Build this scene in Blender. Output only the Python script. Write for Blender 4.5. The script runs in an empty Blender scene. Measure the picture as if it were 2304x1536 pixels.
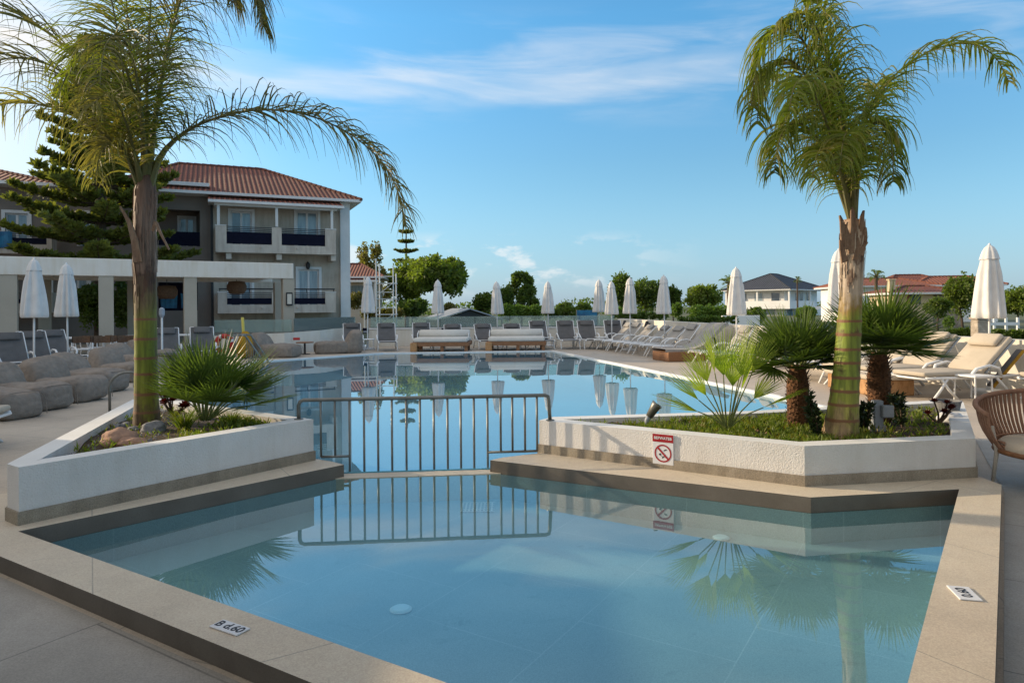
import bpy, bmesh, math, random
from mathutils import Vector, Matrix, noise
from mathutils.geometry import tessellate_polygon
R = math.radians
scene = bpy.context.scene
col = scene.collection
random.seed(7)

# ------------------------------------------------------------------ camera
CAM_H = 1.6
ROLL = 0.008
F = 1536.0
cd = bpy.data.cameras.new('camera')
cam = bpy.data.objects.new('camera', cd)
col.objects.link(cam)
cd.sensor_width = 36.0
cd.lens = 24.0
cd.shift_y = -76.5 / 2304.0
cd.clip_start = 0.05
cd.clip_end = 3000
c_, s_ = math.cos(ROLL), math.sin(ROLL)
cam.matrix_world = Matrix(((c_, s_, 0, 0), (0, 0, -1, 0), (-s_, c_, 0, CAM_H), (0, 0, 0, 1)))
scene.camera = cam

# ------------------------------------------------------------------ light
SUN_EL = 17.0
SUN_AZ = 72.0            # degrees from +Y towards -X
sdir = Vector((-math.sin(R(SUN_AZ)) * math.cos(R(SUN_EL)), math.cos(R(SUN_AZ)) * math.cos(R(SUN_EL)), math.sin(R(SUN_EL))))
sl = bpy.data.lights.new('sun', 'SUN')
sl.energy = 5.0
sl.angle = R(0.6)
sl.color = (1.0, 0.80, 0.55)
so = bpy.data.objects.new('sun', sl)
col.objects.link(so)
so.rotation_euler = sdir.to_track_quat('Z', 'Y').to_euler()

world = bpy.data.worlds.new('World')
scene.world = world
world.use_nodes = True
def build_world():
    nt = world.node_tree
    nt.nodes.clear()
    L = nt.links.new
    N = nt.nodes.new
    out = N('ShaderNodeOutputWorld')
    bg = N('ShaderNodeBackground')
    bg.inputs['Strength'].default_value = 0.12
    sky = N('ShaderNodeTexSky')
    sky.sky_type = 'NISHITA'
    sky.sun_disc = False
    sky.sun_elevation = R(SUN_EL)
    sky.sun_rotation = R(-SUN_AZ)
    sky.altitude = 100
    sky.air_density = 1.0
    sky.dust_density = 0.6
    sky.ozone_density = 2.5
    def math_(op, a, b=None, c=None, clamp=False):
        m = N('ShaderNodeMath'); m.operation = op; m.use_clamp = clamp
        for i, v in enumerate((a, b, c)):
            if v is None: continue
            if isinstance(v, (int, float)): m.inputs[i].default_value = v
            else: L(v, m.inputs[i])
        return m.outputs[0]
    def sstep(v, a, b):
        m = N('ShaderNodeMapRange'); m.interpolation_type = 'SMOOTHSTEP'
        L(v, m.inputs['Value'])
        m.inputs['From Min'].default_value = a; m.inputs['From Max'].default_value = b
        return m.outputs['Result']
    tc = N('ShaderNodeTexCoord')
    sep = N('ShaderNodeSeparateXYZ')
    L(tc.outputs['Generated'], sep.inputs[0])
    X, Y, Z = sep.outputs
    el = math_('DIVIDE', Z, math_('SQRT', math_('ADD', math_('MULTIPLY', X, X), math_('MULTIPLY', Y, Y))))   # tangent of elevation
    az = math_('ARCTAN2', X, Y)
    # deeper, cleaner blue
    hs = N('ShaderNodeHueSaturation')
    hs.inputs['Saturation'].default_value = SKY_SAT
    hs.inputs['Hue'].default_value = SKY_HUE
    L(sky.outputs[0], hs.inputs['Color'])
    # thin high streaks
    cmb = N('ShaderNodeCombineXYZ')
    L(math_('MULTIPLY', az, 2.2), cmb.inputs[0])
    L(math_('MULTIPLY', math_('ADD', el, math_('MULTIPLY', az, 0.06)), 13.0), cmb.inputs[1])
    n1 = N('ShaderNodeTexNoise'); n1.inputs['Scale'].default_value = 1.6; n1.inputs['Detail'].default_value = 7
    n1.inputs['Roughness'].default_value = 0.55; n1.inputs['Distortion'].default_value = 0.5
    L(cmb.outputs[0], n1.inputs['Vector'])
    streak = math_('MULTIPLY', sstep(n1.outputs['Fac'], 0.42, 0.75),
                   math_('MULTIPLY', sstep(el, 0.24, 0.33), math_('SUBTRACT', 1.0, sstep(el, 0.36, 0.46))))
    # a broad soft band crossing the picture
    bandc = math_('ADD', 0.325, math_('MULTIPLY', az, 0.02))
    bd = math_('ABSOLUTE', math_('SUBTRACT', el, bandc))
    n2 = N('ShaderNodeTexNoise'); n2.inputs['Scale'].default_value = 5.0; n2.inputs['Detail'].default_value = 6
    cm2 = N('ShaderNodeCombineXYZ')
    L(math_('MULTIPLY', az, 1.1), cm2.inputs[0]); L(math_('MULTIPLY', el, 5.0), cm2.inputs[1])
    L(cm2.outputs[0], n2.inputs['Vector'])
    wid = math_('MULTIPLY', n2.outputs['Fac'], 0.085)
    ms = N('ShaderNodeMath'); ms.operation = 'DIVIDE'; L(bd, ms.inputs[0]); L(wid, ms.inputs[1])
    band = math_('MULTIPLY', math_('SUBTRACT', 1.0, sstep(ms.outputs[0], 0.15, 1.0)),
                 math_('SUBTRACT', 1.0, sstep(az, 0.26, 0.42)))
    band = math_('MULTIPLY', band, math_('MULTIPLY_ADD', n2.outputs['Fac'], 0.9, 0.05))
    high = math_('MULTIPLY', sstep(n1.outputs['Fac'], 0.45, 0.8), math_('MULTIPLY', sstep(el, 0.36, 0.5), sstep(az, 0.15, 0.5)))
    # small cumulus near the horizon
    cm3 = N('ShaderNodeCombineXYZ')
    L(math_('MULTIPLY', az, 9.0), cm3.inputs[0]); L(math_('MULTIPLY', el, 22.0), cm3.inputs[1])
    n3 = N('ShaderNodeTexNoise'); n3.inputs['Scale'].default_value = 1.0; n3.inputs['Detail'].default_value = 8; n3.inputs['Roughness'].default_value = 0.58
    L(cm3.outputs[0], n3.inputs['Vector'])
    cum = math_('MULTIPLY', sstep(n3.outputs['Fac'], 0.50, 0.60),
                math_('MULTIPLY', sstep(el, 0.01, 0.05), math_('SUBTRACT', 1.0, sstep(el, 0.085, 0.115))))
    cum = math_('MULTIPLY', cum, math_('SUBTRACT', 1.0, sstep(az, 0.02, 0.3)))
    # bright veil towards the sun (left)
    veil = math_('MULTIPLY', math_('SUBTRACT', 1.0, sstep(az, -0.80, -0.28)), 1.0)
    f = math_('ADD', math_('MULTIPLY', streak, 0.35), math_('MULTIPLY', band, 0.46))
    f = math_('ADD', f, math_('MULTIPLY', high, 0.40))
    # thin pale cloud sheet overhead, out of view, put in for neutral fill light
    n4 = N('ShaderNodeTexNoise'); n4.inputs['Scale'].default_value = 2.2; n4.inputs['Detail'].default_value = 6; n4.inputs['Distortion'].default_value = .6
    L(tc.outputs['Generated'], n4.inputs['Vector'])
    sheet = math_('MULTIPLY', sstep(el, 0.44, 0.85), math_('MULTIPLY_ADD', sstep(n4.outputs['Fac'], .35, .7), .5, .22))
    f = math_('ADD', f, sheet)
    f = math_('ADD', f, math_('MULTIPLY', cum, 0.55))
    f = math_('ADD', f, math_('MULTIPLY', veil, 0.85), clamp=True)
    mx = N('ShaderNodeMix'); mx.data_type = 'RGBA'
    L(f, mx.inputs['Factor'])
    gm = N('ShaderNodeMix'); gm.data_type = 'RGBA'; gm.blend_type = 'MULTIPLY'; gm.inputs['Factor'].default_value = 1.0
    L(hs.outputs[0], gm.inputs['A']); gm.inputs['B'].default_value = SKY_TINT
    # horizon haze lightens the lowest sky
    hz = math_('MULTIPLY', math_('SUBTRACT', 1.0, sstep(el, 0.0, 0.22)), 0.45)
    mh = N('ShaderNodeMix'); mh.data_type = 'RGBA'
    L(hz, mh.inputs['Factor']); L(gm.outputs['Result'], mh.inputs['A']); mh.inputs['B'].default_value = HAZE_COL
    tr_ = N('ShaderNodeValToRGB'); e_ = tr_.color_ramp.elements
    for _ in range(3): e_.new(.5)
    for i_, (p_, c_) in enumerate(SKY_GRADE):
        e_[i_].position = p_; e_[i_].color = (c_[0] / 2.4, c_[1] / 2.4, c_[2] / 2.4, 1)
    L(math_('MULTIPLY', el, .5), tr_.inputs['Fac'])
    t1 = N('ShaderNodeMix'); t1.data_type = 'RGBA'; t1.blend_type = 'MULTIPLY'; t1.inputs['Factor'].default_value = 1.0
    L(mh.outputs['Result'], t1.inputs['A']); L(tr_.outputs['Color'], t1.inputs['B'])
    t2 = N('ShaderNodeVectorMath'); t2.operation = 'SCALE'; t2.inputs['Scale'].default_value = 2.4
    L(t1.outputs['Result'], t2.inputs[0])
    L(t2.outputs[0], mx.inputs['A'])
    mx.inputs['B'].default_value = CLOUD_COL
    L(mx.outputs['Result'], bg.inputs['Color'])
    L(bg.outputs[0], out.inputs['Surface'])
SKY_SAT, SKY_HUE = 1.0, 0.5
# how the clear sky deepens from the horizon up (tangent of elevation / 2)
SKY_GRADE = [(0.0, (.80, .92, 1.13)), (.10, (1.04, 1.47, 1.55)), (.21, (1.02, 1.88, 2.05)), (.40, (.9, 1.35, 1.6)), (1.0, (1.0, 1.2, 1.35))]
SKY_TINT = (1.0, 1.0, 1.0, 1)
HAZE_COL = (4.2, 5.6, 6.6, 1)
CLOUD_COL = (7.9, 7.8, 7.7, 1)
build_world()
vs = scene.view_settings
vs.view_transform = 'Standard'
vs.look = 'None'
vs.exposure = 0.08
vs.gamma = 1.0
vs.use_curve_mapping = False
try:
    scene.cycles.max_bounces = 8
    scene.cycles.transparent_max_bounces = 24
except Exception:
    pass

# ------------------------------------------------------------------ measuring
def at(px, py, Y):
    xc = (px - 1152.0) / F; yc = (691.5 - py) / F
    return Vector(((xc * c_ + yc * s_) * Y, Y, CAM_H + (yc * c_ - xc * s_) * Y))
def ground(px, py, z=0.02):
    xc = (px - 1152.0) / F; yc = (691.5 - py) / F
    Y = (z - CAM_H) / (yc * c_ - xc * s_)
    return Vector(((xc * c_ + yc * s_) * Y, Y, z))
def ppm(Y): return F / Y

# ------------------------------------------------------------------ object helpers
def tag(o, label=None, cat=None, group=None, kind=None):
    if label: o['label'] = label
    if cat: o['category'] = cat
    if group: o['group'] = group
    if kind: o['kind'] = kind
    return o
def thing(name, label, cat, loc=(0, 0, 0), rz=0.0, group=None):
    o = bpy.data.objects.new(name, None)
    o.empty_display_size = 0.2
    col.objects.link(o)
    o.location = loc; o.rotation_euler = (0, 0, rz)
    return tag(o, label, cat, group)
def copy_tree(o, parent=None):
    c = o.copy(); col.objects.link(c); c.parent = parent
    if parent is not None: c.matrix_parent_inverse = o.matrix_parent_inverse.copy()
    for ch in KIDS.get(o.name, []):
        copy_tree(ch, c)
    return c
KIDS = {}
def again(o, label, loc, rz=None, group=None, scale=None):
    c = copy_tree(o)
    c['label'] = label
    c.location = loc
    if rz is not None: c.rotation_euler = (0, 0, rz)
    if group: c['group'] = group
    if scale: c.scale = (scale, scale, scale)
    return c

class MB:
    def __init__(s, origin=(0, 0, 0)):
        s.v = []; s.f = []; s.m = []; s.o = Vector(origin); s.cm = 0
    def vert(s, p):
        s.v.append((p[0] - s.o.x, p[1] - s.o.y, p[2] - s.o.z)); return len(s.v) - 1
    def face(s, idx):
        s.f.append(tuple(idx)); s.m.append(s.cm)
    def quad(s, a, b, c, d):
        s.face([s.vert(a), s.vert(b), s.vert(c), s.vert(d)])
    def tri(s, a, b, c):
        s.face([s.vert(a), s.vert(b), s.vert(c)])
    def box(s, lo, hi, mat=None):
        ps = [Vector((x, y, z)) for z in (lo[2], hi[2]) for y in (lo[1], hi[1]) for x in (lo[0], hi[0])]
        if mat is not None: ps = [mat @ p for p in ps]
        i = [s.vert(p) for p in ps]
        for q in ((0, 2, 3, 1), (4, 5, 7, 6), (0, 1, 5, 4), (2, 6, 7, 3), (0, 4, 6, 2), (1, 3, 7, 5)):
            s.face([i[k] for k in q])
        return s
    def bevbox(s, lo, hi, b=0.02, mat=None):
        lo = Vector(lo); hi = Vector(hi)
        b = min(b, (hi - lo).x * .45, (hi - lo).y * .45, (hi - lo).z * .45)
        bm = bmesh.new()
        bmesh.ops.create_cube(bm, size=1.0)
        ctr = (lo + hi) / 2; sz = hi - lo
        for v in bm.verts: v.co = Vector((v.co.x * sz.x, v.co.y * sz.y, v.co.z * sz.z)) + ctr
        bmesh.ops.bevel(bm, geom=list(bm.edges) , offset=b, segments=2, affect='EDGES', profile=0.5)
        s.addbm(bm, mat); bm.free()
        return s
    def addbm(s, bm, mat=None):
        bm.verts.index_update()
        base = {}
        for v in bm.verts:
            base[v.index] = s.vert(mat @ v.co if mat is not None else v.co)
        for f in bm.faces: s.face([base[v.index] for v in f.verts])
    def tube(s, pts, rad, n=8, cap=True):
        pts = [Vector(p) for p in pts]
        if not isinstance(rad, (list, tuple)): rad = [rad] * len(pts)
        rings = []
        prev = None
        for i, p in enumerate(pts):
            t = (pts[min(i + 1, len(pts) - 1)] - pts[max(i - 1, 0)])
            if t.length < 1e-9: t = Vector((0, 0, 1))
            t.normalize()
            if prev is None:
                a = Vector((1, 0, 0)) if abs(t.x) < .8 else Vector((0, 1, 0))
                u = t.cross(a).normalized()
            else:
                u = (prev - t * prev.dot(t))
                u = u.normalized() if u.length > 1e-6 else t.orthogonal().normalized()
            prev = u
            w = t.cross(u)
            rings.append([s.vert(p + (u * math.cos(2 * math.pi * k / n) + w * math.sin(2 * math.pi * k / n)) * rad[i]) for k in range(n)])
        for i in range(len(rings) - 1):
            for k in range(n):
                s.face([rings[i][k], rings[i][(k + 1) % n], rings[i + 1][(k + 1) % n], rings[i + 1][k]])
        if cap:
            s.face(rings[0][::-1]); s.face(rings[-1])
        return s
    def lathe(s, prof, n=20, c=(0, 0, 0), fold=None, cap=True):
        rings = []
        for j, (r, z) in enumerate(prof):
            ring = []
            for k in range(n):
                a = 2 * math.pi * k / n
                rr = r * (fold(a, j, z) if fold else 1.0)
                ring.append(s.vert((c[0] + rr * math.cos(a), c[1] + rr * math.sin(a), c[2] + z)))
            rings.append(ring)
        for j in range(len(rings) - 1):
            for k in range(n):
                s.face([rings[j][k], rings[j][(k + 1) % n], rings[j + 1][(k + 1) % n], rings[j + 1][k]])
        if cap:
            s.face(rings[0][::-1]); s.face(rings[-1])
        return s
    def poly(s, pts, z, holes=(), flip=False):
        loops = [[Vector((p[0], p[1], 0)) for p in pts]] + [[Vector((p[0], p[1], 0)) for p in h] for h in holes]
        allp = [p for l in loops for p in l]
        idx = [s.vert((p.x, p.y, z)) for p in allp]
        for t in tessellate_polygon(loops):
            a, b, c = (allp[i] for i in t)
            up = (b - a).cross(c - a).z > 0
            tt = t if up != flip else t[::-1]
            s.face([idx[i] for i in tt])
        return s
    def prism(s, pts, z0, z1, topm=0, sidem=0, bottom=True, holes=()):
        s.cm = topm; s.poly(pts, z1, holes)
        if bottom: s.poly(pts, z0, holes, flip=True)
        s.cm = sidem
        for lp in [pts] + list(holes):
            n = len(lp)
            for i in range(n):
                a, b = lp[i], lp[(i + 1) % n]
                s.quad((a[0], a[1], z0), (b[0], b[1], z0), (b[0], b[1], z1), (a[0], a[1], z1))
        s.cm = 0
        return s
    def build(s, name, mat, parent=None, smooth=False, fix=True, bevel=0, subsurf=0):
        me = bpy.data.meshes.new(name)
        me.from_pydata(s.v, [], s.f)
        mats = mat if isinstance(mat, (list, tuple)) else [mat]
        for m in mats: me.materials.append(m)
        if len(mats) > 1: me.polygons.foreach_set('material_index', s.m)
        if fix and len(s.f) < 60000:
            bm = bmesh.new(); bm.from_mesh(me)
            bmesh.ops.recalc_face_normals(bm, faces=bm.faces)
            bm.to_mesh(me); bm.free()
        if smooth:
            me.polygons.foreach_set('use_smooth', [True] * len(me.polygons))
        me.update()
        o = bpy.data.objects.new(name, me)
        col.objects.link(o)
        if parent is not None:
            o.parent = parent
            KIDS.setdefault(parent.name, []).append(o)
        else:
            o.location = s.o
        if bevel:
            b = o.modifiers.new('bevel', 'BEVEL'); b.width = bevel; b.segments = 2; b.limit_method = 'ANGLE'; b.angle_limit = R(35)
        if subsurf:
            b = o.modifiers.new('sub', 'SUBSURF'); b.levels = subsurf; b.render_levels = subsurf
        return o

def offset_poly(pts, d):
    """inset (d>0) a CCW polygon"""
    n = len(pts); out = []
    for i in range(n):
        p0 = Vector(pts[i - 1][:2]); p1 = Vector(pts[i][:2]); p2 = Vector(pts[(i + 1) % n][:2])
        e1 = (p1 - p0).normalized(); e2 = (p2 - p1).normalized()
        n1 = Vector((-e1.y, e1.x)); n2 = Vector((-e2.y, e2.x))
        a = p0 + n1 * d; b = p1 + n2 * d
        den = e1.x * e2.y - e1.y * e2.x
        if abs(den) < 1e-4:
            q = p1 + n1 * d
        else:
            t = ((b - a).x * e2.y - (b - a).y * e2.x) / den
            q = a + e1 * t
        m = q - p1
        if m.length > abs(d) * 4: q = p1 + m.normalized() * abs(d) * 4
        out.append((q.x, q.y))
    return out

# ------------------------------------------------------------------ materials
def nodes_of(name):
    m = bpy.data.materials.new(name); m.use_nodes = True
    nt = m.node_tree; nt.nodes.clear()
    out = nt.nodes.new('ShaderNodeOutputMaterial')
    return m, nt, out
def ramp(nt, fac, stops):
    r = nt.nodes.new('ShaderNodeValToRGB')
    e = r.color_ramp.elements
    while len(e) < len(stops): e.new(0.5)
    for i, (p, c) in enumerate(stops):
        e[i].position = p; e[i].color = (c[0], c[1], c[2], 1)
    nt.links.new(fac, r.inputs['Fac'])
    return r.outputs['Color']
def noise_n(nt, scale, detail=5, rough=.55, dist=0, vec=None, stretch=None):
    n = nt.nodes.new('ShaderNodeTexNoise')
    n.inputs['Scale'].default_value = scale; n.inputs['Detail'].default_value = detail
    n.inputs['Roughness'].default_value = rough; n.inputs['Distortion'].default_value = dist
    if vec is None:
        tc = nt.nodes.new('ShaderNodeTexCoord'); vec = tc.outputs['Object']
    if stretch:
        mp = nt.nodes.new('ShaderNodeMapping'); mp.inputs['Scale'].default_value = stretch
        nt.links.new(vec, mp.inputs['Vector']); vec = mp.outputs['Vector']
    nt.links.new(vec, n.inputs['Vector'])
    return n.outputs['Fac']
def mixc(nt, fac, a, b, mode='MIX'):
    m = nt.nodes.new('ShaderNodeMix'); m.data_type = 'RGBA'; m.blend_type = mode
    for key, v in (('Factor', fac), ('A', a), ('B', b)):
        if isinstance(v, (int, float)): m.inputs[key].default_value = v
        elif isinstance(v, tuple): m.inputs[key].default_value = (v[0], v[1], v[2], 1)
        else: nt.links.new(v, m.inputs[key])
    return m.outputs['Result']
def scale_c(c, k): return tuple(min(1, x * k) for x in c)
def pmat(name, c, c2=None, scale=6, rough=.6, bump=0.0, bscale=60, spec=.4, metal=0.0, stretch=None, fine=0.12, bdist=.01, detail=5, wx=0):
    m, nt, out = nodes_of(name)
    p = nt.nodes.new('ShaderNodeBsdfPrincipled')
    c2 = c2 or scale_c(c, .75)
    a = ramp(nt, noise_n(nt, scale, detail, stretch=stretch), [(.3, c2), (.7, c)])
    if fine:
        g = noise_n(nt, bscale * 1.7, 3)
        a = mixc(nt, fine, a, ramp(nt, g, [(.25, (0, 0, 0)), (.75, (1, 1, 1))]), 'OVERLAY')
    if wx: a = weather(nt, a, wx)
    nt.links.new(a, p.inputs['Base Color'])
    p.inputs['Metallic'].default_value = metal
    p.inputs['Specular IOR Level'].default_value = spec
    rr = nt.nodes.new('ShaderNodeMapRange')
    nt.links.new(noise_n(nt, scale * 2.3, 4), rr.inputs['Value'])
    rr.inputs['To Min'].default_value = max(.02, rough - .12); rr.inputs['To Max'].default_value = min(1, rough + .12)
    nt.links.new(rr.outputs[0], p.inputs['Roughness'])
    if bump:
        b = nt.nodes.new('ShaderNodeBump'); b.inputs['Strength'].default_value = bump; b.inputs['Distance'].default_value = bdist
        nt.links.new(noise_n(nt, bscale, 4, stretch=stretch), b.inputs['Height'])
        nt.links.new(b.outputs[0], p.inputs['Normal'])
    nt.links.new(p.outputs[0], out.inputs['Surface'])
    return m
def leafmat(name, c, c2, trans=.4, scale=3.0, rough=.5, tip=None, tcol=None):
    """thin leaf: diffuse and glossy top, light passing through"""
    m, nt, out = nodes_of(name)
    p = nt.nodes.new('ShaderNodeBsdfPrincipled')
    a = ramp(nt, noise_n(nt, scale, 3), [(.3, c2), (.68, c)])
    g = noise_n(nt, scale * 9, 2)
    a = mixc(nt, .35, a, ramp(nt, g, [(.3, scale_c(c2, .6)), (.7, scale_c(c, 1.3))]))
    if tip: a = mixc(nt, ramp(nt, noise_n(nt, scale * 2.2, 2), [(.52, (0, 0, 0)), (.72, (1, 1, 1))]), a, tip)
    nt.links.new(a, p.inputs['Base Color'])
    p.inputs['Roughness'].default_value = rough
    p.inputs['Specular IOR Level'].default_value = .35
    t = nt.nodes.new('ShaderNodeBsdfTranslucent')
    tc = mixc(nt, 1.0, a, tcol or (1.5, 1.7, .6), 'MULTIPLY')
    nt.links.new(tc, t.inputs['Color'])
    mx = nt.nodes.new('ShaderNodeMixShader'); mx.inputs[0].default_value = trans
    nt.links.new(p.outputs[0], mx.inputs[1]); nt.links.new(t.outputs[0], mx.inputs[2])
    nt.links.new(mx.outputs[0], out.inputs['Surface'])
    return m
def weather(nt, a, amt=.35, scale=1.3):
    """rain streaks, patches and soiling that belong to the surface"""
    st = noise_n(nt, scale * 2.2, 6, .62, .3, stretch=(1.6, 1.6, .22))
    a = mixc(nt, amt, a, ramp(nt, st, [(.30, (.25, .235, .21)), (.56, (.56, .56, .56))]), 'OVERLAY')
    pt = noise_n(nt, scale * .7, 5, .6, .8)
    return mixc(nt, amt * .8, a, ramp(nt, pt, [(.32, (.3, .29, .27)), (.65, (.6, .6, .6))]), 'OVERLAY')
def tilemat(name, c, c2, w, h, mortar, rot=0, ms=.006, rough=.55, bump=.25, scale=2.0, spec=.35, offset=0.5, tint=.5):
    m, nt, out = nodes_of(name)
    p = nt.nodes.new('ShaderNodeBsdfPrincipled')
    tc = nt.nodes.new('ShaderNodeTexCoord')
    mp = nt.nodes.new('ShaderNodeMapping'); mp.inputs['Rotation'].default_value = (0, 0, rot)
    nt.links.new(tc.outputs['Object'], mp.inputs['Vector'])
    br = nt.nodes.new('ShaderNodeTexBrick')
    nt.links.new(mp.outputs[0], br.inputs['Vector'])
    br.offset = offset
    br.inputs['Scale'].default_value = 1; br.inputs['Brick Width'].default_value = w; br.inputs['Row Height'].default_value = h
    br.inputs['Mortar Size'].default_value = ms; br.inputs['Mortar Smooth'].default_value = .3
    br.inputs['Color1'].default_value = (*scale_c(c, 1.0), 1); br.inputs['Color2'].default_value = (*scale_c(c, 1 - .14 * tint), 1); br.inputs['Mortar'].default_value = (*mortar, 1)
    a = mixc(nt, ramp(nt, noise_n(nt, scale, 7, .62, .6), [(.32, (0, 0, 0)), (.7, (.75, .75, .75))]), br.outputs['Color'], c2)
    a = mixc(nt, .22, a, ramp(nt, noise_n(nt, 130, 3), [(.25, (0, 0, 0)), (.75, (1, 1, 1))]), 'OVERLAY')
    a = mixc(nt, .25, a, ramp(nt, noise_n(nt, .55, 3), [(.3, (.25, .25, .25)), (.7, (.8, .8, .8))]), 'OVERLAY')
    sp_ = noise_n(nt, scale * 2.6, 7, .7, 1.2)
    a = mixc(nt, ramp(nt, sp_, [(.60, (0, 0, 0)), (.70, (.5, .5, .5))]), a, scale_c(c2, .72))
    nt.links.new(a, p.inputs['Base Color'])
    p.inputs['Specular IOR Level'].default_value = spec
    rr = nt.nodes.new('ShaderNodeMapRange'); nt.links.new(noise_n(nt, scale * 1.7, 4), rr.inputs['Value'])
    rr.inputs['To Min'].default_value = rough - .15; rr.inputs['To Max'].default_value = rough + .15
    nt.links.new(rr.outputs[0], p.inputs['Roughness'])
    b = nt.nodes.new('ShaderNodeBump'); b.inputs['Strength'].default_value = bump; b.inputs['Distance'].default_value = .004
    hgt = mixc(nt, .5, ramp(nt, br.outputs['Fac'], [(0, (1, 1, 1)), (1, (0, 0, 0))]), ramp(nt, noise_n(nt, 45, 4), [(.2, (0, 0, 0)), (.8, (1, 1, 1))]))
    nt.links.new(hgt, b.inputs['Height']); nt.links.new(b.outputs[0], p.inputs['Normal'])
    nt.links.new(p.outputs[0], out.inputs['Surface'])
    return m
def watermat(name, tint, wave=.03, body=None, bf=.2, f0=.05):
    m, nt, out = nodes_of(name)
    # Schlick reflectance from the angle to the surface, the same seen from above and from below
    ge = nt.nodes.new('ShaderNodeNewGeometry')
    dt = nt.nodes.new('ShaderNodeVectorMath'); dt.operation = 'DOT_PRODUCT'; nt.links.new(ge.outputs['Incoming'], dt.inputs[0])
    def mt(op, a, b_):
        q = nt.nodes.new('ShaderNodeMath'); q.operation = op
        for i, v in enumerate((a, b_)):
            if v is None: continue
            if isinstance(v, (int, float)): q.inputs[i].default_value = v
            else: nt.links.new(v, q.inputs[i])
        return q.outputs[0]
    fz = mt('POWER', mt('SUBTRACT', 1.0, mt('ABSOLUTE', dt.outputs['Value'], None)), 5.0)
    frs = mt('ADD', mt('MULTIPLY', fz, 1 - f0), f0)
    b = nt.nodes.new('ShaderNodeBump'); b.inputs['Strength'].default_value = wave; b.inputs['Distance'].default_value = .02
    h = mixc(nt, .35, ramp(nt, noise_n(nt, 1.1, 3), [(0, (0, 0, 0)), (1, (1, 1, 1))]), ramp(nt, noise_n(nt, 5.5, 3, dist=.4), [(0, (0, 0, 0)), (1, (1, 1, 1))]))
    nt.links.new(h, b.inputs['Height'])
    gl = nt.nodes.new('ShaderNodeBsdfGlossy'); gl.inputs['Roughness'].default_value = 0.0
    gl.inputs['Color'].default_value = (.93, .97, 1, 1)
    tr = nt.nodes.new('ShaderNodeBsdfTransparent'); tr.inputs['Color'].default_value = (*tint, 1)
    base = tr.outputs[0]
    if body:                                    # light scattered back by the water itself
        df = nt.nodes.new('ShaderNodeBsdfDiffuse'); df.inputs['Color'].default_value = (*body, 1)
        mb = nt.nodes.new('ShaderNodeMixShader'); mb.inputs[0].default_value = bf
        nt.links.new(tr.outputs[0], mb.inputs[1]); nt.links.new(df.outputs[0], mb.inputs[2]); base = mb.outputs[0]
    nt.links.new(b.outputs[0], gl.inputs['Normal']); nt.links.new(b.outputs[0], dt.inputs[1])
    mx = nt.nodes.new('ShaderNodeMixShader')
    nt.links.new(frs, mx.inputs[0]); nt.links.new(base, mx.inputs[1]); nt.links.new(gl.outputs[0], mx.inputs[2])
    nt.links.new(mx.outputs[0], out.inputs['Surface'])
    return m
def glassmat(name, tint, body, bf=.25, ior=1.5):
    m, nt, out = nodes_of(name)
    fr = nt.nodes.new('ShaderNodeFresnel'); fr.inputs['IOR'].default_value = ior
    gl = nt.nodes.new('ShaderNodeBsdfGlossy'); gl.inputs['Roughness'].default_value = .03
    tr = nt.nodes.new('ShaderNodeBsdfTransparent'); tr.inputs['Color'].default_value = (*tint, 1)
    df = nt.nodes.new('ShaderNodeBsdfDiffuse'); df.inputs['Color'].default_value = (*body, 1)
    mb = nt.nodes.new('ShaderNodeMixShader'); mb.inputs[0].default_value = bf
    nt.links.new(tr.outputs[0], mb.inputs[1]); nt.links.new(df.outputs[0], mb.inputs[2])
    mx = nt.nodes.new('ShaderNodeMixShader')
    nt.links.new(fr.outputs[0], mx.inputs[0]); nt.links.new(mb.outputs[0], mx.inputs[1]); nt.links.new(gl.outputs[0], mx.inputs[2])
    nt.links.new(mx.outputs[0], out.inputs['Surface'])
    return m
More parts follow.
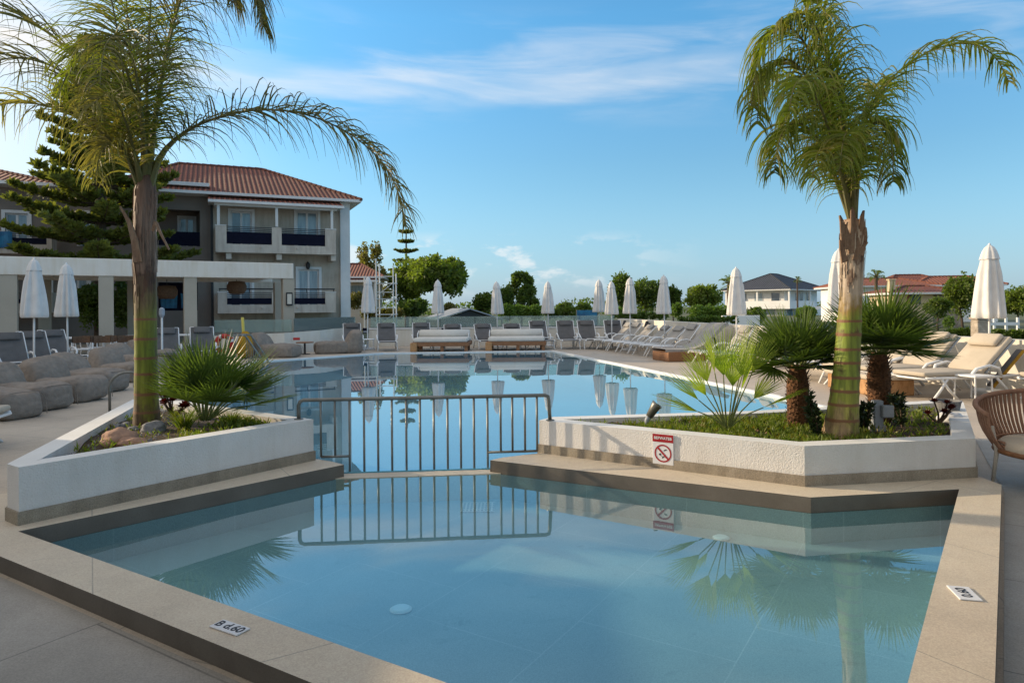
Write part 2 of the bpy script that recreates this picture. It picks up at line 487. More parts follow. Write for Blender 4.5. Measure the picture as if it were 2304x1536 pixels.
def rooftile(name, c, c2, period=.24, row=.42):
    """barrel tiles: ridges run down the slope (UV v), rows across"""
    m, nt, out = nodes_of(name)
    p = nt.nodes.new('ShaderNodeBsdfPrincipled')
    uv = nt.nodes.new('ShaderNodeUVMap')
    sep = nt.nodes.new('ShaderNodeSeparateXYZ'); nt.links.new(uv.outputs[0], sep.inputs[0])
    def mt(op, a, b=None):
        q = nt.nodes.new('ShaderNodeMath'); q.operation = op
        for i, v in enumerate((a, b)):
            if v is None: continue
            if isinstance(v, (int, float)): q.inputs[i].default_value = v
            else: nt.links.new(v, q.inputs[i])
        return q.outputs[0]
    sn = mt('SINE', mt('MULTIPLY', sep.outputs[0], 2 * math.pi / period))
    fr = mt('FRACT', mt('DIVIDE', sep.outputs[1], row))
    h = mt('ADD', mt('MULTIPLY', sn, .5), mt('MULTIPLY', fr, 1.1))
    b = nt.nodes.new('ShaderNodeBump'); b.inputs['Strength'].default_value = 1.0; b.inputs['Distance'].default_value = .09
    nt.links.new(h, b.inputs['Height']); nt.links.new(b.outputs[0], p.inputs['Normal'])
    cell = nt.nodes.new('ShaderNodeTexWhiteNoise'); cell.noise_dimensions = '2D'
    cb = nt.nodes.new('ShaderNodeCombineXYZ')
    nt.links.new(mt('FLOOR', mt('DIVIDE', sep.outputs[0], period)), cb.inputs[0]); nt.links.new(mt('FLOOR', mt('DIVIDE', sep.outputs[1], row)), cb.inputs[1])
    nt.links.new(cb.outputs[0], cell.inputs['Vector'])
    a = ramp(nt, cell.outputs['Value'], [(0, c2), (1, c)])
    a = mixc(nt, .4, a, ramp(nt, noise_n(nt, .8, 4), [(.3, scale_c(c2, .7)), (.7, scale_c(c, 1.15))]))
    # valleys between the barrels are painted dark, their shade put into the colour
    valley_shade = ramp(nt, sn, [(.0, (1, 1, 1)), (.25, (0, 0, 0))])
    a = mixc(nt, valley_shade, a, scale_c(c2, .45))
    a = mixc(nt, ramp(nt, fr, [(.80, (0, 0, 0)), (.92, (1, 1, 1))]), a, scale_c(c2, .5))
    nt.links.new(a, p.inputs['Base Color']); p.inputs['Roughness'].default_value = .75
    nt.links.new(p.outputs[0], out.inputs['Surface'])
    return m

M = {}
M['ground'] = pmat('dry_ground', (.13, .13, .07), (.07, .09, .04), scale=.15, rough=.95, bump=.4, bscale=3, bdist=.1)
M['deck'] = tilemat('deck_tile', (.50, .42, .33), (.39, .325, .255), 1.2, .6, (.24, .22, .20), rot=R(20), ms=.005, rough=.6, scale=1.4)
M['floor'] = tilemat('floor_tile', (.36, .33, .29), (.25, .23, .20), 1.2, 1.2, (.14, .13, .12), rot=R(-58), ms=.006, rough=.55, scale=2.2)
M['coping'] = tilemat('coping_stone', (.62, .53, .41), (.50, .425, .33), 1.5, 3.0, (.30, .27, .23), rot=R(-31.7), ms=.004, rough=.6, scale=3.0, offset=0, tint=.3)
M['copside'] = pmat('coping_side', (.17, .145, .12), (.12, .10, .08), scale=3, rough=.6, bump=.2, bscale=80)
M['kidtile'] = tilemat('kids_pool_tile', (.40, .48, .49), (.32, .39, .40), .9, .9, (.52, .58, .59), rot=R(-58), ms=.0045, rough=.5, scale=1.3)
M['pooltile'] = tilemat('pool_tile', (.16, .46, .58), (.12, .38, .50), .6, .3, (.12, .3, .36), ms=.004, rough=.4, scale=.6)
M['kidwater'] = watermat('kids_pool_water', (.66, .87, .91), wave=.010, f0=.15)
M['poolwater'] = watermat('pool_water', (.42, .84, .93), wave=.015, body=(.32, .50, .56), bf=.30, f0=.24)
M['stucco'] = pmat('white_stucco', (.78, .755, .73), (.71, .685, .66), scale=3, rough=.9, bump=.9, bscale=80, bdist=.009, spec=.2, wx=.35)
M['smoothw'] = pmat('white_cap', (.76, .75, .73), (.70, .69, .66), scale=4, rough=.75, bump=.1, bscale=60)
M['wall'] = pmat('boundary_wall', (.76, .71, .62), (.68, .63, .55), scale=1.5, rough=.9, bump=.3, bscale=40, spec=.2, wx=.3)
M['plinth'] = pmat('plinth_stone', (.36, .31, .24), (.28, .24, .19), scale=5, rough=.8, bump=.5, bscale=90, fine=.4, wx=.5)
M['soil'] = pmat('soil', (.10, .07, .045), (.05, .035, .022), scale=9, rough=1, bump=.9, bscale=26, bdist=.03)
M['steel'] = pmat('brushed_steel', (.24, .24, .22), (.15, .15, .135), scale=5, rough=.4, metal=.6, bump=.05, bscale=80)
M['white'] = pmat('white_paint', (.78, .78, .77), (.70, .70, .69), scale=5, rough=.45, fine=.05)
M['canvas'] = pmat('parasol_canvas', (.70, .68, .65), (.60, .58, .56), scale=4, rough=.9, bump=.2, bscale=120)
M['sling'] = pmat('grey_sling', (.135, .128, .125), (.105, .10, .098), scale=6, rough=.85, bump=.3, bscale=200)
M['slingl'] = pmat('light_sling', (.36, .34, .31), (.30, .28, .26), scale=6, rough=.85, bump=.3, bscale=200)
M['beige'] = pmat('beige_cushion', (.50, .43, .34), (.43, .37, .29), scale=4, rough=.9, bump=.25, bscale=120)
M['bean'] = pmat('taupe_fabric', (.27, .225, .185), (.20, .168, .14), scale=3, rough=.95, bump=.8, bscale=7, bdist=.05)
M['mattress'] = pmat('offwhite_mattress', (.66, .63, .57), (.58, .55, .5), scale=3, rough=.9, bump=.2, bscale=30)
M['wood'] = pmat('oiled_wood', (.30, .14, .06), (.18, .08, .035), scale=3, rough=.55, bump=.3, bscale=20, stretch=(2, 14, 14))
M['woodl'] = pmat('raw_log_wood', (.48, .27, .12), (.30, .15, .06), scale=4, rough=.7, bump=.5, bscale=12, stretch=(6, 6, 1.5))
M['dark'] = pmat('dark_metal', (.03, .03, .032), (.02, .02, .02), rough=.5)
M['navy'] = pmat('navy_panel', (.010, .011, .026), (.007, .008, .018), rough=.8, spec=.08)
M['glass'] = glassmat('guard_glass', (.80, .90, .87), (.60, .72, .68), bf=.26)
M['pane'] = pmat('window_pane', (.10, .14, .17), (.05, .07, .09), scale=1.2, rough=.1, spec=.9, fine=0)
M['paneb'] = pmat('curtained_pane', (.30, .38, .42), (.16, .22, .26), scale=1.6, rough=.15, spec=.8, fine=0, stretch=(6, 6, .6))
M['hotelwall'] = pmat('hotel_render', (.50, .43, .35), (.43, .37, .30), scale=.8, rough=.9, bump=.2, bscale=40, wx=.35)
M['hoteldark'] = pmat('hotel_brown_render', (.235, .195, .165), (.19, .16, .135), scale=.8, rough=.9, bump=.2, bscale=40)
M['hotellight'] = pmat('hotel_parapet_render', (.56, .50, .43), (.50, .445, .38), scale=.8, rough=.9, bump=.15, bscale=40, wx=.4)
M['trim'] = pmat('white_trim', (.72, .71, .69), (.64, .63, .61), scale=2, rough=.7)
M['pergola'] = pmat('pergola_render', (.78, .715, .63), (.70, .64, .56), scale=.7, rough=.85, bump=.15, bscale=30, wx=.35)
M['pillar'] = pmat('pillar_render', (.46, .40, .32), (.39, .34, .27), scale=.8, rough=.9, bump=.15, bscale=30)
M['roof'] = rooftile('terracotta_tiles', (.37, .115, .065), (.25, .075, .045))
M['roofor'] = rooftile('orange_tiles', (.50, .17, .08), (.36, .11, .055), period=.3, row=.45)
M['roofblue'] = rooftile('slate_blue_tiles', (.075, .085, .11), (.05, .058, .08), period=.4, row=.5)
M['housewhite'] = pmat('house_white', (.80, .79, .77), (.72, .71, .69), scale=.5, rough=.85)
M['houseochre'] = pmat('house_ochre', (.62, .50, .33), (.52, .41, .27), scale=.5, rough=.9)
M['housebeige'] = pmat('house_beige', (.66, .60, .50), (.58, .52, .44), scale=.5, rough=.9)
M['stone'] = pmat('rubble_stone', (.50, .42, .33), (.22, .18, .14), scale=5, rough=.95, bump=1, bscale=7, bdist=.06, detail=3)
M['rock'] = pmat('brown_rock', (.42, .25, .17), (.30, .18, .13), scale=5, rough=.9, bump=.6, bscale=14, bdist=.03)
M['rockgrey'] = pmat('grey_rock', (.25, .25, .26), (.17, .17, .18), scale=6, rough=.9, bump=.6, bscale=14, bdist=.03)
M['red'] = pmat('red_paint', (.50, .03, .025), (.42, .02, .02), rough=.5, fine=.05)
M['signred'] = pmat('sign_red', (.36, .012, .018), (.32, .01, .015), rough=.5, fine=.03)
M['signwhite'] = pmat('sign_white', (.72, .73, .76), (.66, .67, .70), rough=.5, fine=.03)
M['ink'] = pmat('black_ink', (.02, .02, .028), (.015, .015, .02), rough=.5, fine=0)
M['yellow'] = pmat('yellow_fabric', (.50, .28, .02), (.34, .16, .01), scale=14, rough=.9, bump=.8, bscale=25, bdist=.03)
M['yellowpole'] = pmat('yellow_pole', (.60, .50, .10), (.5, .4, .06), rough=.5)
M['blue'] = pmat('blue_print', (.03, .24, .42), (.015, .05, .14), scale=2.4, rough=.6, fine=.05)
M['wicker'] = pmat('brown_wicker', (.20, .115, .065), (.11, .06, .035), scale=20, rough=.8, bump=.8, bscale=50)
M['rope'] = pmat('tan_rope', (.36, .20, .13), (.26, .14, .09), scale=18, rough=.85, bump=.7, bscale=120, bdist=.006)
M['beigeleg'] = pmat('beige_leg', (.52, .47, .40), (.46, .42, .36), rough=.5)
M['greyplastic'] = pmat('grey_plastic', (.33, .36, .40), (.28, .31, .35), rough=.5)
M['bark'] = pmat('bark', (.13, .09, .06), (.06, .042, .03), scale=5, rough=.95, bump=.9, bscale=12, bdist=.04, stretch=(3, 3, .6))
M['lamp'] = pmat('underwater_lamp', (.75, .83, .86), (.7, .78, .82), rough=.35, fine=.05)
M['asphalt'] = pmat('asphalt', (.14, .14, .15), (.11, .11, .12), scale=.6, rough=.9)
# leaves
M['palm'] = leafmat('palm_leaflet', (.19, .21, .024), (.085, .11, .018), trans=.5, scale=2.0, tip=(.28, .22, .06))
M['palmdull'] = leafmat('palm_leaflet_dull', (.11, .105, .030), (.055, .052, .018), trans=.35, scale=2.0, tip=(.16, .12, .05))
M['palmdry'] = leafmat('palm_leaflet_golden', (.26, .21, .075), (.16, .14, .04), trans=.5, scale=2.0)
M['palmrach'] = pmat('palm_rachis', (.17, .16, .045), (.10, .08, .03), scale=4, rough=.6)
M['fan'] = leafmat('fan_palm_leaf', (.105, .145, .036), (.05, .085, .025), trans=.40, scale=4, rough=.38)
M['fany'] = leafmat('young_palm_leaf', (.32, .38, .045), (.19, .26, .03), trans=.5, scale=4)
M['fanpet'] = pmat('fan_petiole', (.17, .20, .05), (.11, .13, .03), scale=6, rough=.6)
M['shag'] = pmat('shaggy_trunk', (.20, .095, .045), (.08, .038, .02), scale=14, rough=1, bump=.9, bscale=30, bdist=.03)
M['arau'] = leafmat('norfolk_pine_needles', (.17, .20, .042), (.08, .105, .026), trans=.42, scale=.5, rough=.6, tcol=(1.6, 1.5, .5))
M['tree1'] = leafmat('dark_foliage', (.13, .18, .040), (.065, .10, .024), trans=.45, scale=.5)
M['tree2'] = leafmat('pine_foliage', (.19, .235, .045), (.09, .13, .026), trans=.48, scale=.6)
M['tree3'] = leafmat('bright_foliage', (.14, .18, .030), (.065, .10, .020), trans=.42, scale=.7)
M['tree4'] = leafmat('olive_foliage', (.22, .19, .06), (.12, .11, .036), trans=.42, scale=.6)
M['hedge'] = leafmat('hedge_foliage', (.15, .23, .035), (.075, .13, .022), trans=.3, scale=1.2)
M['cover'] = leafmat('ground_cover', (.20, .25, .036), (.09, .13, .024), trans=.35, scale=5, tip=(.22, .16, .03))
M['shrub'] = leafmat('dark_shrub_leaf', (.035, .055, .020), (.018, .032, .012), trans=.2, scale=6)
M['redleaf'] = leafmat('red_rosette_leaf', (.14, .025, .018), (.07, .015, .012), trans=.25, scale=14, tcol=(1.5, .8, .5))
# ------------------------------------------------------------------ ground, deck, pools
ZC = 0.12                                           # top of the kids' pool surround
KID = [(-3.34, 4.60), (0.99, 1.92), (3.565, 5.46), (2.29, 5.26), (-0.224, 6.63), (-1.61, 6.49)]
SUR = [(-1.75, 6.62), (-1.95, 6.75), (-3.0, 6.0), (-4.0, 5.62), (-4.9, 5.24), (-0.795, 2.70), (1.064, 1.55), (3.99, 5.58), (4.0, 6.0),
       (2.6, 7.2), (0.3, 6.95), (-0.1, 6.75), (-0.224, 6.63), (2.29, 5.26), (3.565, 5.46), (0.99, 1.92), (-3.34, 4.6), (-1.61, 6.49)]
MAIN = [(-1.75, 6.62), (-0.2, 6.75), (0.3, 7.0), (2.6, 7.35), (4.5, 8.1), (4.95, 9.6), (4.6, 11.8), (3.5, 16.4), (1.4, 24.7), (-4.6, 24.2), (-7.8, 20.7), (-4.75, 9.0), (-4.35, 8.3)]
HOLE = [(-3.5, 4.62), (-0.55, 2.78), (1.02, 1.75), (3.75, 5.5), (3.5, 6.6), (4.5, 8.1), (4.95, 9.6), (4.6, 11.8), (3.5, 16.4), (1.4, 24.7), (-4.6, 24.2), (-7.8, 20.7), (-4.75, 9.0), (-4.35, 8.0)]
WA, WB = Vector((4.4, 28.5)), Vector((8.5, 13.1))    # the right hand boundary wall
WD = (WB - WA).normalized()
WEND = WA + WD * 24
WN = Vector((WD.y, -WD.x)); 
if WN.x > 0: WN = -WN                               # towards the pool
DECK = [(-46, -8), (14, -8), (WEND.x, WEND.y), (WA.x, WA.y), (-8.5, 28.5), (-12, 34), (-46, 34)]
BIG = [(-900, -60), (900, -60), (900, 1600), (-900, 1600)]
m = MB(); m.poly(BIG, -0.06, [[(-45, -7), (13, -7), (10.5, 6), (4.3, 28.3), (-12, 33), (-45, 33)]])
tag(m.build('ground', M['ground']), kind='structure')
m = MB(); m.poly(DECK, 0.02, [HOLE])
tag(m.build('pool_deck', [M['deck']]), kind='structure')
# darker floor slabs in front of the kids' pool lie on the deck
FL = [(-12, -7), (12, -7), (9.9, 6.6), (5.35, 7.9), (4.1, 5.7), (1.064, 1.5), (-0.795, 2.66), (-5.0, 5.26), (-12, 8.2)]
m = MB(); m.poly(FL, 0.026)
tag(m.build('floor', M['floor']), kind='structure')
m = MB()
def wallstrip(mb, pts, z0, z1, closed=True):
    n = len(pts)
    for i in range(n if closed else n - 1):
        a, b = pts[i], pts[(i + 1) % n]
        mb.quad((a[0], a[1], z0), (b[0], b[1], z0), (b[0], b[1], z1), (a[0], a[1], z1))
KF = -0.24
m.poly(offset_poly(KID, -.01), KF); wallstrip(m, offset_poly(KID, .004), KF, -.004)
tag(m.build('kids_pool_floor', M['kidtile']), kind='structure')
m = MB()
m.poly(offset_poly(MAIN, -.01), -1.05); wallstrip(m, offset_poly(MAIN, -.01), -1.05, 0.018)
tag(m.build('pool_floor', M['pooltile']), kind='structure')
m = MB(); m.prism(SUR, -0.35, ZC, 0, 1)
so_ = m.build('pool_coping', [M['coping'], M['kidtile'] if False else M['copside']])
tag(so_, kind='structure')
m = MB(); m.poly(offset_poly(KID, -.03), 0.0)
tag(m.build('water', M['kidwater']), kind='structure')
m = MB(); m.poly(offset_poly(MAIN, -.005), 0.0)
tag(m.build('water', M['poolwater']), kind='structure')
# submerged rim between the two pools
m = MB(); m.prism([(-1.68, 6.42), (-0.12, 6.57), (-0.12, 6.74), (-1.75, 6.60)], -1.0, 0.006, 0, 0)
tag(m.build('pool_rim', M['coping']), kind='structure')
# pale overflow edge of the main pool
edge = [(4.5, 8.1), (4.95, 9.6), (4.6, 11.8), (3.5, 16.4), (1.4, 24.7), (-4.6, 24.2), (-7.8, 20.7), (-4.75, 9.0), (-4.35, 8.3)]
m = MB()
for i in range(len(edge) - 1):
    a = Vector(edge[i]); b = Vector(edge[i + 1]); d = (b - a).normalized(); nn = Vector((d.y, -d.x)); nn = -nn if nn.dot(Vector((0, 15)) - a) > 0 else nn
    w = .09
    p = [a - d * .0, b + d * .0, b + nn * w + d * .05, a + nn * w - d * .05]
    m.quad(*[(q.x, q.y, .034) for q in p])
    m.quad((a.x, a.y, -.1), (b.x, b.y, -.1), (b.x, b.y, .034), (a.x, a.y, .034))
tag(m.build('pool_edge', M['smoothw']), kind='structure')

# underwater lamps
def pool_lamp(px, py, label, zf):
    p = ground(px, py, zf)
    t = thing('underwater_lamp', label, 'pool lamp', p, group='round lamps on the pool floor')
    m = MB(); m.lathe([(.060, 0), (.060, .010), (.05, .016), (.0, .02)], 28); m.build('lens', M['lamp'], t, smooth=False)
    m = MB(); m.lathe([(.068, 0), (.068, .006), (.061, .008)], 28); m.build('rim', M['white'], t)
pool_lamp(902, 1371, 'white round lamp on the shallow pool floor nearest the front edge', KF + .002)
pool_lamp(1623, 1210, 'white round lamp on the shallow pool floor below the prohibition sign', KF + .002)
# floor inlet grille
p = ground(1075, 1142, KF + .003)
m = MB((p.x, p.y, p.z))
for i in range(9):
    m.box((p.x - .15 + i * .034, p.y - .14, p.z), (p.x - .135 + i * .034, p.y + .14, p.z + .008))
for j in range(5): m.box((p.x - .155, p.y - .142 + j * .068, p.z + .0085), (p.x + .155, p.y - .13 + j * .068, p.z + .012))
tag(m.build('floor_grille', M['smoothw']), 'faint pale grille on the shallow pool floor behind the railing reflection', 'grille')

# ------------------------------------------------------------------ planters
def planter(label, outer, z_top, soil_z, thick, plinth_h):
    o = Vector((outer[0][0], outer[0][1], ZC))
    t = thing('planter', label, 'planter', o)
    inner = offset_poly(outer, thick)
    m = MB(o); m.prism(outer, -.4, z_top, 1, 0, holes=[inner]); m.build('wall', [M['stucco'], M['smoothw']], t, fix=True)
    ring = offset_poly(outer, -.014)
    m = MB(o); m.prism(ring, -.38, ZC + plinth_h, 0, 0, bottom=False); m.build('plinth', M['plinth'], t)
    # uneven soil
    m = MB(o)
    bm = bmesh.new()
    vs_ = [bm.verts.new((p[0], p[1], soil_z)) for p in offset_poly(outer, thick - .03)]
    es = [bm.edges.new((vs_[i], vs_[(i + 1) % len(vs_)])) for i in range(len(vs_))]
    bmesh.ops.triangle_fill(bm, use_beauty=True, edges=es)
    for _ in range(5): bmesh.ops.subdivide_edges(bm, edges=[e for e in bm.edges if e.calc_length() > .14], cuts=1, use_grid_fill=False)
    bmesh.ops.triangulate(bm, faces=bm.faces)
    for v in bm.verts:
        v.co.z += .05 * noise.noise(v.co * 2.2) + .03 * noise.noise(v.co * 7)
    m.addbm(bm); bm.free()
    m.build('soil', M['soil'], t, smooth=True)
    return t, inner
g = lambda x, y, z: tuple(ground(x, y, z)[:2])
LP = [g(16, 1043, .52), g(42, 1051, .52), g(705, 943, .52), (-4.42, 8.45), (-4.62, 8.3)]
RP = [g(1213, 945, .45), g(1810, 1003, .45), g(2195, 986, .45), (5.28, 8.0), (5.0, 8.15), (2.6, 7.46), (0.42, 7.16)]
planter('white rendered triangular planter left of the railing with a tall palm in it', LP, .52, .44, .17, .092)
planter('white rendered angular planter right of the railing with two stocky fan palms', RP, .45, .38, .17, .088)

# ------------------------------------------------------------------ railing between the pools
A = at(672, 900, 6.70); B = at(1233, 890, 6.93)
t = thing('barrier_railing', 'grey steel railing standing between the two pools', 'railing', (A.x, A.y, 0))
def railpt(px, z):
    f = (px - 672.0) / (1233.0 - 672.0)
    return Vector((A.x + (B.x - A.x) * f, A.y + (B.y - A.y) * f, z))
zt = A.z
zlow = .145
def railm(): return MB((A.x, A.y, 0))
d = (B - A); d.z = 0; d.normalize()
m = railm()
m.tube([Vector((A.x, A.y, .50)), Vector((A.x, A.y, zt - .05)), Vector((A.x, A.y, zt - .018)) + d * .012, Vector((A.x, A.y, zt)) + d * .045,
        Vector((B.x, B.y, zt)) - d * .03, Vector((B.x, B.y, zt - .012)), Vector((B.x, B.y, zt - .05)) + d * .006, Vector((B.x, B.y, .44)) + d * .02], .019, 12)
m.build('top_rail', M['steel'], t, smooth=True)
bars = [720, 751, 783, 815, 846, 877, 909, 940, 971, 1002, 1032, 1062, 1093, 1123, 1150, 1179, 1207]
for b in bars:
    long_ = 783 <= b <= 1093
    m = railm(); m.tube([railpt(b, -.32 if long_ else zlow), railpt(b, zt)], .0115, 8); m.build('bar', M['steel'], t, smooth=True)
for x0, x1 in ((720, 783), (1093, 1207)):
    m = railm(); m.tube([railpt(x0, zlow), railpt(x1, zlow)], .013, 8); m.build('lower_rail', M['steel'], t, smooth=True)
for P_, zz in ((A, .52), (B + d * .02, .45)):
    m = railm(); m.lathe([(.045, 0), (.045, .006), (.03, .012)], 16, (P_.x, P_.y, zz)); m.build('base_flange', M['steel'], t)

# ladder handrails
def arch_rail(name, label, p0, p1, h, parent_label=None, r=.021):
    t = thing(name, label, 'handrail', (p0.x, p0.y, .02))
    for k, off in enumerate((Vector((0, 0, 0)), Vector((.32, .62, 0)))):
        m = MB((p0.x, p0.y, .02))
        a = p0 + off; b = p1 + off
        dd = b - a
        pts = [a, a + Vector((0, 0, h * .62))]
        for i in range(1, 9):
            an = math.pi * i / 9
            pts.append(a + dd * (.5 - .5 * math.cos(an)) + Vector((0, 0, h * .62 + h * .38 * math.sin(an))))
        pts += [b + Vector((0, 0, h * .62)), b + Vector((0, 0, .25))]
        m.tube(pts, r, 10); m.build('rail', M['steel'], t, smooth=True)
        m = MB((p0.x, p0.y, .02)); m.lathe([(.05, 0), (.05, .008), (.025, .014)], 14, (a.x, a.y, .021)); m.build('base_flange', M['steel'], t)
    return t
p0 = ground(247, 928, .02)
arch_rail('pool_handrail', 'pair of arched steel pool handrails behind the left planter', p0, p0 + Vector((.5, .12, 0)), .62)

# slatted step handrail at the far left corner of the pool
p0 = ground(504, 822, .02)
q0 = at(510, 757, p0.y); q1 = at(548, 755, p0.y + .3); q2 = at(585, 808, p0.y + .6)
t = thing('step_handrail', 'grey sloping handrail with slats by the far left pool corner', 'handrail', (p0.x, p0.y, .02))
for off in (0, .42):
    m = MB((p0.x, p0.y, .02)); o_ = Vector((.05, off, 0))
    m.tube([Vector((q0.x, q0.y, .0)) + o_, q0 + o_, (q0 + q1) / 2 + Vector((0, 0, .03)) + o_, q1 + o_, q2 + o_, Vector((q2.x + .05, q2.y, -.05)) + o_], .03, 8)
    m.build('rail', M['steel'], t, smooth=True)
for k in range(9):
    f = (k + .5) / 9
    a = q1.lerp(q2, f)
    m = MB((p0.x, p0.y, .02)); m.tube([a + Vector((.05, 0, -.02)), Vector((a.x + .05, a.y, .0))], .012, 6); m.build('slat', M['steel'], t)

# ------------------------------------------------------------------ boundary walls and glass
t = thing('boundary_wall', 'long cream boundary wall behind the right hand loungers', 'wall', (WA.x, WA.y, 0))
m = MB((WA.x, WA.y, 0))
W2 = WA + WD * 15.94; th = -WN * .25
def wz(s): return 1.10 - .008 * s
n = 24
for i in range(n):
    s0 = 24.0 * i / n; s1 = 24.0 * (i + 1) / n
    a = WA + WD * s0; b = WA + WD * s1; c = b + th; e = a + th
    for (p, q, z0a, z0b, z1a, z1b) in ((a, b, -.05, -.05, wz(s0), wz(s1)), (e, c, -.05, -.05, wz(s0), wz(s1))):
        m.quad((p.x, p.y, z0a), (q.x, q.y, z0b), (q.x, q.y, z1b), (p.x, p.y, z1a))
    m.quad((a.x, a.y, wz(s0)), (b.x, b.y, wz(s1)), (c.x, c.y, wz(s1)), (e.x, e.y, wz(s0)))
a = WEND; c = WEND + th
m.quad((a.x, a.y, -.05), (c.x, c.y, -.05), (c.x, c.y, wz(24)), (a.x, a.y, wz(24)))
a = WA; c = WA + th
m.quad((a.x, a.y, -.05), (c.x, c.y, -.05), (c.x, c.y, wz(0)), (a.x, a.y, wz(0)))
m.build('wall', M['wall'], t)
def wall_lamp(s, label, z=.72):
    p = WA + WD * s + WN * .002
    ang = math.atan2(WD.y, WD.x)
    t = thing('wall_light', label, 'wall light', (p.x, p.y, z), ang, group='small lights on the boundary walls')
    m = MB(); m.bevbox((-.14, -.05 , -.06), (.14, -.003, .06), .01); m.build('housing', M['greyplastic'], t)
    m = MB(); m.bevbox((-.09, -.058, -.035), (.09, -.051, .03), .004); m.build('diffuser', M['white'], t)
wall_lamp(16.7, 'grey rectangular light on the cream wall beside the right parasol', .74)
def cone_lamp(px, py, label):
    # a small dark lamp on the near part of the far corner
    kx = (px - 1152) / F
    s = None
    for i in range(240):
        q = WA + WD * (i * .1)
        if q.x / q.y > kx: s = i * .1; break
    p = WA + WD * s + WN * .004
    z = CAM_H - (py - 689) / F * p.y
    t = thing('wall_light', label, 'wall light', (p.x, p.y, z), math.atan2(WN.y, WN.x), group='small lights on the boundary walls')
    m = MB(); m.lathe([(.03, .12), (.05, .10), (.12, -.10), (.1, -.11)], 12, (.12, 0, 0)); m.build('shade', M['dark'], t)
    m = MB(); m.box((0, -.03, -.02), (.1, .03, .04)); m.build('bracket', M['dark'], t)
cone_lamp(1411, 727, 'left one of two small dark cone lights on the far wall corner')
cone_lamp(1462, 729, 'right one of two small dark cone lights on the far wall corner')

# back parapet with glass above
BW = 28.5
x0 = -6.0
t = thing('back_parapet', 'low white rendered parapet under the glass at the back of the pool', 'wall', (x0, BW, 0))
m = MB((x0, BW, 0)); m.bevbox((x0, BW, -.05), (4.36, BW + .25, .72), .02); m.build('wall', M['wall'], t)
m = MB((x0, BW, 0)); m.bevbox((x0, BW - .03, .722), (4.36, BW + .28, .78), .01); m.build('cap', M['smoothw'], t)
for k, px in enumerate((823, 1000)):
    q = at(px, 743, BW - .01)
    tt = thing('wall_light', ('left' if k == 0 else 'right') + ' one of two dark square lights on the low back parapet', 'wall light', (q.x, BW - .002, q.z), 0, 'small lights on the boundary walls')
    m = MB(); m.bevbox((-.12, -.06, -.12), (.12, -.0, .1), .01); m.build('housing', M['navy'], tt)
    m = MB(); m.box((-.09, -.066, -.09), (.09, -.061, -.02)); m.build('diffuser', M['greyplastic'], tt)
def glass_guard(label, p, q, z0, z1, n, name='glass_balustrade'):
    p = Vector(p); q = Vector(q); L = (q - p).length; d = (q - p).normalized()
    t = thing(name, label, 'balustrade', (p.x, p.y, z0), math.atan2(d.y, d.x))
    w = L / n
    for i in range(n):
        m = MB(); m.box((i * w + .012, -.009, .0), ((i + 1) * w - .012, .009, z1 - z0)); m.build('glass_panel', M['glass'], t)
    m = MB(); m.box((0, -.022, -.03), (L, .022, .028)); m.build('base_channel', M['steel'], t)
    return t
glass_guard('long greenish glass balustrade on the white parapet behind the back row of loungers', (x0 + .05, BW + .125), (4.3, BW + .125), .785, 1.24, 7)
# the white curved wall at the left with its own glass
t = thing('curved_wall', 'white curved low wall behind the far beanbags', 'wall', (-9.3, 24.6, 0))
m = MB((-9.3, 24.6, 0))
cw = []
P_ = [at(475, 745, 24.4), at(560, 745, 24.2), at(640, 745, 24.4), at(720, 745, 25.6), at(765, 745, 27.2), at(790, 745, 28.45)]
for i in range(len(P_) - 1):
    for k in range(4): cw.append(P_[i].lerp(P_[i + 1], k / 4))
cw.append(P_[-1])
ztop = .80
for i in range(len(cw) - 1):
    a, b = cw[i], cw[i + 1]
    za = .66 + .16 * min(1, i / 14); zb = .66 + .16 * min(1, (i + 1) / 14)
    for off in (0, .22):
        m.quad((a.x, a.y + off, -.05), (b.x, b.y + off, -.05), (b.x, b.y + off, zb), (a.x, a.y + off, za))
    m.quad((a.x, a.y, za), (b.x, b.y, zb), (b.x, b.y + .22, zb), (a.x, a.y + .22, za))
a = cw[0]; m.quad((a.x, a.y, -.05), (a.x, a.y + .22, -.05), (a.x, a.y + .22, .66), (a.x, a.y, .66))
m.build('wall', M['wall'], t)
q = at(668, 762, 24.55)
m = MB((q.x, q.y - .03, q.z)); m.bevbox((q.x - .12, q.y - .06, q.z - .045), (q.x + .12, q.y - .02, q.z + .045), .01)
tag(m.build('wall_plaque', M['red']), 'tiny red plaque on the white curved wall', 'plaque')
ga = at(482, 745, 25.2); gb = at(657, 745, 25.2); gc = at(800, 745, 28.6)
glass_guard('greenish glass balustrade panel in front of the pergola end', ga.xy, gb.xy, .74, 1.22, 1)
glass_guard('greenish glass balustrade panel between the pergola end and the back parapet', (gb.x + .06, gb.y + .02), gc.xy, .76, 1.26, 1)

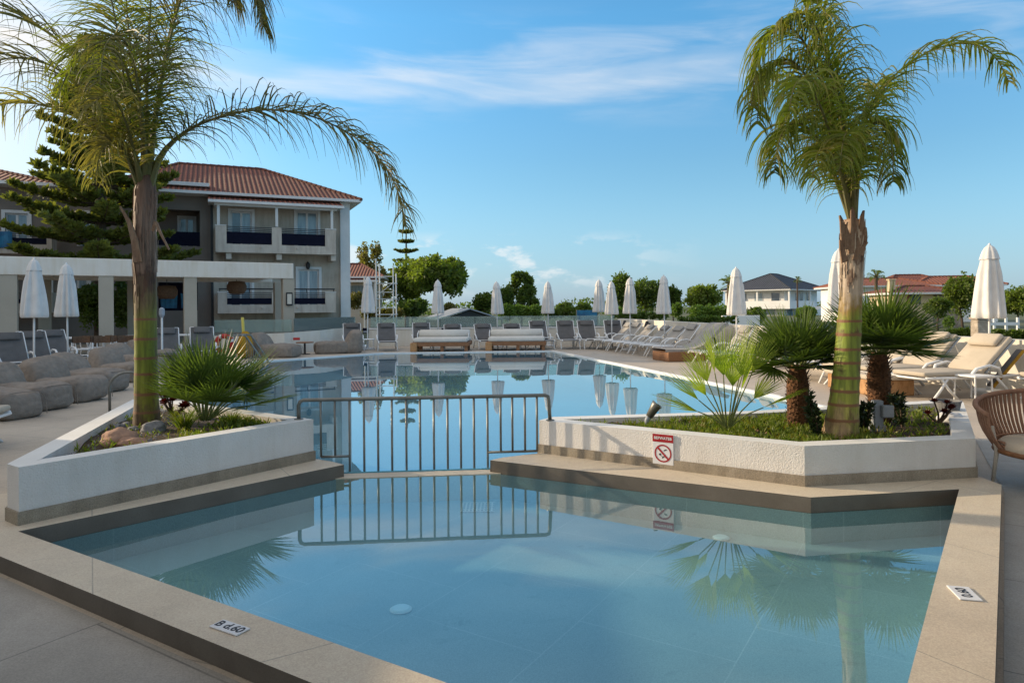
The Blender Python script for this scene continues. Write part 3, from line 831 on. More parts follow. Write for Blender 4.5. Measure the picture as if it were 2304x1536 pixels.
# ------------------------------------------------------------------ pergola
pa = Vector(at(-230, 600, 20.2).xy); pb = Vector(at(660, 600, 26.0).xy)
pd = (pb - pa).normalized(); pL = (pb - pa).length
ptheta = math.atan2(pd.y, pd.x)
t = thing('pergola', 'long cream pergola with thick flat beam and square pillars', 'pergola', (pa.x, pa.y, .02), ptheta)
PB0, PB1 = 2.74, 3.32
m = MB(); m.bevbox((0, -.02, PB0), (pL, .38, PB1), .02); m.build('beam', M['pergola'], t)
m = MB(); m.bevbox((0, 3.9, PB0), (pL, 4.3, PB1), .02); m.build('beam', M['pergola'], t)
for k in range(8):
    x_ = .5 + k * (pL - 1.0) / 7
    m = MB(); m.bevbox((x_ - .1, .383, PB0 + .1), (x_ + .1, 3.897, PB1 - .05), .01); m.build('cross_beam', M['pergola'], t)
m = MB(); m.bevbox((.05, .3, PB1 - .045), (pL - .1, 4.2, PB1 + .02), .01); m.build('roof_slab', M['pergola'], t)
def pgx(px, yoff):
    k = (px - 1152) / F
    bx = pa.x - pd.y * yoff; by = pa.y + pd.x * yoff
    return (k * by - bx) / (pd.x - k * pd.y)
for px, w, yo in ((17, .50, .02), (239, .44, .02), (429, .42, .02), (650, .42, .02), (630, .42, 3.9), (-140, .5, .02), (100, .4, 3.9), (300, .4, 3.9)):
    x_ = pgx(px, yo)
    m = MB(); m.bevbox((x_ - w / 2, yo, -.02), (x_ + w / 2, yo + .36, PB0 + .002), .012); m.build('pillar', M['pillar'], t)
def pworld(x, y, z): return Vector((pa.x + pd.x * x - pd.y * y, pa.y + pd.y * x + pd.x * y, .02 + z))
for px, py, lab in ((376, 655, 'brown woven oval pendant lamp hanging near the blue panels under the pergola'),
                    (533, 646, 'brown woven oval pendant lamp hanging at the right end of the pergola')):
    x_ = pgx(px, 2.0); w_ = pworld(x_, 2.0, 0)
    z = CAM_H + (696 - py) / F * w_.y
    tt = thing('pendant_lamp', lab, 'pendant lamp', (w_.x, w_.y, z), group='woven pendant lamps under the pergola')
    m = MB(); m.lathe([(.10, .25), (.3, .22), (.37, .05), (.36, -.1), (.25, -.26), (.22, -.25)], 20, cap=False); m.build('shade', M['wicker'], tt, smooth=True)
    m = MB(); m.tube([(0, 0, .24), (0, 0, max(.3, 2.75 - z))], .012, 6); m.build('cord', M['dark'], tt)
w_ = pworld(pgx(651, -.03), -.025, 0)
z = CAM_H + (696 - 673) / F * w_.y
tt = thing('notice_frame', 'dark framed notice board on the right pergola pillar', 'notice board', (w_.x, w_.y, z), ptheta)
m = MB(); m.bevbox((-.12, -.04, -.25), (.12, .0, .25), .01); m.build('frame', M['dark'], tt)
m = MB(); m.box((-.08, -.046, -.19), (.08, -.041, .19)); m.build('sheet', M['housebeige'], tt)
# low bar wall behind the pergola seats, with bright blue panels
w0 = pgx(-200, 4.6); w1 = pgx(470, 4.6)
wc = pworld(w0, 4.6, 0)
for i, (pxa, pxb) in enumerate(((356, 404), (402, 446))):
    xa = pgx(pxa, 3.6); xb = pgx(pxb, 3.6)
    c0 = pworld((xa + xb) / 2, 3.6, 0)
    tt = thing('blue_banner', ('left' if i == 0 else 'right') + ' one of two bright blue printed banners hanging under the pergola', 'banner', (c0.x, c0.y, CAM_H), ptheta, 'bright blue banners under the pergola')
    hw = (xb - xa) / 2 - .01
    m = MB(); m.bevbox((-hw, .0, -.02), (hw, .05, 1.1), .01); m.build('backing_board', M['navy'], tt)
    m = MB()
    pr = []
    for k in range(13):
        f = k / 12
        pr.append((-hw + .06 + (2 * hw - .12) * f, .62 + .05 * math.cos(f * math.pi * 2) - .05 * f))
    for k in range(12):
        (xa_, za_), (xb_, zb_) = pr[k], pr[k + 1]
        ya = -.02 - .015 * math.sin(k * 1.7); yb = -.02 - .015 * math.sin((k + 1) * 1.7)
        m.quad((xa_ * .92, ya, .08), (xb_ * .92, yb, .08), (xb_, yb, zb_), (xa_, ya, za_))
    m.build('printed_cloth', M['blue'], tt)

# ------------------------------------------------------------------ hotel
Pc = at(778, 690, 37.5); Pc.z = 0
HT = R(23.9); hr = Vector((math.cos(HT), math.sin(HT))); hn = Vector((-math.sin(HT), math.cos(HT)))
def hx(px, yo=0.0):
    k = (px - 1152) / F
    bx = Pc.x + hn.x * yo; by = Pc.y + hn.y * yo
    return (k * by - bx) / (hr.x - k * hr.y)
def hz(px, py, yo=0.0):
    x = hx(px, yo); Y = Pc.y + hr.y * x + hn.y * yo
    return CAM_H + (691.5 - .008 * (px - 1152) - py) / F * Y
hotel = thing('hotel_building', 'taupe hotel building with red tiled hip roofs and navy balconies', 'hotel', (Pc.x, Pc.y, 0), HT)
xl = hx(478)
XE = -46.0
def hwall(x0, x1, z0, z1, openings, mat, y0=0.0, th=.3, name='wall'):
    """wall slab with rectangular openings (x0,x1,z0,z1)"""
    xs = sorted(set([x0, x1] + [o[0] for o in openings] + [o[1] for o in openings]))
    zs = sorted(set([z0, z1] + [o[2] for o in openings] + [o[3] for o in openings]))
    m = MB()
    def solid(i, j):
        if i < 0 or j < 0 or i >= len(xs) - 1 or j >= len(zs) - 1: return False
        cx = (xs[i] + xs[i + 1]) / 2; cz = (zs[j] + zs[j + 1]) / 2
        return not any(o[0] < cx < o[1] and o[2] < cz < o[3] for o in openings)
    for i in range(len(xs) - 1):
        for j in range(len(zs) - 1):
            if not solid(i, j): continue
            a, b, c, d = xs[i], xs[i + 1], zs[j], zs[j + 1]
            m.quad((a, y0, c), (b, y0, c), (b, y0, d), (a, y0, d))
            m.quad((a, y0 + th, c), (b, y0 + th, c), (b, y0 + th, d), (a, y0 + th, d))
            if not solid(i - 1, j): m.quad((a, y0, c), (a, y0 + th, c), (a, y0 + th, d), (a, y0, d))
            if not solid(i + 1, j): m.quad((b, y0, c), (b, y0 + th, c), (b, y0 + th, d), (b, y0, d))
            if not solid(i, j - 1): m.quad((a, y0, c), (b, y0, c), (b, y0 + th, c), (a, y0 + th, c))
            if not solid(i, j + 1): m.quad((a, y0, d), (b, y0, d), (b, y0 + th, d), (a, y0 + th, d))
    m.build(name, mat, hotel)
def hwindow(o, y0=0.0, pane='paneb', surround=.14):
    x0, x1, z0, z1 = o
    m = MB()
    s = surround
    for lo, hi in (((x0 - s, y0 - .05, z0), (x0, y0 - .001, z1 + s)), ((x1, y0 - .05, z0), (x1 + s, y0 - .001, z1 + s)), ((x0, y0 - .05, z1), (x1, y0 - .001, z1 + s))):
        m.box(lo, hi)
    xm = (x0 + x1) / 2
    for lo, hi in (((x0, y0 + .08, z0), (x0 + .07, y0 + .16, z1)), ((x1 - .07, y0 + .08, z0), (x1, y0 + .16, z1)), ((xm - .05, y0 + .08, z0), (xm + .05, y0 + .16, z1)),
                   ((x0 + .07, y0 + .081, z1 - .08), (xm - .05, y0 + .159, z1)), ((xm + .05, y0 + .081, z1 - .08), (x1 - .07, y0 + .159, z1))):
        m.box(lo, hi)
    f = m.build('window', M['trim'], hotel)
    for a, b, mm in ((x0 + .07, xm - .05, 'pane' if pane == 'mix' else pane), (xm + .05, x1 - .07, 'paneb' if pane == 'mix' else pane)):
        m = MB(); m.box((a, y0 + .11, z0 + .02), (b, y0 + .13, z1 - .081)); m.build('pane', M[mm], f)
ztop_ = hz(700, 461)
zb1 = hz(620, 512, -1.2); zb0 = hz(620, 570, -1.2); zs1 = zb0 + .25
zl1 = hz(620, 658, -1.2); zl0 = hz(620, 704, -1.2)
W = []
ou1 = (hx(521), hx(568), zs1, hz(545, 476)); ou2 = (hx(669), hx(716), zs1, hz(690, 476))
ol1 = (hx(518), hx(566), zl0 + .2, hz(545, 612)); ol2 = (hx(672), hx(718), zl0 + .2, hz(690, 606))
hwall(xl, 0, -.1, ztop_ + .55, [ou1, ou2, ol1, ol2], M['hotelwall'])
hwindow(ou1, pane='mix'); hwindow(ou2); hwindow(ol1, pane='mix'); hwindow(ol2)
# floors and room backs behind the openings
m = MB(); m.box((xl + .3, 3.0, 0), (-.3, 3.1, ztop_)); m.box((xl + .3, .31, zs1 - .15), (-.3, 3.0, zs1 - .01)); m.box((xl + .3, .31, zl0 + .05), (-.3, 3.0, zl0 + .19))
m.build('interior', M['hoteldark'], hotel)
# corner pilaster
m = MB(); m.bevbox((-.30, -.22, -.1), (.22, 0.25, ztop_ + .45), .01); m.build('corner_pilaster', M['trim'], hotel)
m = MB(); m.bevbox((0, .26, -.1), (.18, 10.8, ztop_ + .5), .01); m.build('side_wall', M['hotelwall'], hotel)
m = MB(); m.box((xl - .06, -.06, -.1), (xl + .06, -.002, ztop_ + .3)); m.build('downpipe', M['dark'], hotel)
# balconies of the main block
def balcony(xa, xb, z0, z1, gaps, y0=-1.25, rail_over=None):
    m = MB()
    m.box((xa, y0, z0), (xb, -.002, z0 + .22))
    m.box((xa, y0, z0 + .221), (xa + .14, -.002, z1)); m.box((xb - .14, y0, z0 + .221), (xb, -.002, z1))
    cur = xa + .141
    gz = z0 + .42
    m.box((cur, y0, z0 + .221), (xb - .141, y0 + .14, gz))
    edges_ = [cur] + [v for gp in gaps for v in gp] + [xb - .141]
    for i in range(0, len(edges_), 2):
        if edges_[i + 1] - edges_[i] > .02: m.box((edges_[i], y0, gz + .001), (edges_[i + 1], y0 + .14, z1))
    f = m.build('balcony', M['hotellight'], hotel)
    for ga, gb in gaps:
        m = MB(); m.box((ga, y0 + .05, gz + .03), (gb, y0 + .09, z1 - .28)); m.build('privacy_panel', M['navy'], f)
        m = MB()
        for zz in (z1 - .03, z1 - .12, z1 - .21): m.box((ga, y0 + .04, zz - .02), (gb, y0 + .09, zz + .015))
        m.build('balustrade', M['dark'], f)
    m = MB()
    m.box((xa - .02, y0 - .02, z1 + .002), (edges_[1], y0 + .16, z1 + .04)); m.box((edges_[-2], y0 - .02, z1 + .002), (xb + .02, y0 + .16, z1 + .04))
    m.build('coping', M['trim'], f)
    for fx_ in (.36, .66):
        xx = xa + (xb - xa) * fx_
        m = MB(); m.tube([(xx, y0 - .001, z0 + .27), (xx, y0 - .12, z0 + .24)], .035, 8); m.build('drain_spout', M['hotellight'], f)
    return f
by = -1.25
bxa, bxb = hx(486, by), hx(757, by)
balcony(bxa, bxb, zb0, zb1, [(hx(511, by), hx(613, by)), (hx(635, by), hx(733, by))])
bxa2, bxb2 = hx(490, by), hx(756, by)
balcony(bxa2, bxb2, zl0, zl1, [(hx(511, by), hx(612, by)), (hx(634, by), hx(732, by))])
m = MB(); m.tube([(bxa2 + .05, by + .07, zl1 + .18), (bxb2 - .05, by + .07, zl1 + .18)], .035, 8)
for k in range(5): m.tube([(bxa2 + .1 + k * (bxb2 - bxa2 - .2) / 4, by + .07, zl1), (bxa2 + .1 + k * (bxb2 - bxa2 - .2) / 4, by + .07, zl1 + .17)], .02, 6)
m.build('balcony_rail', M['dark'], hotel)
for px in (515, 627, 748):
    x_ = hx(px, -.6)
    m = MB(); m.bevbox((x_ - .13, -1.1, zb0 - .32), (x_ + .13, -.002, zb0 - .002), .01); m.build('bracket', M['hotellight'], hotel)
# posts and small tiled canopy over the upper balcony
zc0 = hz(620, 468, -1.2)
m = MB(); m.box((bxa - .05, -1.3, zc0), (bxb + .05, -1.1, zc0 + .2)); m.box((bxa - .05, -1.099, zc0 + .001), (bxa + .12, -.002, zc0 + .199)); m.box((bxb - .12, -1.099, zc0 + .001), (bxb + .05, -.002, zc0 + .199)); m.build('canopy_beam', M['trim'], hotel)
for px in (493, 624, 748):
    x_ = hx(px, -1.2)
    m = MB(); m.box((x_ - .065, -1.27, zb1 + .042), (x_ + .065, -1.14, zc0 - .001)); m.build('canopy_post', M['trim'], hotel)
def roofface(mb, uvs, pts, eave_dir, up_dir):
    e = Vector(eave_dir).normalized(); u = Vector(up_dir).normalized(); o = Vector(pts[0])
    i = [mb.vert(p) for p in pts]; mb.face(i)
    uvs.append([((Vector(p) - o).dot(e), (Vector(p) - o).dot(u)) for p in pts])
def uvbuild(mb, uvs, name, mat, parent):
    me = bpy.data.meshes.new(name); me.from_pydata(mb.v, [], mb.f); me.materials.append(mat)
    lay = me.uv_layers.new(name='UVMap')
    k = 0
    for fu in uvs:
        for uv in fu: lay.data[k].uv = uv; k += 1
    o = bpy.data.objects.new(name, me); col.objects.link(o)
    if parent is not None:
        o.parent = parent; KIDS.setdefault(parent.name, []).append(o)
    else: o.location = mb.o
    return o
def hiproof(parent, x0, x1, y0, y1, ze, zr, rx0, rx1, ry, mat, name='roof', fascia='trim', th=.14, ridge=True):
    mb = MB(); uv = []
    E = [(x0, y0, ze), (x1, y0, ze), (x1, y1, ze), (x0, y1, ze)]; Rg = [(rx0, ry, zr), (rx1, ry, zr)]
    roofface(mb, uv, [E[0], E[1], Rg[1], Rg[0]], (1, 0, 0), (0, ry - y0, zr - ze))
    roofface(mb, uv, [E[1], E[2], Rg[1]], (0, 1, 0), (rx1 - x1, 0, zr - ze))
    roofface(mb, uv, [E[2], E[3], Rg[0], Rg[1]], (-1, 0, 0), (0, ry - y1, zr - ze))
    roofface(mb, uv, [E[3], E[0], Rg[0]], (0, -1, 0), (rx0 - x0, 0, zr - ze))
    o = uvbuild(mb, uv, name, mat, parent)
    m = MB()
    for a, b in ((E[0], E[1]), (E[1], E[2]), (E[2], E[3]), (E[3], E[0])):
        m.quad((a[0], a[1], a[2] - th), (b[0], b[1], b[2] - th), b, a)
    m.quad(*[(p[0], p[1], p[2] - th) for p in E])
    m.build('eaves', M[fascia], o)
    if ridge:
        m = MB()
        for a, b in ((E[0], Rg[0]), (E[1], Rg[1]), (E[2], Rg[1]), (E[3], Rg[0]), (Rg[0], Rg[1])):
            a = Vector(a); b = Vector(b); L = (b - a).length; nseg = max(2, int(L / .38))
            for k in range(nseg):
                p = a.lerp(b, k / nseg); q = a.lerp(b, (k + 1.12) / nseg)
                m.tube([p, q], [.11, .085], 6, cap=True)
        m.build('ridge_tiles', mat, o)
        # ridge tiles take the same clay; give them a plain uv
    return o
zE = hz(640, 440, -.7)
hiproof(hotel, -11.6, .75, -.75, 11.6, zE, hz(590, 381, 5.4), -8.4, -3.9, 5.4, M['roof'])
# canopy roof (sloping strip below the main eave)
mb = MB(); uv = []
zq0, zq1 = zc0 + .22, zE - .16
roofface(mb, uv, [(hx(470, -1.5), -1.55, zq0), (hx(776, -1.5), -1.55, zq0), (hx(776, -1.5), -.02, zq0 + .42), (hx(470, -1.5), -.02, zq0 + .42)], (1, 0, 0), (0, 1.5, .42))
cr = uvbuild(mb, uv, 'balcony_roof', M['roof'], hotel)
m = MB(); m.box((hx(470, -1.5), -1.60, zq0 - .12), (hx(776, -1.5), -1.56, zq0 + .01)); m.box((hx(470, -1.5), -1.558, zq0 - .05), (hx(776, -1.5), -.003, zq0 - .01)); m.build('gutter', M['trim'], cr)
# recessed middle wing
og = (hx(402), hx(437), zs1 + .02, hz(420, 480)); og2 = (hx(362), hx(452), zs1 - .45, zs1 + .9)
lgz0, lgz1 = hz(400, 552), hz(400, 470)
lgx0, lgx1 = hx(352), hx(451)
lo2 = (hx(372), hx(440), zl0 + .2, hz(400, 606))
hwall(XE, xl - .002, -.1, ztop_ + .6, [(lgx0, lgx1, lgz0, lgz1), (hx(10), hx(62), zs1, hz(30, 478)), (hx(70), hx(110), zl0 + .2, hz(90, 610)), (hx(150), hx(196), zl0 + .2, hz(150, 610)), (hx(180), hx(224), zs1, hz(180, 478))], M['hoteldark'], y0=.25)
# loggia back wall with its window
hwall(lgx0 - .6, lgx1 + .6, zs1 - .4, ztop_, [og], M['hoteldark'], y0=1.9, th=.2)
hwindow(og, y0=1.9, pane='pane', surround=.1)
m = MB(); m.box((lgx0 - .6, .56, lgz0 - .2), (lgx1 + .6, 1.89, lgz0 - .002)); m.box((lgx0 - .6, .56, lgz1 + .1), (lgx1 + .6, 1.89, lgz1 + .2)); m.build('loggia_floor', M['hoteldark'], hotel)
m = MB(); m.box((lgx0 + .002, .3, lgz0 + .02), (lgx1 - .002, .36, lgz0 + .72)); m.build('privacy_panel', M['navy'], hotel)
for o in ((hx(10), hx(62), zs1, hz(30, 478)), (hx(70), hx(110), zl0 + .2, hz(90, 610)), (hx(150), hx(196), zl0 + .2, hz(150, 610)), (hx(180), hx(224), zs1, hz(180, 478))):
    hwindow(o, y0=.25, pane='mix')
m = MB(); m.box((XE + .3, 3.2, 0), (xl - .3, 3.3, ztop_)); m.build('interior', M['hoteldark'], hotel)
# flat white fascia above the middle wing
m = MB(); m.bevbox((hx(330, -.5), -.75, zE - .14), (-14.25, .249, zE + .02), .01) if False else m.bevbox((hx(345), -.35, ztop_ + .602), (xl - .1, .6, ztop_ + .78), .01); m.build('fascia', M['trim'], hotel)
# left block: balcony and roof
lbxa, lbxb = hx(-170, by + .2), hx(118, by + .2)
balcony(lbxa, lbxb, hz(60, 570, by), hz(60, 520, by), [(hx(-60, by), hx(-20, by)), (hx(8, by), hx(104, by))], y0=by + .2)
balcony(lbxa, lbxb, hz(60, 704, by), hz(60, 658, by), [(hx(-60, by), hx(-20, by)), (hx(8, by), hx(104, by))], y0=by + .2)
hiproof(hotel, XE - .6, hx(128, -.9), -.9, 11.0, zE - .05, hz(50, 372, 5), XE + 4, hx(128, -.9) - 5.5, 5.0, M['roof'])
m = MB(); m.box((XE - .002, .25, -.1), (XE + .25, 10.5, ztop_ + .5)); m.build('side_wall', M['hotelwall'], hotel)
m = MB(); m.box((XE, 10.51, -.1), (.18, 10.8, ztop_ + .5)); m.build('back_wall', M['hotelwall'], hotel)
# wall lantern
x_ = hx(693, -.1)
tt = thing('wall_lantern', 'small dark lantern above the ground floor hotel window', 'lantern', (Pc.x + hr.x * x_ , Pc.y + hr.y * x_ , hz(693, 598)), HT)
m = MB(); m.lathe([(.05, -.2), (.1, -.12), (.12, .1), (.02, .2)], 8, (0, -.2, 0)); m.build('lamp_body', M['dark'], tt)
m = MB(); m.tube([(0, -.001, .1), (0, -.12, .22), (0, -.2, .2)], .02, 6); m.build('bracket', M['dark'], tt)
# towels over the far left balcony
x_ = hx(8, by); 
tt = thing('beach_towel', 'bright blue towel hung over the left hotel balcony', 'towel', (Pc.x + hr.x * x_ + hn.x * (by + .19), Pc.y + hr.y * x_ + hn.y * (by + .19), hz(8, 530, by)), HT)
m = MB()
for i in range(8):
    xa = -.3 + i * .075; xb = xa + .075
    ya, yb = -.04 - .02 * math.sin(i * 1.3), -.04 - .02 * math.sin((i + 1) * 1.3)
    m.quad((xa, ya, -.55), (xb, yb, -.5), (xb, yb, .2), (xa, ya, .2))
    m.quad((xa, ya + .02, -.55), (xb, yb + .02, -.5), (xb, yb + .02, .2), (xa, ya + .02, .2))
m.build('cloth', M['blue'], tt)

# unseen canopy above the viewer, shaped to keep sky light off the front floor
t = thing('shade_canopy', 'unseen flat canopy added above the viewer to darken the front floor', 'canopy', (0, 0, .02))
cp = [(-8.4, -6), (11, -6), (11, 7.5), (6.9, 7.5), (3.0, 2.3), (-2.4, 1.9), (-8.4, 1.9)]
m = MB((0, 0, .02)); m.prism(cp, 3.14, 3.30); m.build('roof', M['pergola'], t)
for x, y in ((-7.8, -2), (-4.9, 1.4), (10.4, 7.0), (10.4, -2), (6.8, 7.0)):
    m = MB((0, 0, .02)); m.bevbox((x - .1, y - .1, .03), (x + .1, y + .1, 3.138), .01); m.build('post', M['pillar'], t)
# unseen blocks beyond the left picture edge, added to cast shade into view
def shade_block(label, lo, hi, name='left_shade_block'):
    t = thing(name, label, 'building', (lo[0], lo[1], 0))
    o = Vector((lo[0], lo[1], 0))
    m = MB(o); m.box((lo[0], lo[1], -.05), (hi[0], hi[1], hi[2])); m.build('wall', M['hotelwall'], t)
    m = MB(o); m.bevbox((lo[0] - .2, lo[1] - .2, hi[2] + .002), (hi[0] + .2, hi[1] + .2, hi[2] + .25), .03); m.build('parapet', M['trim'], t)
    nx = max(2, int((hi[1] - lo[1]) / 3.2))
    for k in range(nx):
        yc = lo[1] + (k + .5) * (hi[1] - lo[1]) / nx
        for z0 in [z for z in (.3, 3.3, 6.3) if z + 2.2 < hi[2]]:
            m = MB(o); m.box((hi[0] + .002, yc - .75, z0), (hi[0] + .06, yc + .75, z0 + 2.15)); f = m.build('window', M['trim'], t)
            m = MB(o); m.box((hi[0] + .061, yc - .65, z0 + .08), (hi[0] + .07, yc + .65, z0 + 2.05)); m.build('pane', M['pane'], f)
SHADE_BLOCKS = True
if SHADE_BLOCKS:
    shade_block('unseen taupe two storey block added at far left to shade the beanbags', (-33, 12, 0), (-21.0, 24.5, 5.6))
    shade_block('unseen single storey block added close by at the left to shade the foreground', (-15.5, -4.0, 0), (-8.6, 7.3, 2.42), 'near_shade_block')
# ------------------------------------------------------------------ sign, depth plates
def text_mesh(txt, size, mat, name, parent, mtx, bold=True, ext=.0008):
    cu = bpy.data.curves.new(name, 'FONT'); cu.body = txt; cu.size = size; cu.align_x = 'CENTER'; cu.align_y = 'CENTER'
    cu.extrude = ext
    if bold: cu.offset = size * .02
    o = bpy.data.objects.new(name, cu); col.objects.link(o)
    dg = bpy.context.evaluated_depsgraph_get(); dg.update()
    me = bpy.data.meshes.new_from_object(o.evaluated_get(dg)); me.name = name
    bpy.data.objects.remove(o); 
    me.transform(mtx)
    me.materials.clear(); me.materials.append(mat)
    q = bpy.data.objects.new(name, me); col.objects.link(q); q.parent = parent
    KIDS.setdefault(parent.name, []).append(q)
    return q
ra, rb = Vector(RP[0]), Vector(RP[1])
rd = (rb - ra).normalized()
def onwall(px):
    k = (px - 1152) / F
    s = (k * ra.y - ra.x) / (rd.x - k * rd.y)
    return ra + rd * s
q = onwall(1490.5); out_ = Vector((rd.y, -rd.x)); 
if out_.y > 0: out_ = -out_
zt_ = CAM_H - (976 - 688.8) / F * q.y; zb_ = CAM_H - (1044 - 688.8) / F * q.y
wS = (onwall(1514) - onwall(1467)).length
hS = zt_ - zb_
sg = thing('prohibition_sign', 'red and white prohibition sign fixed on the right planter wall', 'sign', (q.x + out_.x * .004, q.y + out_.y * .004, zb_), math.atan2(rd.y, rd.x))
m = MB(); m.bevbox((-wS / 2, -.012, 0), (wS / 2, 0, hS), .004); m.build('board', M['signwhite'], sg)
m = MB(); m.box((-wS / 2 + .001, -.0145, hS * .74), (wS / 2 - .001, -.0122, hS - .001)); m.build('red_header', M['signred'], sg)
MX = Matrix.Translation((0, -.0155, hS * .865)) @ Matrix.Rotation(R(90), 4, 'X')
text_mesh('BEFWATEB', hS * .125, M['signwhite'], 'lettering', sg, MX)
m = MB(); rr_ = wS * .405; cz = hS * .37
for k in range(40):
    a0, a1 = 2 * math.pi * k / 40, 2 * math.pi * (k + 1) / 40
    for (ri, ro) in ((rr_ * .84, rr_),):
        m.quad((ri * math.cos(a0), -.0145, cz + ri * math.sin(a0)), (ro * math.cos(a0), -.0145, cz + ro * math.sin(a0)), (ro * math.cos(a1), -.0145, cz + ro * math.sin(a1)), (ri * math.cos(a1), -.0145, cz + ri * math.sin(a1)))
dx = rr_ * .9 * math.cos(R(45)); w2 = .006
m.quad((-dx - w2, -.0148, cz + dx - w2), (-dx + w2, -.0148, cz + dx + w2), (dx + w2, -.0148, cz - dx + w2), (dx - w2, -.0148, cz - dx - w2))
m.build('prohibition_ring', M['signred'], sg, fix=False)
m = MB()
def blob(px, pz, rx, rz, ang=0):
    pts = [(px + rx * math.cos(a) * math.cos(ang) - rz * math.sin(a) * math.sin(ang), -.0140, cz + pz + rx * math.cos(a) * math.sin(ang) + rz * math.sin(a) * math.cos(ang)) for a in [2 * math.pi * i / 12 for i in range(12)]]
    m.face([m.vert(p) for p in pts])
u = rr_
blob(.28 * u, .40 * u, .20 * u, .06 * u, .3); blob(-.35 * u, -.12 * u, .15 * u, .09 * u, .6); blob(.05 * u, -.38 * u, .16 * u, .07 * u, .2)
blob(-.05 * u, -.5 * u, .10 * u, .05 * u, 1.0); blob(-.24 * u, -.26 * u, .12 * u, .04 * u, -.7); blob(.14 * u, .32 * u, .08 * u, .05 * u, .9)
m.build('diver_pictogram', M['ink'], sg, fix=False)

def plate(px4, txt, label, spin, size):
    P4 = [ground(x, y, ZC + .0) for x, y in px4]
    c = sum(P4, Vector()) / 4
    ex = (P4[1] - P4[0] + P4[2] - P4[3]) / 2; ey = (P4[3] - P4[0] + P4[2] - P4[1]) / 2
    ang = math.atan2(ex.y, ex.x)
    t = thing('depth_plate', label, 'depth marker', (c.x, c.y, ZC), ang, 'depth plates on the pool surround')
    w, h = ex.length, ey.length
    m = MB(); m.bevbox((-w / 2, -h / 2, .0008), (w / 2, h / 2, .008), .003); m.build('plate', M['signwhite'], t)
    text_mesh(txt, size * .8, M['ink'], 'numerals', t, Matrix.Translation((0, 0, .0088)) @ Matrix.Rotation(spin, 4, 'Z'), ext=.0004)
plate([(467, 1410), (530, 1430), (566, 1417), (506, 1396)], 'B d.60', 'white depth plate with black numerals on the front left pool surround', 0, .085)
plate([(2141, 1347), (2193, 1351), (2198, 1325), (2147, 1321)], '0.60', 'grey depth plate with black numerals on the right pool surround', R(90), .085)

# ------------------------------------------------------------------ parasols
def parasol_proto(name, label, loc, group, n_f=8, sd=5):
    t = thing(name, label, 'parasol', loc, 0, group)
    rnd = random.Random(sd)
    ph = [rnd.uniform(-.25, .25) for _ in range(n_f)]
    def fold(a, j, z):
        k = 1.0 if z < 2.2 else .35
        q_ = noise.noise(Vector((math.cos(a) * 1.6, math.sin(a) * 1.6, z * 1.1 + sd * 5.1)))
        w = .15 * math.cos(n_f * a + (.6 + .1 * sd) * math.sin(a * 2 + sd) + q_ * .9) + .05 * math.cos(3 * a + z * 2 + sd) + .10 * q_
        return 1 + w * k * 1.3
    m = MB()
    m.lathe([(.205, 1.32), (.226, 1.34), (.222, 1.42), (.206, 1.60), (.184, 1.85), (.160, 2.1), (.139, 2.3), (.125, 2.42)], 64, fold=fold, cap=False)
    m.lathe([(.17, 1.36), (.10, 2.40)], 32, fold=fold, cap=False)
    m.build('canopy', M['canvas'], t, smooth=True, fix=True)
    m = MB()
    m.lathe([(.150, 2.355), (.141, 2.38), (.131, 2.42), (.106, 2.50), (.072, 2.565), (.035, 2.60), (.0, 2.605)], 48, fold=lambda a, j, z: 1 + .07 * math.cos(n_f * a), cap=False)
    c = m.build('vent_cap', M['canvas'], t, smooth=True)
    m = MB(); m.lathe([(.02, 2.59), (.025, 2.62), (.0, 2.65)], 10); m.build('finial', M['white'], c, smooth=True)
    m = MB(); m.tube([(0, 0, .05), (0, 0, 2.45)], .021, 10); m.build('pole', M['white'], t, smooth=True)
    m = MB(); m.lathe([(.27, 0), (.27, .05), (.25, .07), (.05, .08), (.045, .3), (.03, .31)], 24); m.build('base', M['white'], t)
    return t
PG = 'closed cream parasols round the pool'
par = [(2225, 12.0, 'large closed cream parasol beside the long cream wall at far right', 1.0),
       (1893, 15.0, 'closed parasol half hidden behind the right tall palm trunk', 1.07),
       (1657, 18.6, 'closed cream parasol in front of the white house with slate roof', 1.0),
       (1495, 23.0, 'closed parasol rising above the right hand loungers, first left of the bright round bush', 1.0),
       (1417, 24.6, 'closed parasol standing by the wall corner in front of dark trees', 1.0),
       (1376, 26.0, 'closed parasol just right of its overlapping neighbour at the wall corner', .97),
       (1348, 29.6, 'closed parasol behind the glass corner overlapping its right neighbour', 1.08),
       (1233, 27.6, 'closed parasol at the right end of the second daybed', 1.0),
       (1119, 27.4, 'closed parasol behind the second daybed in front of the bushy trees', 1.0),
       (985, 27.2, 'closed parasol behind the first daybed in front of the umbrella pine', 1.03),
       (826, 26.4, 'closed parasol in front of the scaffold and small red roofed house', 1.07),
       (75, 16.2, 'closed parasol at far left in front of the pergola, the taller of two', 1.08),
       (152, 18.0, 'closed parasol left of the palm trunk in front of the pergola, the lower of two', 1.08)]
p0_ = None
for i, (px, Y, lab, sc) in enumerate(par):
    p = ground(px, 760, .02); k = at(px, 691, Y)
    loc = (k.x, Y, .02 if i != 6 else -.06)
    if i in (0, 2, 3, 7, 9, 11):
        p0_ = parasol_proto('parasol', lab, loc, PG, sd=3 + i)
        p0_.scale = (sc, sc, sc); p0_.rotation_euler = (0, R(random.uniform(0, 1.2)), i * 1.3)
    else:
        c = again(p0_, lab, loc, rz=i * 1.3, scale=sc)
        c.rotation_euler = (R(random.uniform(-1, 1)), R(random.uniform(0, 1.6)), i * 1.3)

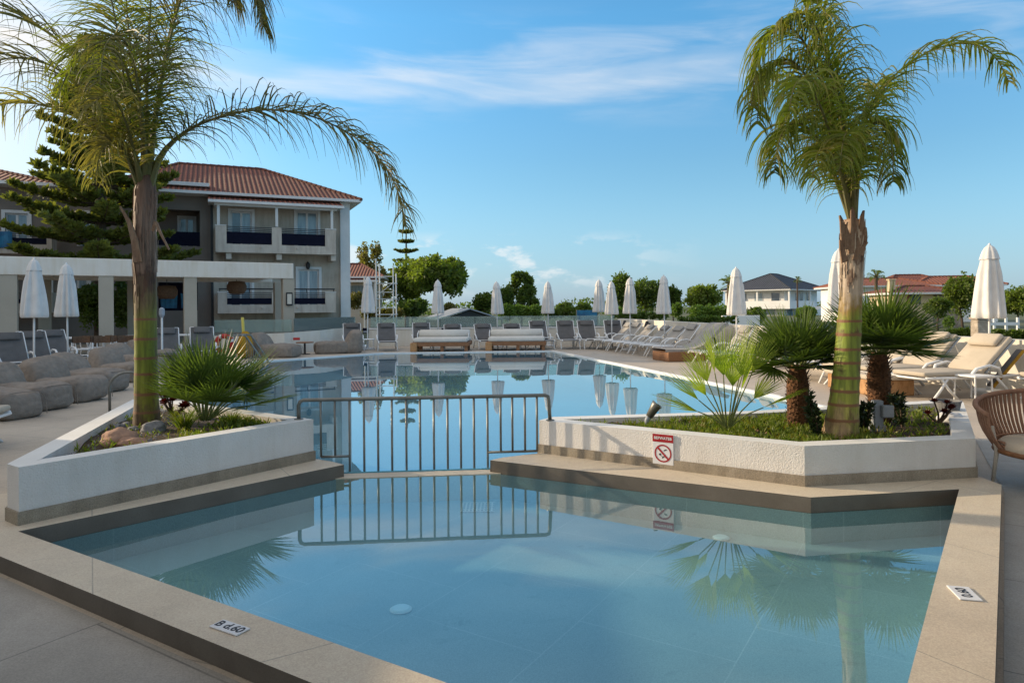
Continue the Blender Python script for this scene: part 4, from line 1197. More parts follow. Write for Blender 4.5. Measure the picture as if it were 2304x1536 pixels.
# ------------------------------------------------------------------ loungers
def lounger_proto(name, label, loc, rz, group, fab, tilt=48, pillow=True):
    t = thing(name, label, 'sun lounger', loc, rz, group)
    W_ = .33
    def arc(x):
        return [(x, .0, .30), (x, .03, .355), (x, .5, .34), (x, .95, .33), (x, 1.35, .34), (x, 1.85, .33)]
    m = MB()
    for x in (-W_, W_): m.tube(arc(x), .024, 8)
    for y in (.06, .6, 1.15, 1.82): m.tube([(-W_, y, .335), (W_, y, .335)], .018, 6)
    m.build('frame', M['white'], t, smooth=True)
    for x in (-W_, W_):
        m = MB(); m.tube([(x, .32, .34), (x * 1.06, .22, .16), (x * 1.1, .12, .0)], .023, 8); m.build('leg', M['white'], t, smooth=True)
        m = MB(); m.tube([(x, 1.42, .34), (x * 1.06, 1.55, .16), (x * 1.1, 1.66, .0)], .023, 8); m.build('leg', M['white'], t, smooth=True)
        s = 1 if x > 0 else -1
        m = MB(); m.tube([(x, .74, .33), (x + .04 * s, .80, .45), (x + .05 * s, .95, .535), (x + .05 * s, 1.15, .55), (x + .04 * s, 1.3, .50), (x, 1.38, .35)], .026, 8)
        m.build('armrest', M['white'], t, smooth=True)
    m = MB()
    ys = [0.02, .3, .6, .9, 1.12]; zs = [.36, .352, .338, .342, .362]
    for i in range(4):
        m.quad((-W_ + .02, ys[i], zs[i]), (W_ - .02, ys[i], zs[i]), (W_ - .02, ys[i + 1], zs[i + 1]), (-W_ + .02, ys[i + 1], zs[i + 1]))
        m.quad((-W_ + .02, ys[i], zs[i] - .03), (W_ - .02, ys[i], zs[i] - .03), (W_ - .02, ys[i + 1], zs[i + 1] - .03), (-W_ + .02, ys[i + 1], zs[i + 1] - .03))
    m.quad((-W_ + .02, ys[0], zs[0]), (W_ - .02, ys[0], zs[0]), (W_ - .02, ys[0], zs[0] - .03), (-W_ + .02, ys[0], zs[0] - .03))
    m.build('seat_sling', fab, t)
    mx = Matrix.Translation((0, 1.12, .35)) @ Matrix.Rotation(R(tilt), 4, 'X')
    m = MB(); m.bevbox((-W_ + .01, 0, -.015), (W_ - .01, .82, .02), .012, mx)
    bk = m.build('backrest', fab, t)
    m = MB()
    for x in (-W_, W_): m.tube([mx @ Vector((x, 0, -.005)), mx @ Vector((x, .82, -.005))], .02, 6)
    m.tube([mx @ Vector((-W_, .82, -.005)), mx @ Vector((W_, .82, -.005))], .02, 6)
    for x in (-.24, .24): m.tube([mx @ Vector((x, .55, -.02)), (x, 1.62, .34)], .012, 6)
    m.build('back_frame', M['white'], t, smooth=True)
    if pillow:
        m = MB(); m.bevbox((-.24, .58, .021), (.24, .80, .09), .035, mx); m.build('pillow', fab, bk, smooth=True)
    return t
LG = 'grey loungers lined up along the back wall'
back = [(790, 797, 27.2, 'grey lounger at the far left of the back row, behind a beanbag'),
        (868, 872, 27.0, 'grey lounger with white armrests between the corner beanbag and the first daybed'),
        (946, 953, 27.1, 'grey lounger behind the left half of the first daybed, its pillow askew'),
        (1017, 1022, 27.1, 'grey lounger behind the right half of the first daybed'),
        (1083, 1100, 27.2, 'grey lounger with white armrest between the two daybeds'),
        (1149, 1162, 27.2, 'grey lounger behind the middle of the second daybed'),
        (1204, 1228, 27.2, 'grey lounger behind the right end of the second daybed'),
        (1267, 1285, 27.2, 'grey lounger just right of the parasol beside the second daybed'),
        (1312, 1338, 27.2, 'grey lounger third from the wall corner in the back row'),
        (1372, 1398, 27.3, 'grey lounger standing in the wall corner behind a parasol pole')]
L0 = None
for i, (hp, fp, Y, lab) in enumerate(back):
    h = at(hp, 691, Y); f = at(fp, 691, Y - 1.9)
    h.z = f.z = .02
    d = (h - f); rz = math.atan2(d.y, d.x) - math.pi / 2
    if i in (0, 3, 6): L0 = lounger_proto('sun_lounger', lab, f, rz, LG, M['sling'], (52, 0, 0, 44, 0, 0, 57)[i])
    else: again(L0, lab, f, rz)
RG = 'pale loungers lined up along the right wall'
rzr = math.atan2(-WN.y, -WN.x) - math.pi / 2
right = [(26.3, 'pale lounger nearest the wall corner in the right row'), (25.5, 'pale lounger second from the wall corner in the right row'),
         (24.6, 'pale lounger third from the wall corner in the right row'), (23.6, 'pale lounger fourth from the wall corner, left of the tall closed parasol pole'),
         (22.5, 'pale lounger fifth from the wall corner in the right row'), (21.6, 'pale lounger with pillow just behind the dark wooden base'),
         (18.9, 'pale lounger in front of the dark wooden base, behind the young palm'), (18.0, 'pale lounger behind the top of the young yellow green palm'),
         (15.6, 'pale lounger partly hidden behind the left stocky fan palm'),
         (14.7, 'pale lounger left of the right stocky fan palm')]
R0 = None
def wallx(Y): return WA.x + (WA.y - Y) * (WB.x - WA.x) / (WA.y - WB.y)
for i, (Y, lab) in enumerate(right):
    h = Vector((wallx(Y), Y)) + WN * .42
    f = h + WN * 1.72
    if i in (0, 2, 5): R0 = lounger_proto('sun_lounger', lab, (f.x, f.y, .02), rzr, RG, M['slingl'], (47, 0, 41, 0, 0, 52)[i])
    else: again(R0, lab, (f.x, f.y, .02), rzr + R(random.uniform(-4, 4)))
# loungers at the far right with thick beige cushions
def cushioned(name, label, loc, rz, group, tilt=42):
    t = thing(name, label, 'sun lounger', loc, rz, group)
    W_ = .36
    m = MB()
    for x in (-W_, W_): m.tube([(x, 0, .36), (x, 1.0, .35), (x, 1.95, .36)], .026, 8)
    for y in (.0, .65, 1.3, 1.95): m.tube([(-W_, y, .35), (W_, y, .35)], .02, 6)
    m.build('frame', M['white'], t, smooth=True)
    for x in (-W_, W_):
        for pts in ([(x, .42, .35), (x * 1.05, .28, .18), (x * 1.08, .1, 0)], [(x, .30, .35), (x * 1.05, .42, .18), (x * 1.08, .60, 0)], [(x, 1.4, .35), (x * 1.05, 1.56, .18), (x * 1.08, 1.74, 0)]):
            m = MB(); m.tube(pts, .022, 8); m.build('leg', M['white'], t, smooth=True)
        s = 1 if x > 0 else -1
        m = MB(); m.tube([(x, .85, .36), (x + .05 * s, .95, .5), (x + .06 * s, 1.2, .55), (x + .05 * s, 1.4, .5), (x, 1.5, .36)], .027, 8); m.build('armrest', M['white'], t, smooth=True)
    m = MB(); m.bevbox((-W_ + .01, -.02, .385), (W_ - .01, 1.18, .46), .03); m.build('seat_cushion', M['beige'], t, smooth=True)
    mx = Matrix.Translation((0, 1.16, .40)) @ Matrix.Rotation(R(tilt), 4, 'X')
    m = MB(); m.bevbox((-W_ + .01, 0, 0), (W_ - .01, .85, .085), .03, mx); b = m.build('back_cushion', M['beige'], t, smooth=True)
    m = MB(); m.bevbox((-.27, .55, .088), (.27, .82, .18), .045, mx); m.build('pillow', M['beige'], b, smooth=True)
    m = MB(); m.bevbox((-W_ , .05, -.03), (W_ , .86, -.002), .01, mx); m.build('back_panel', M['greyplastic'], t)
    return t
CG = 'cushioned loungers by the cream wall at far right'
C0 = None
for Y, lab in ((13.75, 'beige cushioned lounger nearest the right fan palm by the cream wall'), (12.95, 'beige cushioned lounger in the middle of three by the cream wall'), (12.05, 'beige cushioned lounger with pillow beside the large right parasol')):
    h = Vector((wallx(Y), Y)) + WN * .34; f = h + WN * 1.85
    if C0 is None: C0 = cushioned('cushioned_lounger', lab, (f.x, f.y, .02), rzr, CG)
    else: again(C0, lab, (f.x, f.y, .02), rzr + R(random.uniform(-3, 3)))
f = ground(2345, 905, .02)
again(C0, 'white framed lounger cut by the right picture edge behind the rope armchair', (f.x, f.y, .02), rzr + R(6))
# yellow striped towel on the outermost back
q = Vector((wallx(11.75), 11.75)) + WN * .5
t = thing('striped_towel', 'yellow and grey towel hanging over a lounger back by the right parasol', 'towel', (q.x, q.y, .5), rzr)
mx = Matrix.Rotation(R(42), 4, 'X')
m = MB(); m.bevbox((.0, -.42, -.06), (.05, .5, -.03), .01, mx); m.build('yellow_stripe', M['yellow'], t)
m = MB(); m.bevbox((-.10, -.40, -.055), (-.002, .5, -.025), .01, mx); m.build('grey_stripe', M['sling'], t)
# left loungers
LLG = 'grey loungers on the left deck'
for i, (hp, fp, Yh, lab) in enumerate(((2, 62, 17.6, 'grey lounger at the left picture edge, nearest of the left deck row'), (52, 118, 18.6, 'grey lounger left of the taller left parasol'),
                                        (92, 168, 19.8, 'grey lounger behind the taller left parasol pole'), (372, 378, 21.2, 'grey lounger facing the pool right of the palm trunk'),
                                        (452, 458, 22.0, 'grey lounger facing the pool left of the glass panel'))):
    h = at(hp, 691, Yh); f = at(fp, 691, Yh - (1.9 if i > 2 else 1.3)); h.z = f.z = .02
    d = h - f; 
    again(L0, lab, f, math.atan2(d.y, d.x) - math.pi / 2, LLG)
# a white plastic low lounger corner at the left edge
f = ground(-70, 1010, .02)
again(C0, 'pale lounger end showing at the left picture edge below the beanbags', (f.x + .28, f.y + .05, .02), math.pi / 2 + R(15), LLG)

# side tables
def side_table(label, loc, tm='white', s=.42, h=.42):
    t = thing('side_table', label, 'side table', loc, .1, 'low side tables among the loungers')
    m = MB(); m.bevbox((-s / 2, -s / 2, h - .03), (s / 2, s / 2, h), .01); m.build('table_top', M[tm], t)
    for x in (-1, 1):
        for y in (-1, 1):
            m = MB(); m.tube([(x * s * .44, y * s * .44, 0), (x * s * .42, y * s * .42, h - .031)], .014, 6); m.build('leg', M[tm], t)
    return t
T0 = side_table('white side table between the leftmost back row loungers', Vector((at(829, 691, 26.2).x, 26.2, .02)))
for px, Y, lab in ((1232, 26.4, 'white side table at the foot of the parasol beside the second daybed'), (1300, 26.6, 'white side table third from left in the back row'),
                   (1352, 26.3, 'white side table near the wall corner parasol')):
    again(T0, lab, Vector((at(px, 691, Y).x, Y, .02)))
again(T0, 'white side table in front of the large right parasol', tuple(ground(2190, 900, .02)), .3)
# small stool-like table between the far beanbags
p = ground(686, 797, .02)
t = thing('low_table', 'small dark low table between the two far beanbags', 'side table', p)
m = MB(); m.lathe([(.30, .40), (.30, .43), (.29, .435)], 20); m.build('table_top', M['wood'], t)
m = MB(); m.tube([(0, 0, .02), (0, 0, .40)], .035, 10); m.build('stem', M['dark'], t)
m = MB(); m.lathe([(.18, 0), (.18, .02), (.04, .03)], 16); m.build('foot', M['dark'], t)

# ------------------------------------------------------------------ daybeds
def daybed(label, pxa, pxb, Yf):
    a = at(pxa, 691, Yf); b = at(pxb, 691, Yf)
    w = b.x - a.x; dp = 1.55
    t = thing('daybed', label, 'daybed', (a.x, Yf, .02), R(-1.5), 'wooden daybeds at the far pool edge')
    m = MB(); m.bevbox((0, 0, .20), (w, .06, .34), .01); m.bevbox((0, dp - .06, .20), (w, dp, .34), .01); m.bevbox((0, .061, .20), (.06, dp - .061, .34), .01); m.bevbox((w - .06, .061, .20), (w, dp - .061, .34), .01)
    m.box((.061, .061, .24), (w - .061, dp - .061, .30)); m.build('frame', M['wood'], t)
    for x, y in ((.06, .06), (w * .5, .05), (w - .16, .06), (.06, dp - .2), (w - .2, dp - .2)):
        m = MB(); m.bevbox((x, y, -.0), (x + .12, y + .12, .199), .01); m.build('leg', M['wood'], t)
    m = MB(); m.bevbox((.05, .02, .342), (w - .05, dp - .35, .50), .05); m.build('mattress', M['mattress'], t, smooth=True)
    m = MB(); m.tube([(.08, dp - .22, .60), (.12, dp - .22, .60), (w - .12, dp - .22, .60), (w - .08, dp - .22, .60)], [.10, .16, .16, .10], 16); m.build('bolster', M['mattress'], t, smooth=True)
    m = MB(); m.bevbox((.02, dp - .4, .342), (w - .02, dp - .05, .47), .03); m.build('bolster_shelf', M['mattress'], t, smooth=True)
    for x in (.04, w - .1):
        m = MB(); m.tube([(x, dp - .45, .35), (x, dp - .45, .60), (x, dp - .1, .72), (x, dp - .02, .35)], .02, 6); m.build('side_rail', M['white'], t, smooth=True)
    m = MB(); m.bevbox((-.04, -.06, -.0), (.20, .55, .33), .03); m.build('log_end', M['woodl'], t)
    return t
daybed('wooden daybed with white mattress and bolster, the left of two at the far pool edge', 925, 1054, 24.6)
daybed('wooden daybed with white mattress and bolster, the right of two at the far pool edge', 1094, 1228, 24.8)
# dark wooden platform in the right row with a curved grey chaise on it
h = Vector((wallx(20.4), 20.4)) + WN * .3
f = h + WN * 2.1
t = thing('platform_lounger', 'curved grey chaise on a dark wooden box base in the right row', 'sun lounger', (f.x, f.y, .02), rzr)
m = MB(); m.bevbox((-.5, .05, .0), (.5, 1.9, .28), .02); m.build('box_base', M['wood'], t)
m = MB()
prof = [(0, .36), (.5, .34), (.9, .35), (1.2, .45), (1.5, .70), (1.75, .95), (1.9, 1.06), (2.0, 1.08)]
for i in range(len(prof) - 1):
    (y0, z0), (y1, z1) = prof[i], prof[i + 1]
    m.quad((-.42, y0, z0), (.42, y0, z0), (.42, y1, z1), (-.42, y1, z1)); m.quad((-.42, y0, z0 - .08), (.42, y0, z0 - .08), (.42, y1 + .06, z1 - .09), (-.42, y1 + .06, z1 - .09))
    for x in (-.42, .42): m.quad((x, y0, z0), (x, y1, z1), (x, y1 + .06, z1 - .09), (x, y0, z0 - .08))
m.build('cushion', M['slingl'], t, smooth=False)
m = MB(); m.tube([(0, 1.75, .86), (0, 1.9, .28)], .03, 6); m.build('strut', M['dark'], t)
# sawn log platform by the right loungers
p = ground(1925, 878, .02)
t = thing('wooden_platform', 'low orange brown wooden platform with pale cushion behind the right palm trunk', 'daybed', p, rzr + R(80))
m = MB(); m.bevbox((-.2, -.85, 0), (.55, .6, .27), .02); m.build('box_base', M['woodl'], t)
m = MB(); m.bevbox((-.25, -.9, .272), (.6, .65, .36), .03); m.build('cushion', M['beige'], t, smooth=True)

# ------------------------------------------------------------------ beanbags
def beanbag(name, label, loc, rz, group, seed=0, L=1.55, W_=.78, hb=.78):
    t = thing(name, label, 'beanbag', loc, rz, group)
    def bag(c, hd, ex, shear, taper, k1, k2, sd):
        """cushion-like solid: squared-off ellipsoid, sheared, with folds and sags"""
        m = MB(); U, V = 40, 24; rings = []
        def sp(v, e): return math.copysign(abs(v) ** e, v)
        for j in range(1, V):
            ph = -math.pi / 2 + math.pi * j / V; ring = []
            for i in range(U):
                th_ = 2 * math.pi * i / U
                x = hd[0] * sp(math.cos(ph), ex) * sp(math.cos(th_), ex); y = hd[1] * sp(math.cos(ph), ex) * sp(math.sin(th_), ex); z = hd[2] * sp(math.sin(ph), ex * 1.1)
                f = (z / hd[2] + 1) / 2
                y *= 1 - taper * f; x *= 1 - .10 * f * (taper > .1)
                y += shear * f
                q = Vector((x, y, z)); n_ = Vector((x / hd[0], y / hd[1], z / hd[2]))
                n_ = n_.normalized() if n_.length > 1e-6 else Vector((0, 0, 1))
                P_ = q + Vector((sd * 3.7, sd * 1.3, 0))
                fold = (.5 - abs(noise.noise(P_ * 3.2))) * k1 + noise.noise(P_ * 1.7) * k2 + (.4 - abs(noise.noise(Vector((P_.x * 9, P_.y * 3, P_.z * 5))))) * k1 * .35
                q += n_ * fold
                q += Vector(c)
                q.z = max(0, q.z)
                ring.append(m.vert(q))
            rings.append(ring)
        for j in range(len(rings) - 1):
            for i in range(U): m.face([rings[j][i], rings[j][(i + 1) % U], rings[j + 1][(i + 1) % U], rings[j + 1][i]])
        m.face(rings[0][::-1])
        tp_ = rings[-1]; ctr = sum((Vector(m.v[i]) for i in tp_), Vector()) / len(tp_); k = m.vert(ctr)
        for i in range(U): m.face([tp_[i], tp_[(i + 1) % U], k])
        return m
    bag((0, L * .34, .20), (W_ / 2, L * .34, .21), .42, .02, 0, .05, .06, seed).build('seat_bag', M['bean'], t, smooth=True)
    bag((0, L * .70, hb * .48), (W_ / 2 * .97, L * .22, hb * .5), .50, L * .12, .48, .055, .07, seed + 40).build('back_bag', M['bean'], t, smooth=True)
    m = MB(); m.tube([(W_ * .5 * c0, .035 + .03 * abs(s0), .03 + .36 * s0) for c0, s0 in [(math.copysign(abs(math.cos(q)) ** .45, math.cos(q)), abs(math.sin(q)) ** .45) for q in [math.pi * i / 16 for i in range(17)]]], .006, 5)
    m.build('seam', M['bean'], t)
    return t
BG = 'taupe beanbag loungers along the left pool edge'
bdir = Vector((-.955, .295))
brz = math.atan2(bdir.y, bdir.x) - math.pi / 2
bl = [(58, 942, 'taupe beanbag nearest the viewer at the left picture edge'), (136, 921, 'taupe beanbag second nearest along the left pool edge'),
      (216, 902, 'taupe beanbag third nearest, left of the steel handrails'), (272, 880, 'taupe beanbag fourth nearest, just behind the steel handrails'),
      (330, 858, 'taupe beanbag partly behind the left palm trunk'), (362, 838, 'taupe beanbag with rounded back left of the palm trunk, second farthest'), (392, 820, 'taupe beanbag farthest along the left pool edge')]
for i, (px, py, lab) in enumerate(bl):
    p = ground(px, py, .02)
    beanbag('beanbag', lab, p, brz + R([0, 3, -2, 4, -3, 5, 0][i]), BG, seed=i, W_=.72, L=1.6, hb=.74)
FG = 'two beanbags by the low dark table at the far pool corner'
p = ground(672, 803, .02); beanbag('beanbag', 'taupe beanbag left of the small dark table in front of the white curved wall', p, R(82), FG, seed=11, W_=.9, L=1.75, hb=.80)
p = ground(702, 797, .02); beanbag('beanbag', 'taupe beanbag right of the small dark table in the pool corner', (p.x, p.y + .3, .02), R(-70), FG, seed=12, W_=.9, L=1.75, hb=.80)

# ------------------------------------------------------------------ bar furniture under the pergola
def bar_chair(label, loc, rz):
    t = thing('dining_chair', label, 'chair', loc, rz, 'brown woven chairs with white legs at the bar')
    m = MB()
    for k in range(12):
        a0 = math.pi * (-.15 + 1.3 * k / 12); a1 = math.pi * (-.15 + 1.3 * (k + 1) / 12)
        r = .27
        m.quad((r * math.cos(a0), r * math.sin(a0), .62), (r * math.cos(a1), r * math.sin(a1), .62), (r * math.cos(a1), r * math.sin(a1), .82), (r * math.cos(a0), r * math.sin(a0), .82))
        m.quad((r * .93 * math.cos(a0), r * .93 * math.sin(a0), .62), (r * .93 * math.cos(a1), r * .93 * math.sin(a1), .62), (r * .93 * math.cos(a1), r * .93 * math.sin(a1), .82), (r * .93 * math.cos(a0), r * .93 * math.sin(a0), .82))
    m.build('woven_back', M['wicker'], t)
    m = MB(); m.bevbox((-.24, -.24, .42), (.24, .22, .46), .02); m.build('seat', M['white'], t)
    for x in (-1, 1):
        for y in (-1, 1):
            m = MB(); m.tube([(x * .25, y * .24, 0), (x * .22, y * .2, .42), (x * .25, y * (.2 if y > 0 else .12), .64)], .015, 6); m.build('leg', M['white'], t)
    m = MB(); m.tube([(-.24, 0, .2), (.24, 0, .2)], .01, 6); m.tube([(0, -.23, .2), (0, .23, .2)], .01, 6); m.build('stretcher', M['white'], t)
    return t
cc = None
for px, Y, rz, lab in ((185, 20.4, .3, 'brown woven bar chair right of the lower left parasol pole'), (207, 21.0, 3.2, 'brown woven bar chair second from the parasol pole'),
                       (232, 20.3, .2, 'brown woven bar chair in front of the middle pergola pillar'), (258, 21.2, 2.9, 'brown woven bar chair right of the middle pergola pillar'),
                       (285, 20.6, -.2, 'brown woven bar chair just left of the palm trunk'), (125, 20.8, .8, 'brown woven bar chair between the two left parasol poles')):
    loc = at(px, 691, Y); loc.z = .02
    if cc is None: cc = bar_chair(lab, loc, rz)
    else: again(cc, lab, loc, rz)
bt = None
for px, Y, lab in ((155, 21.4, 'white bar table behind the lower left parasol'), (245, 21.9, 'white bar table behind the woven chairs'), (300, 22.3, 'white bar table behind the palm trunk'), (415, 23.2, 'white bar table beside the pergola pillar right of the palm')):
    loc = at(px, 691, Y); loc.z = .02
    if bt is None:
        bt = thing('bar_table', lab, 'table', loc, 0, 'white tables under the pergola')
        m = MB(); m.bevbox((-.42, -.42, .72), (.42, .42, .76), .01); m.build('table_top', M['white'], bt)
        for x in (-1, 1):
            for y in (-1, 1): m = MB(); m.tube([(x * .36, y * .36, 0), (x * .36, y * .36, .719)], .02, 6); m.build('leg', M['white'], bt)
    else: again(bt, lab, loc)
# a small white lamp standard in front of the blue panels
p = at(364, 691, 20.0)
t = thing('lamp_post', 'slim pale garden lamp in front of the blue panels', 'lamp', (p.x, 20.0, .02))
m = MB(); m.tube([(0, 0, 0), (0, 0, 1.35), (.0, 0, 1.4)], .03, 8); m.build('post', M['white'], t)
m = MB(); m.lathe([(.04, 1.36), (.08, 1.45), (.075, 1.62), (.02, 1.66)], 12); m.build('lantern', M['greyplastic'], t)

# lifebuoy and yellow bundle by the far left pool corner
p = at(505, 766, 23.2)
t = thing('lifebuoy', 'red lifebuoy with pale bands hanging by the curved white wall', 'lifebuoy', (p.x, p.y, p.z - .12))
m = MB()
for k in range(36):
    for s_k in range(10):
        pass
def torus(mb, R_, r, a0, a1, n=12, q=10):
    pts = [(R_ * math.cos(a0 + (a1 - a0) * i / n), 0, R_ * math.sin(a0 + (a1 - a0) * i / n)) for i in range(n + 1)]
    mb.tube(pts, r, q, cap=False)
m = MB(); torus(m, .27, .085, 0, 2 * math.pi, 32); m.build('ring', M['red'], t, smooth=True)
for a in range(4):
    m = MB(); torus(m, .27, .088, a * math.pi / 2 + .25, a * math.pi / 2 + .55, 4); m.build('band', M['white'], t, smooth=True)
m = MB(); m.tube([(0, .1, -.95), (0, .1, .05)], .03, 8); m.build('stand', M['steel'], t)
p = ground(551, 806, .02)
t = thing('yellow_bundle', 'bulging yellow cloth bundle on an upright yellow pole', 'cloth bundle', p)
m = MB(); m.tube([(-.04, 0, .0), (-.04, .02, .7), (-.08, .03, 1.33)], .045, 10); m.build('pole', M['yellowpole'], t, smooth=True)
def yf(a, j, z): return 1 + .16 * math.cos(5 * a + z * 3) + .08 * math.sin(9 * a - z * 5)
m = MB(); m.lathe([(.10, .02), (.22, .08), (.25, .3), (.23, .5), (.16, .7), (.09, .84), (.05, .88)], 36, (.03, -.02, 0), fold=yf); m.build('bundle', M['yellow'], t, smooth=True)

# ------------------------------------------------------------------ rope armchair, near right
cx, cy = 4.63, 5.78
t = thing('rope_armchair', 'tan woven rope armchair with pale legs at the right picture edge', 'armchair', (cx, cy, .02), R(-64))
rim = []
nR = 44
def rimpt(a):
    # a from -150 to 150 degrees about the back (+Y); the back is highest
    k = abs(a) / R(150)
    r = .60
    return Vector((r * math.sin(a) * 1.0, r * math.cos(a) * .95, .80 - .17 * k ** 1.6))
def lowpt(a):
    k = abs(a) / R(150)
    r = .46
    return Vector((r * math.sin(a), r * math.cos(a) * .95, .31))
pts = [rimpt(R(-150) + R(300) * i / nR) for i in range(nR + 1)]
m = MB(); m.tube(pts, .022, 10); m.build('rim', M['rope'], t, smooth=True)
ptl = [lowpt(R(-180) + R(360) * i / nR) for i in range(nR + 1)]
m = MB(); m.tube(ptl, .022, 8); m.build('seat_ring', M['wood'], t, smooth=True)
m = MB()
nS = 74
for i in range(nS):
    a = R(-149) + R(298) * i / (nS - 1)
    u = rimpt(a); l = lowpt(a)
    tg = Vector((math.cos(a), -math.sin(a), 0))
    rd_ = Vector((math.sin(a), math.cos(a), 0))
    for off in (.0, ):
        prev = None
        for k in range(6):
            f = k / 5
            p = l.lerp(u, f) + rd_ * (.035 * math.sin(f * math.pi))
            w = .0105
            cur = (p - tg * w, p + tg * w, p + tg * w - rd_ * .012, p - tg * w - rd_ * .012)
            if prev:
                for e in range(4): m.quad(prev[e], prev[(e + 1) % 4], cur[(e + 1) % 4], cur[e])
            prev = cur
m.build('rope_back', M['rope'], t)
m = MB()
for z in (.33, .36, .39): m.tube([lowpt(R(-150) + R(300) * i / nR) * 1.0 + Vector((0, 0, z - .31)) for i in range(nR + 1)], .012, 6)
m.build('rope_band', M['rope'], t)
m = MB(); m.lathe([(.44, .30), (.44, .36), (.40, .40), (.0, .41)], 32); m.build('seat_cushion', M['beige'], t, smooth=True)
for a in (R(-140), R(-48), R(48), R(140)):
    u = lowpt(a)
    m = MB(); m.tube([Vector((u.x * 1.12, u.y * 1.12, .52)), Vector((u.x * 1.04, u.y * 1.04, .30)), Vector((u.x * 1.12, u.y * 1.12, 0))], [.016, .018, .014], 8); m.build('leg', M['beigeleg'], t, smooth=True)

# ------------------------------------------------------------------ small things in the planters
def rock(name, label, cat, px, py, z, r, mat, sq=(1, .8, .6), group=None, seed=0):
    p = ground(px, py, z)
    bm = bmesh.new(); bmesh.ops.create_icosphere(bm, subdivisions=4, radius=r)
    for v in bm.verts:
        d = v.co.normalized()
        k = 1 + .22 * noise.noise(d * 1.6 + Vector((seed, 0, 0))) + .07 * noise.noise(d * 5 + Vector((0, seed, 0)))
        v.co = Vector((d.x * r * k * sq[0], d.y * r * k * sq[1], d.z * r * k * sq[2]))
    m = MB((p.x, p.y, z)); m.addbm(bm, Matrix.Translation((p.x, p.y, z + r * sq[2] * .35))); bm.free()
    return tag(m.build(name, mat, smooth=True), label, cat, group)
RG_ = 'rocks in the left planter'
rock('rock', 'large reddish brown rock in the left planter beside the palm', 'rock', 268, 996, .45, .15, M['rock'], group=RG_, seed=1)
rock('rock', 'small reddish brown rock half behind the left planter rim', 'rock', 297, 1000, .45, .10, M['rock'], (1.3, .8, .5), group=RG_, seed=2)
rock('rock', 'grey rock at the foot of the left palm trunk', 'rock', 345, 970, .45, .12, M['rockgrey'], group=RG_, seed=3)
for k, (px, py) in enumerate(((262, 962), (283, 958), (300, 968))):
    rock('pebble', ('leftmost', 'middle', 'rightmost')[k] + ' of three dark pebbles by the left palm', 'pebble', px, py, .45, .05, M['rockgrey'], group='dark pebbles in the left planter', seed=5 + k)
rock('white_stone', 'rounded white stone beside the red rosette plant', 'stone', 2138, 946, .40, .10, M['signwhite'], (1.3, 1, .7), seed=9)
# garden spotlight
p = ground(1456, 962, .38)
t = thing('garden_spotlight', 'grey angled garden spotlight in the right planter above the sign', 'spotlight', p)
m = MB(); m.tube([(-.01, 0, -.02), (.0, 0, .08), (.03, 0, .13)], [.03, .024, .03], 10); m.build('stem', M['greyplastic'], t, smooth=True)
m = MB(); m.tube([(.02, 0, .11), (.09, 0, .22), (.105, 0, .235)], [.035, .05, .062], 14); h_ = m.build('lamp_head', M['steel'], t, smooth=True)
m = MB(); m.tube([(.104, 0, .233), (.108, 0, .239)], [.05, .05], 14); m.build('lens', M['dark'], h_)
# electrical box
p = ground(1975, 962, .40)
t = thing('electrical_post', 'grey electrical post with socket box in front of the right fan palm', 'electrical box', p)
m = MB(); m.bevbox((-.05, -.04, -.05), (.04, .04, .27), .012); m.build('post', M['greyplastic'], t)
m = MB(); m.bevbox((.0, -.10, .11), (.11, -.041, .23), .012); m.build('socket_box', M['greyplastic'], t)
m = MB(); m.bevbox((-.07, -.05, -.03), (.06, .05, .03), .01); m.build('foot', M['greyplastic'], t)
# grey pot
p = ground(2148, 935, .40)
t = thing('plant_pot', 'low grey round pot behind the white stone', 'pot', (p.x, p.y + .12, .38))
m = MB(); m.lathe([(.10, 0), (.13, .15), (.14, .17), (.12, .17), (.11, .13), (.0, .12)], 24); m.build('pot', M['rockgrey'], t, smooth=False)
m = MB(); m.lathe([(.115, .125), (.0, .14)], 16, cap=False); m.build('soil', M['soil'], t)
# ------------------------------------------------------------------ vegetation builders
def leafquad(m, p, d, nrm, L, w):
    """pointed leaf from p along d"""
    s = d.cross(nrm)
    if s.length < 1e-5: s = d.orthogonal()
    s = s.normalized() * w
    a = m.vert(p); b = m.vert(p + d * L * .45 + s); c = m.vert(p + d * L); e = m.vert(p + d * L * .45 - s)
    m.face([a, b, c, e])
def rv(rnd):
    while True:
        v = Vector((rnd.uniform(-1, 1), rnd.uniform(-1, 1), rnd.uniform(-1, 1)))
        if .01 < v.length < 1: return v.normalized()
def crown(blobs, n, size, seed, origin, shell=.55, aspect=.42, up=.25):
    """leaves scattered through the volume of uneven clumps"""
    rnd = random.Random(seed)
    m = MB(origin)
    vol = [b[3] * b[4] * b[5] for b in blobs]; tot = sum(v ** .67 for v in vol)
    for b, v in zip(blobs, vol):
        k = int(n * v ** .67 / tot)
        c = Vector(b[:3])
        sub = [rv(rnd) * rnd.uniform(.5, .95) for _ in range(max(5, int(k / 40)))]
        for i in range(k):
            if rnd.random() < .72:
                q = sub[rnd.randrange(len(sub))] + rv(rnd) * rnd.random() ** .5 * .34
            else:
                q = rv(rnd) * (shell + (1 - shell) * rnd.random())
            p = c + Vector((q.x * b[3], q.y * b[4], q.z * b[5]))
            d = (rv(rnd) + q * .6 + Vector((0, 0, up))).normalized()
            leafquad(m, p, d, rv(rnd), size * rnd.uniform(.6, 1.5), size * aspect * rnd.uniform(.7, 1.3))
    return m
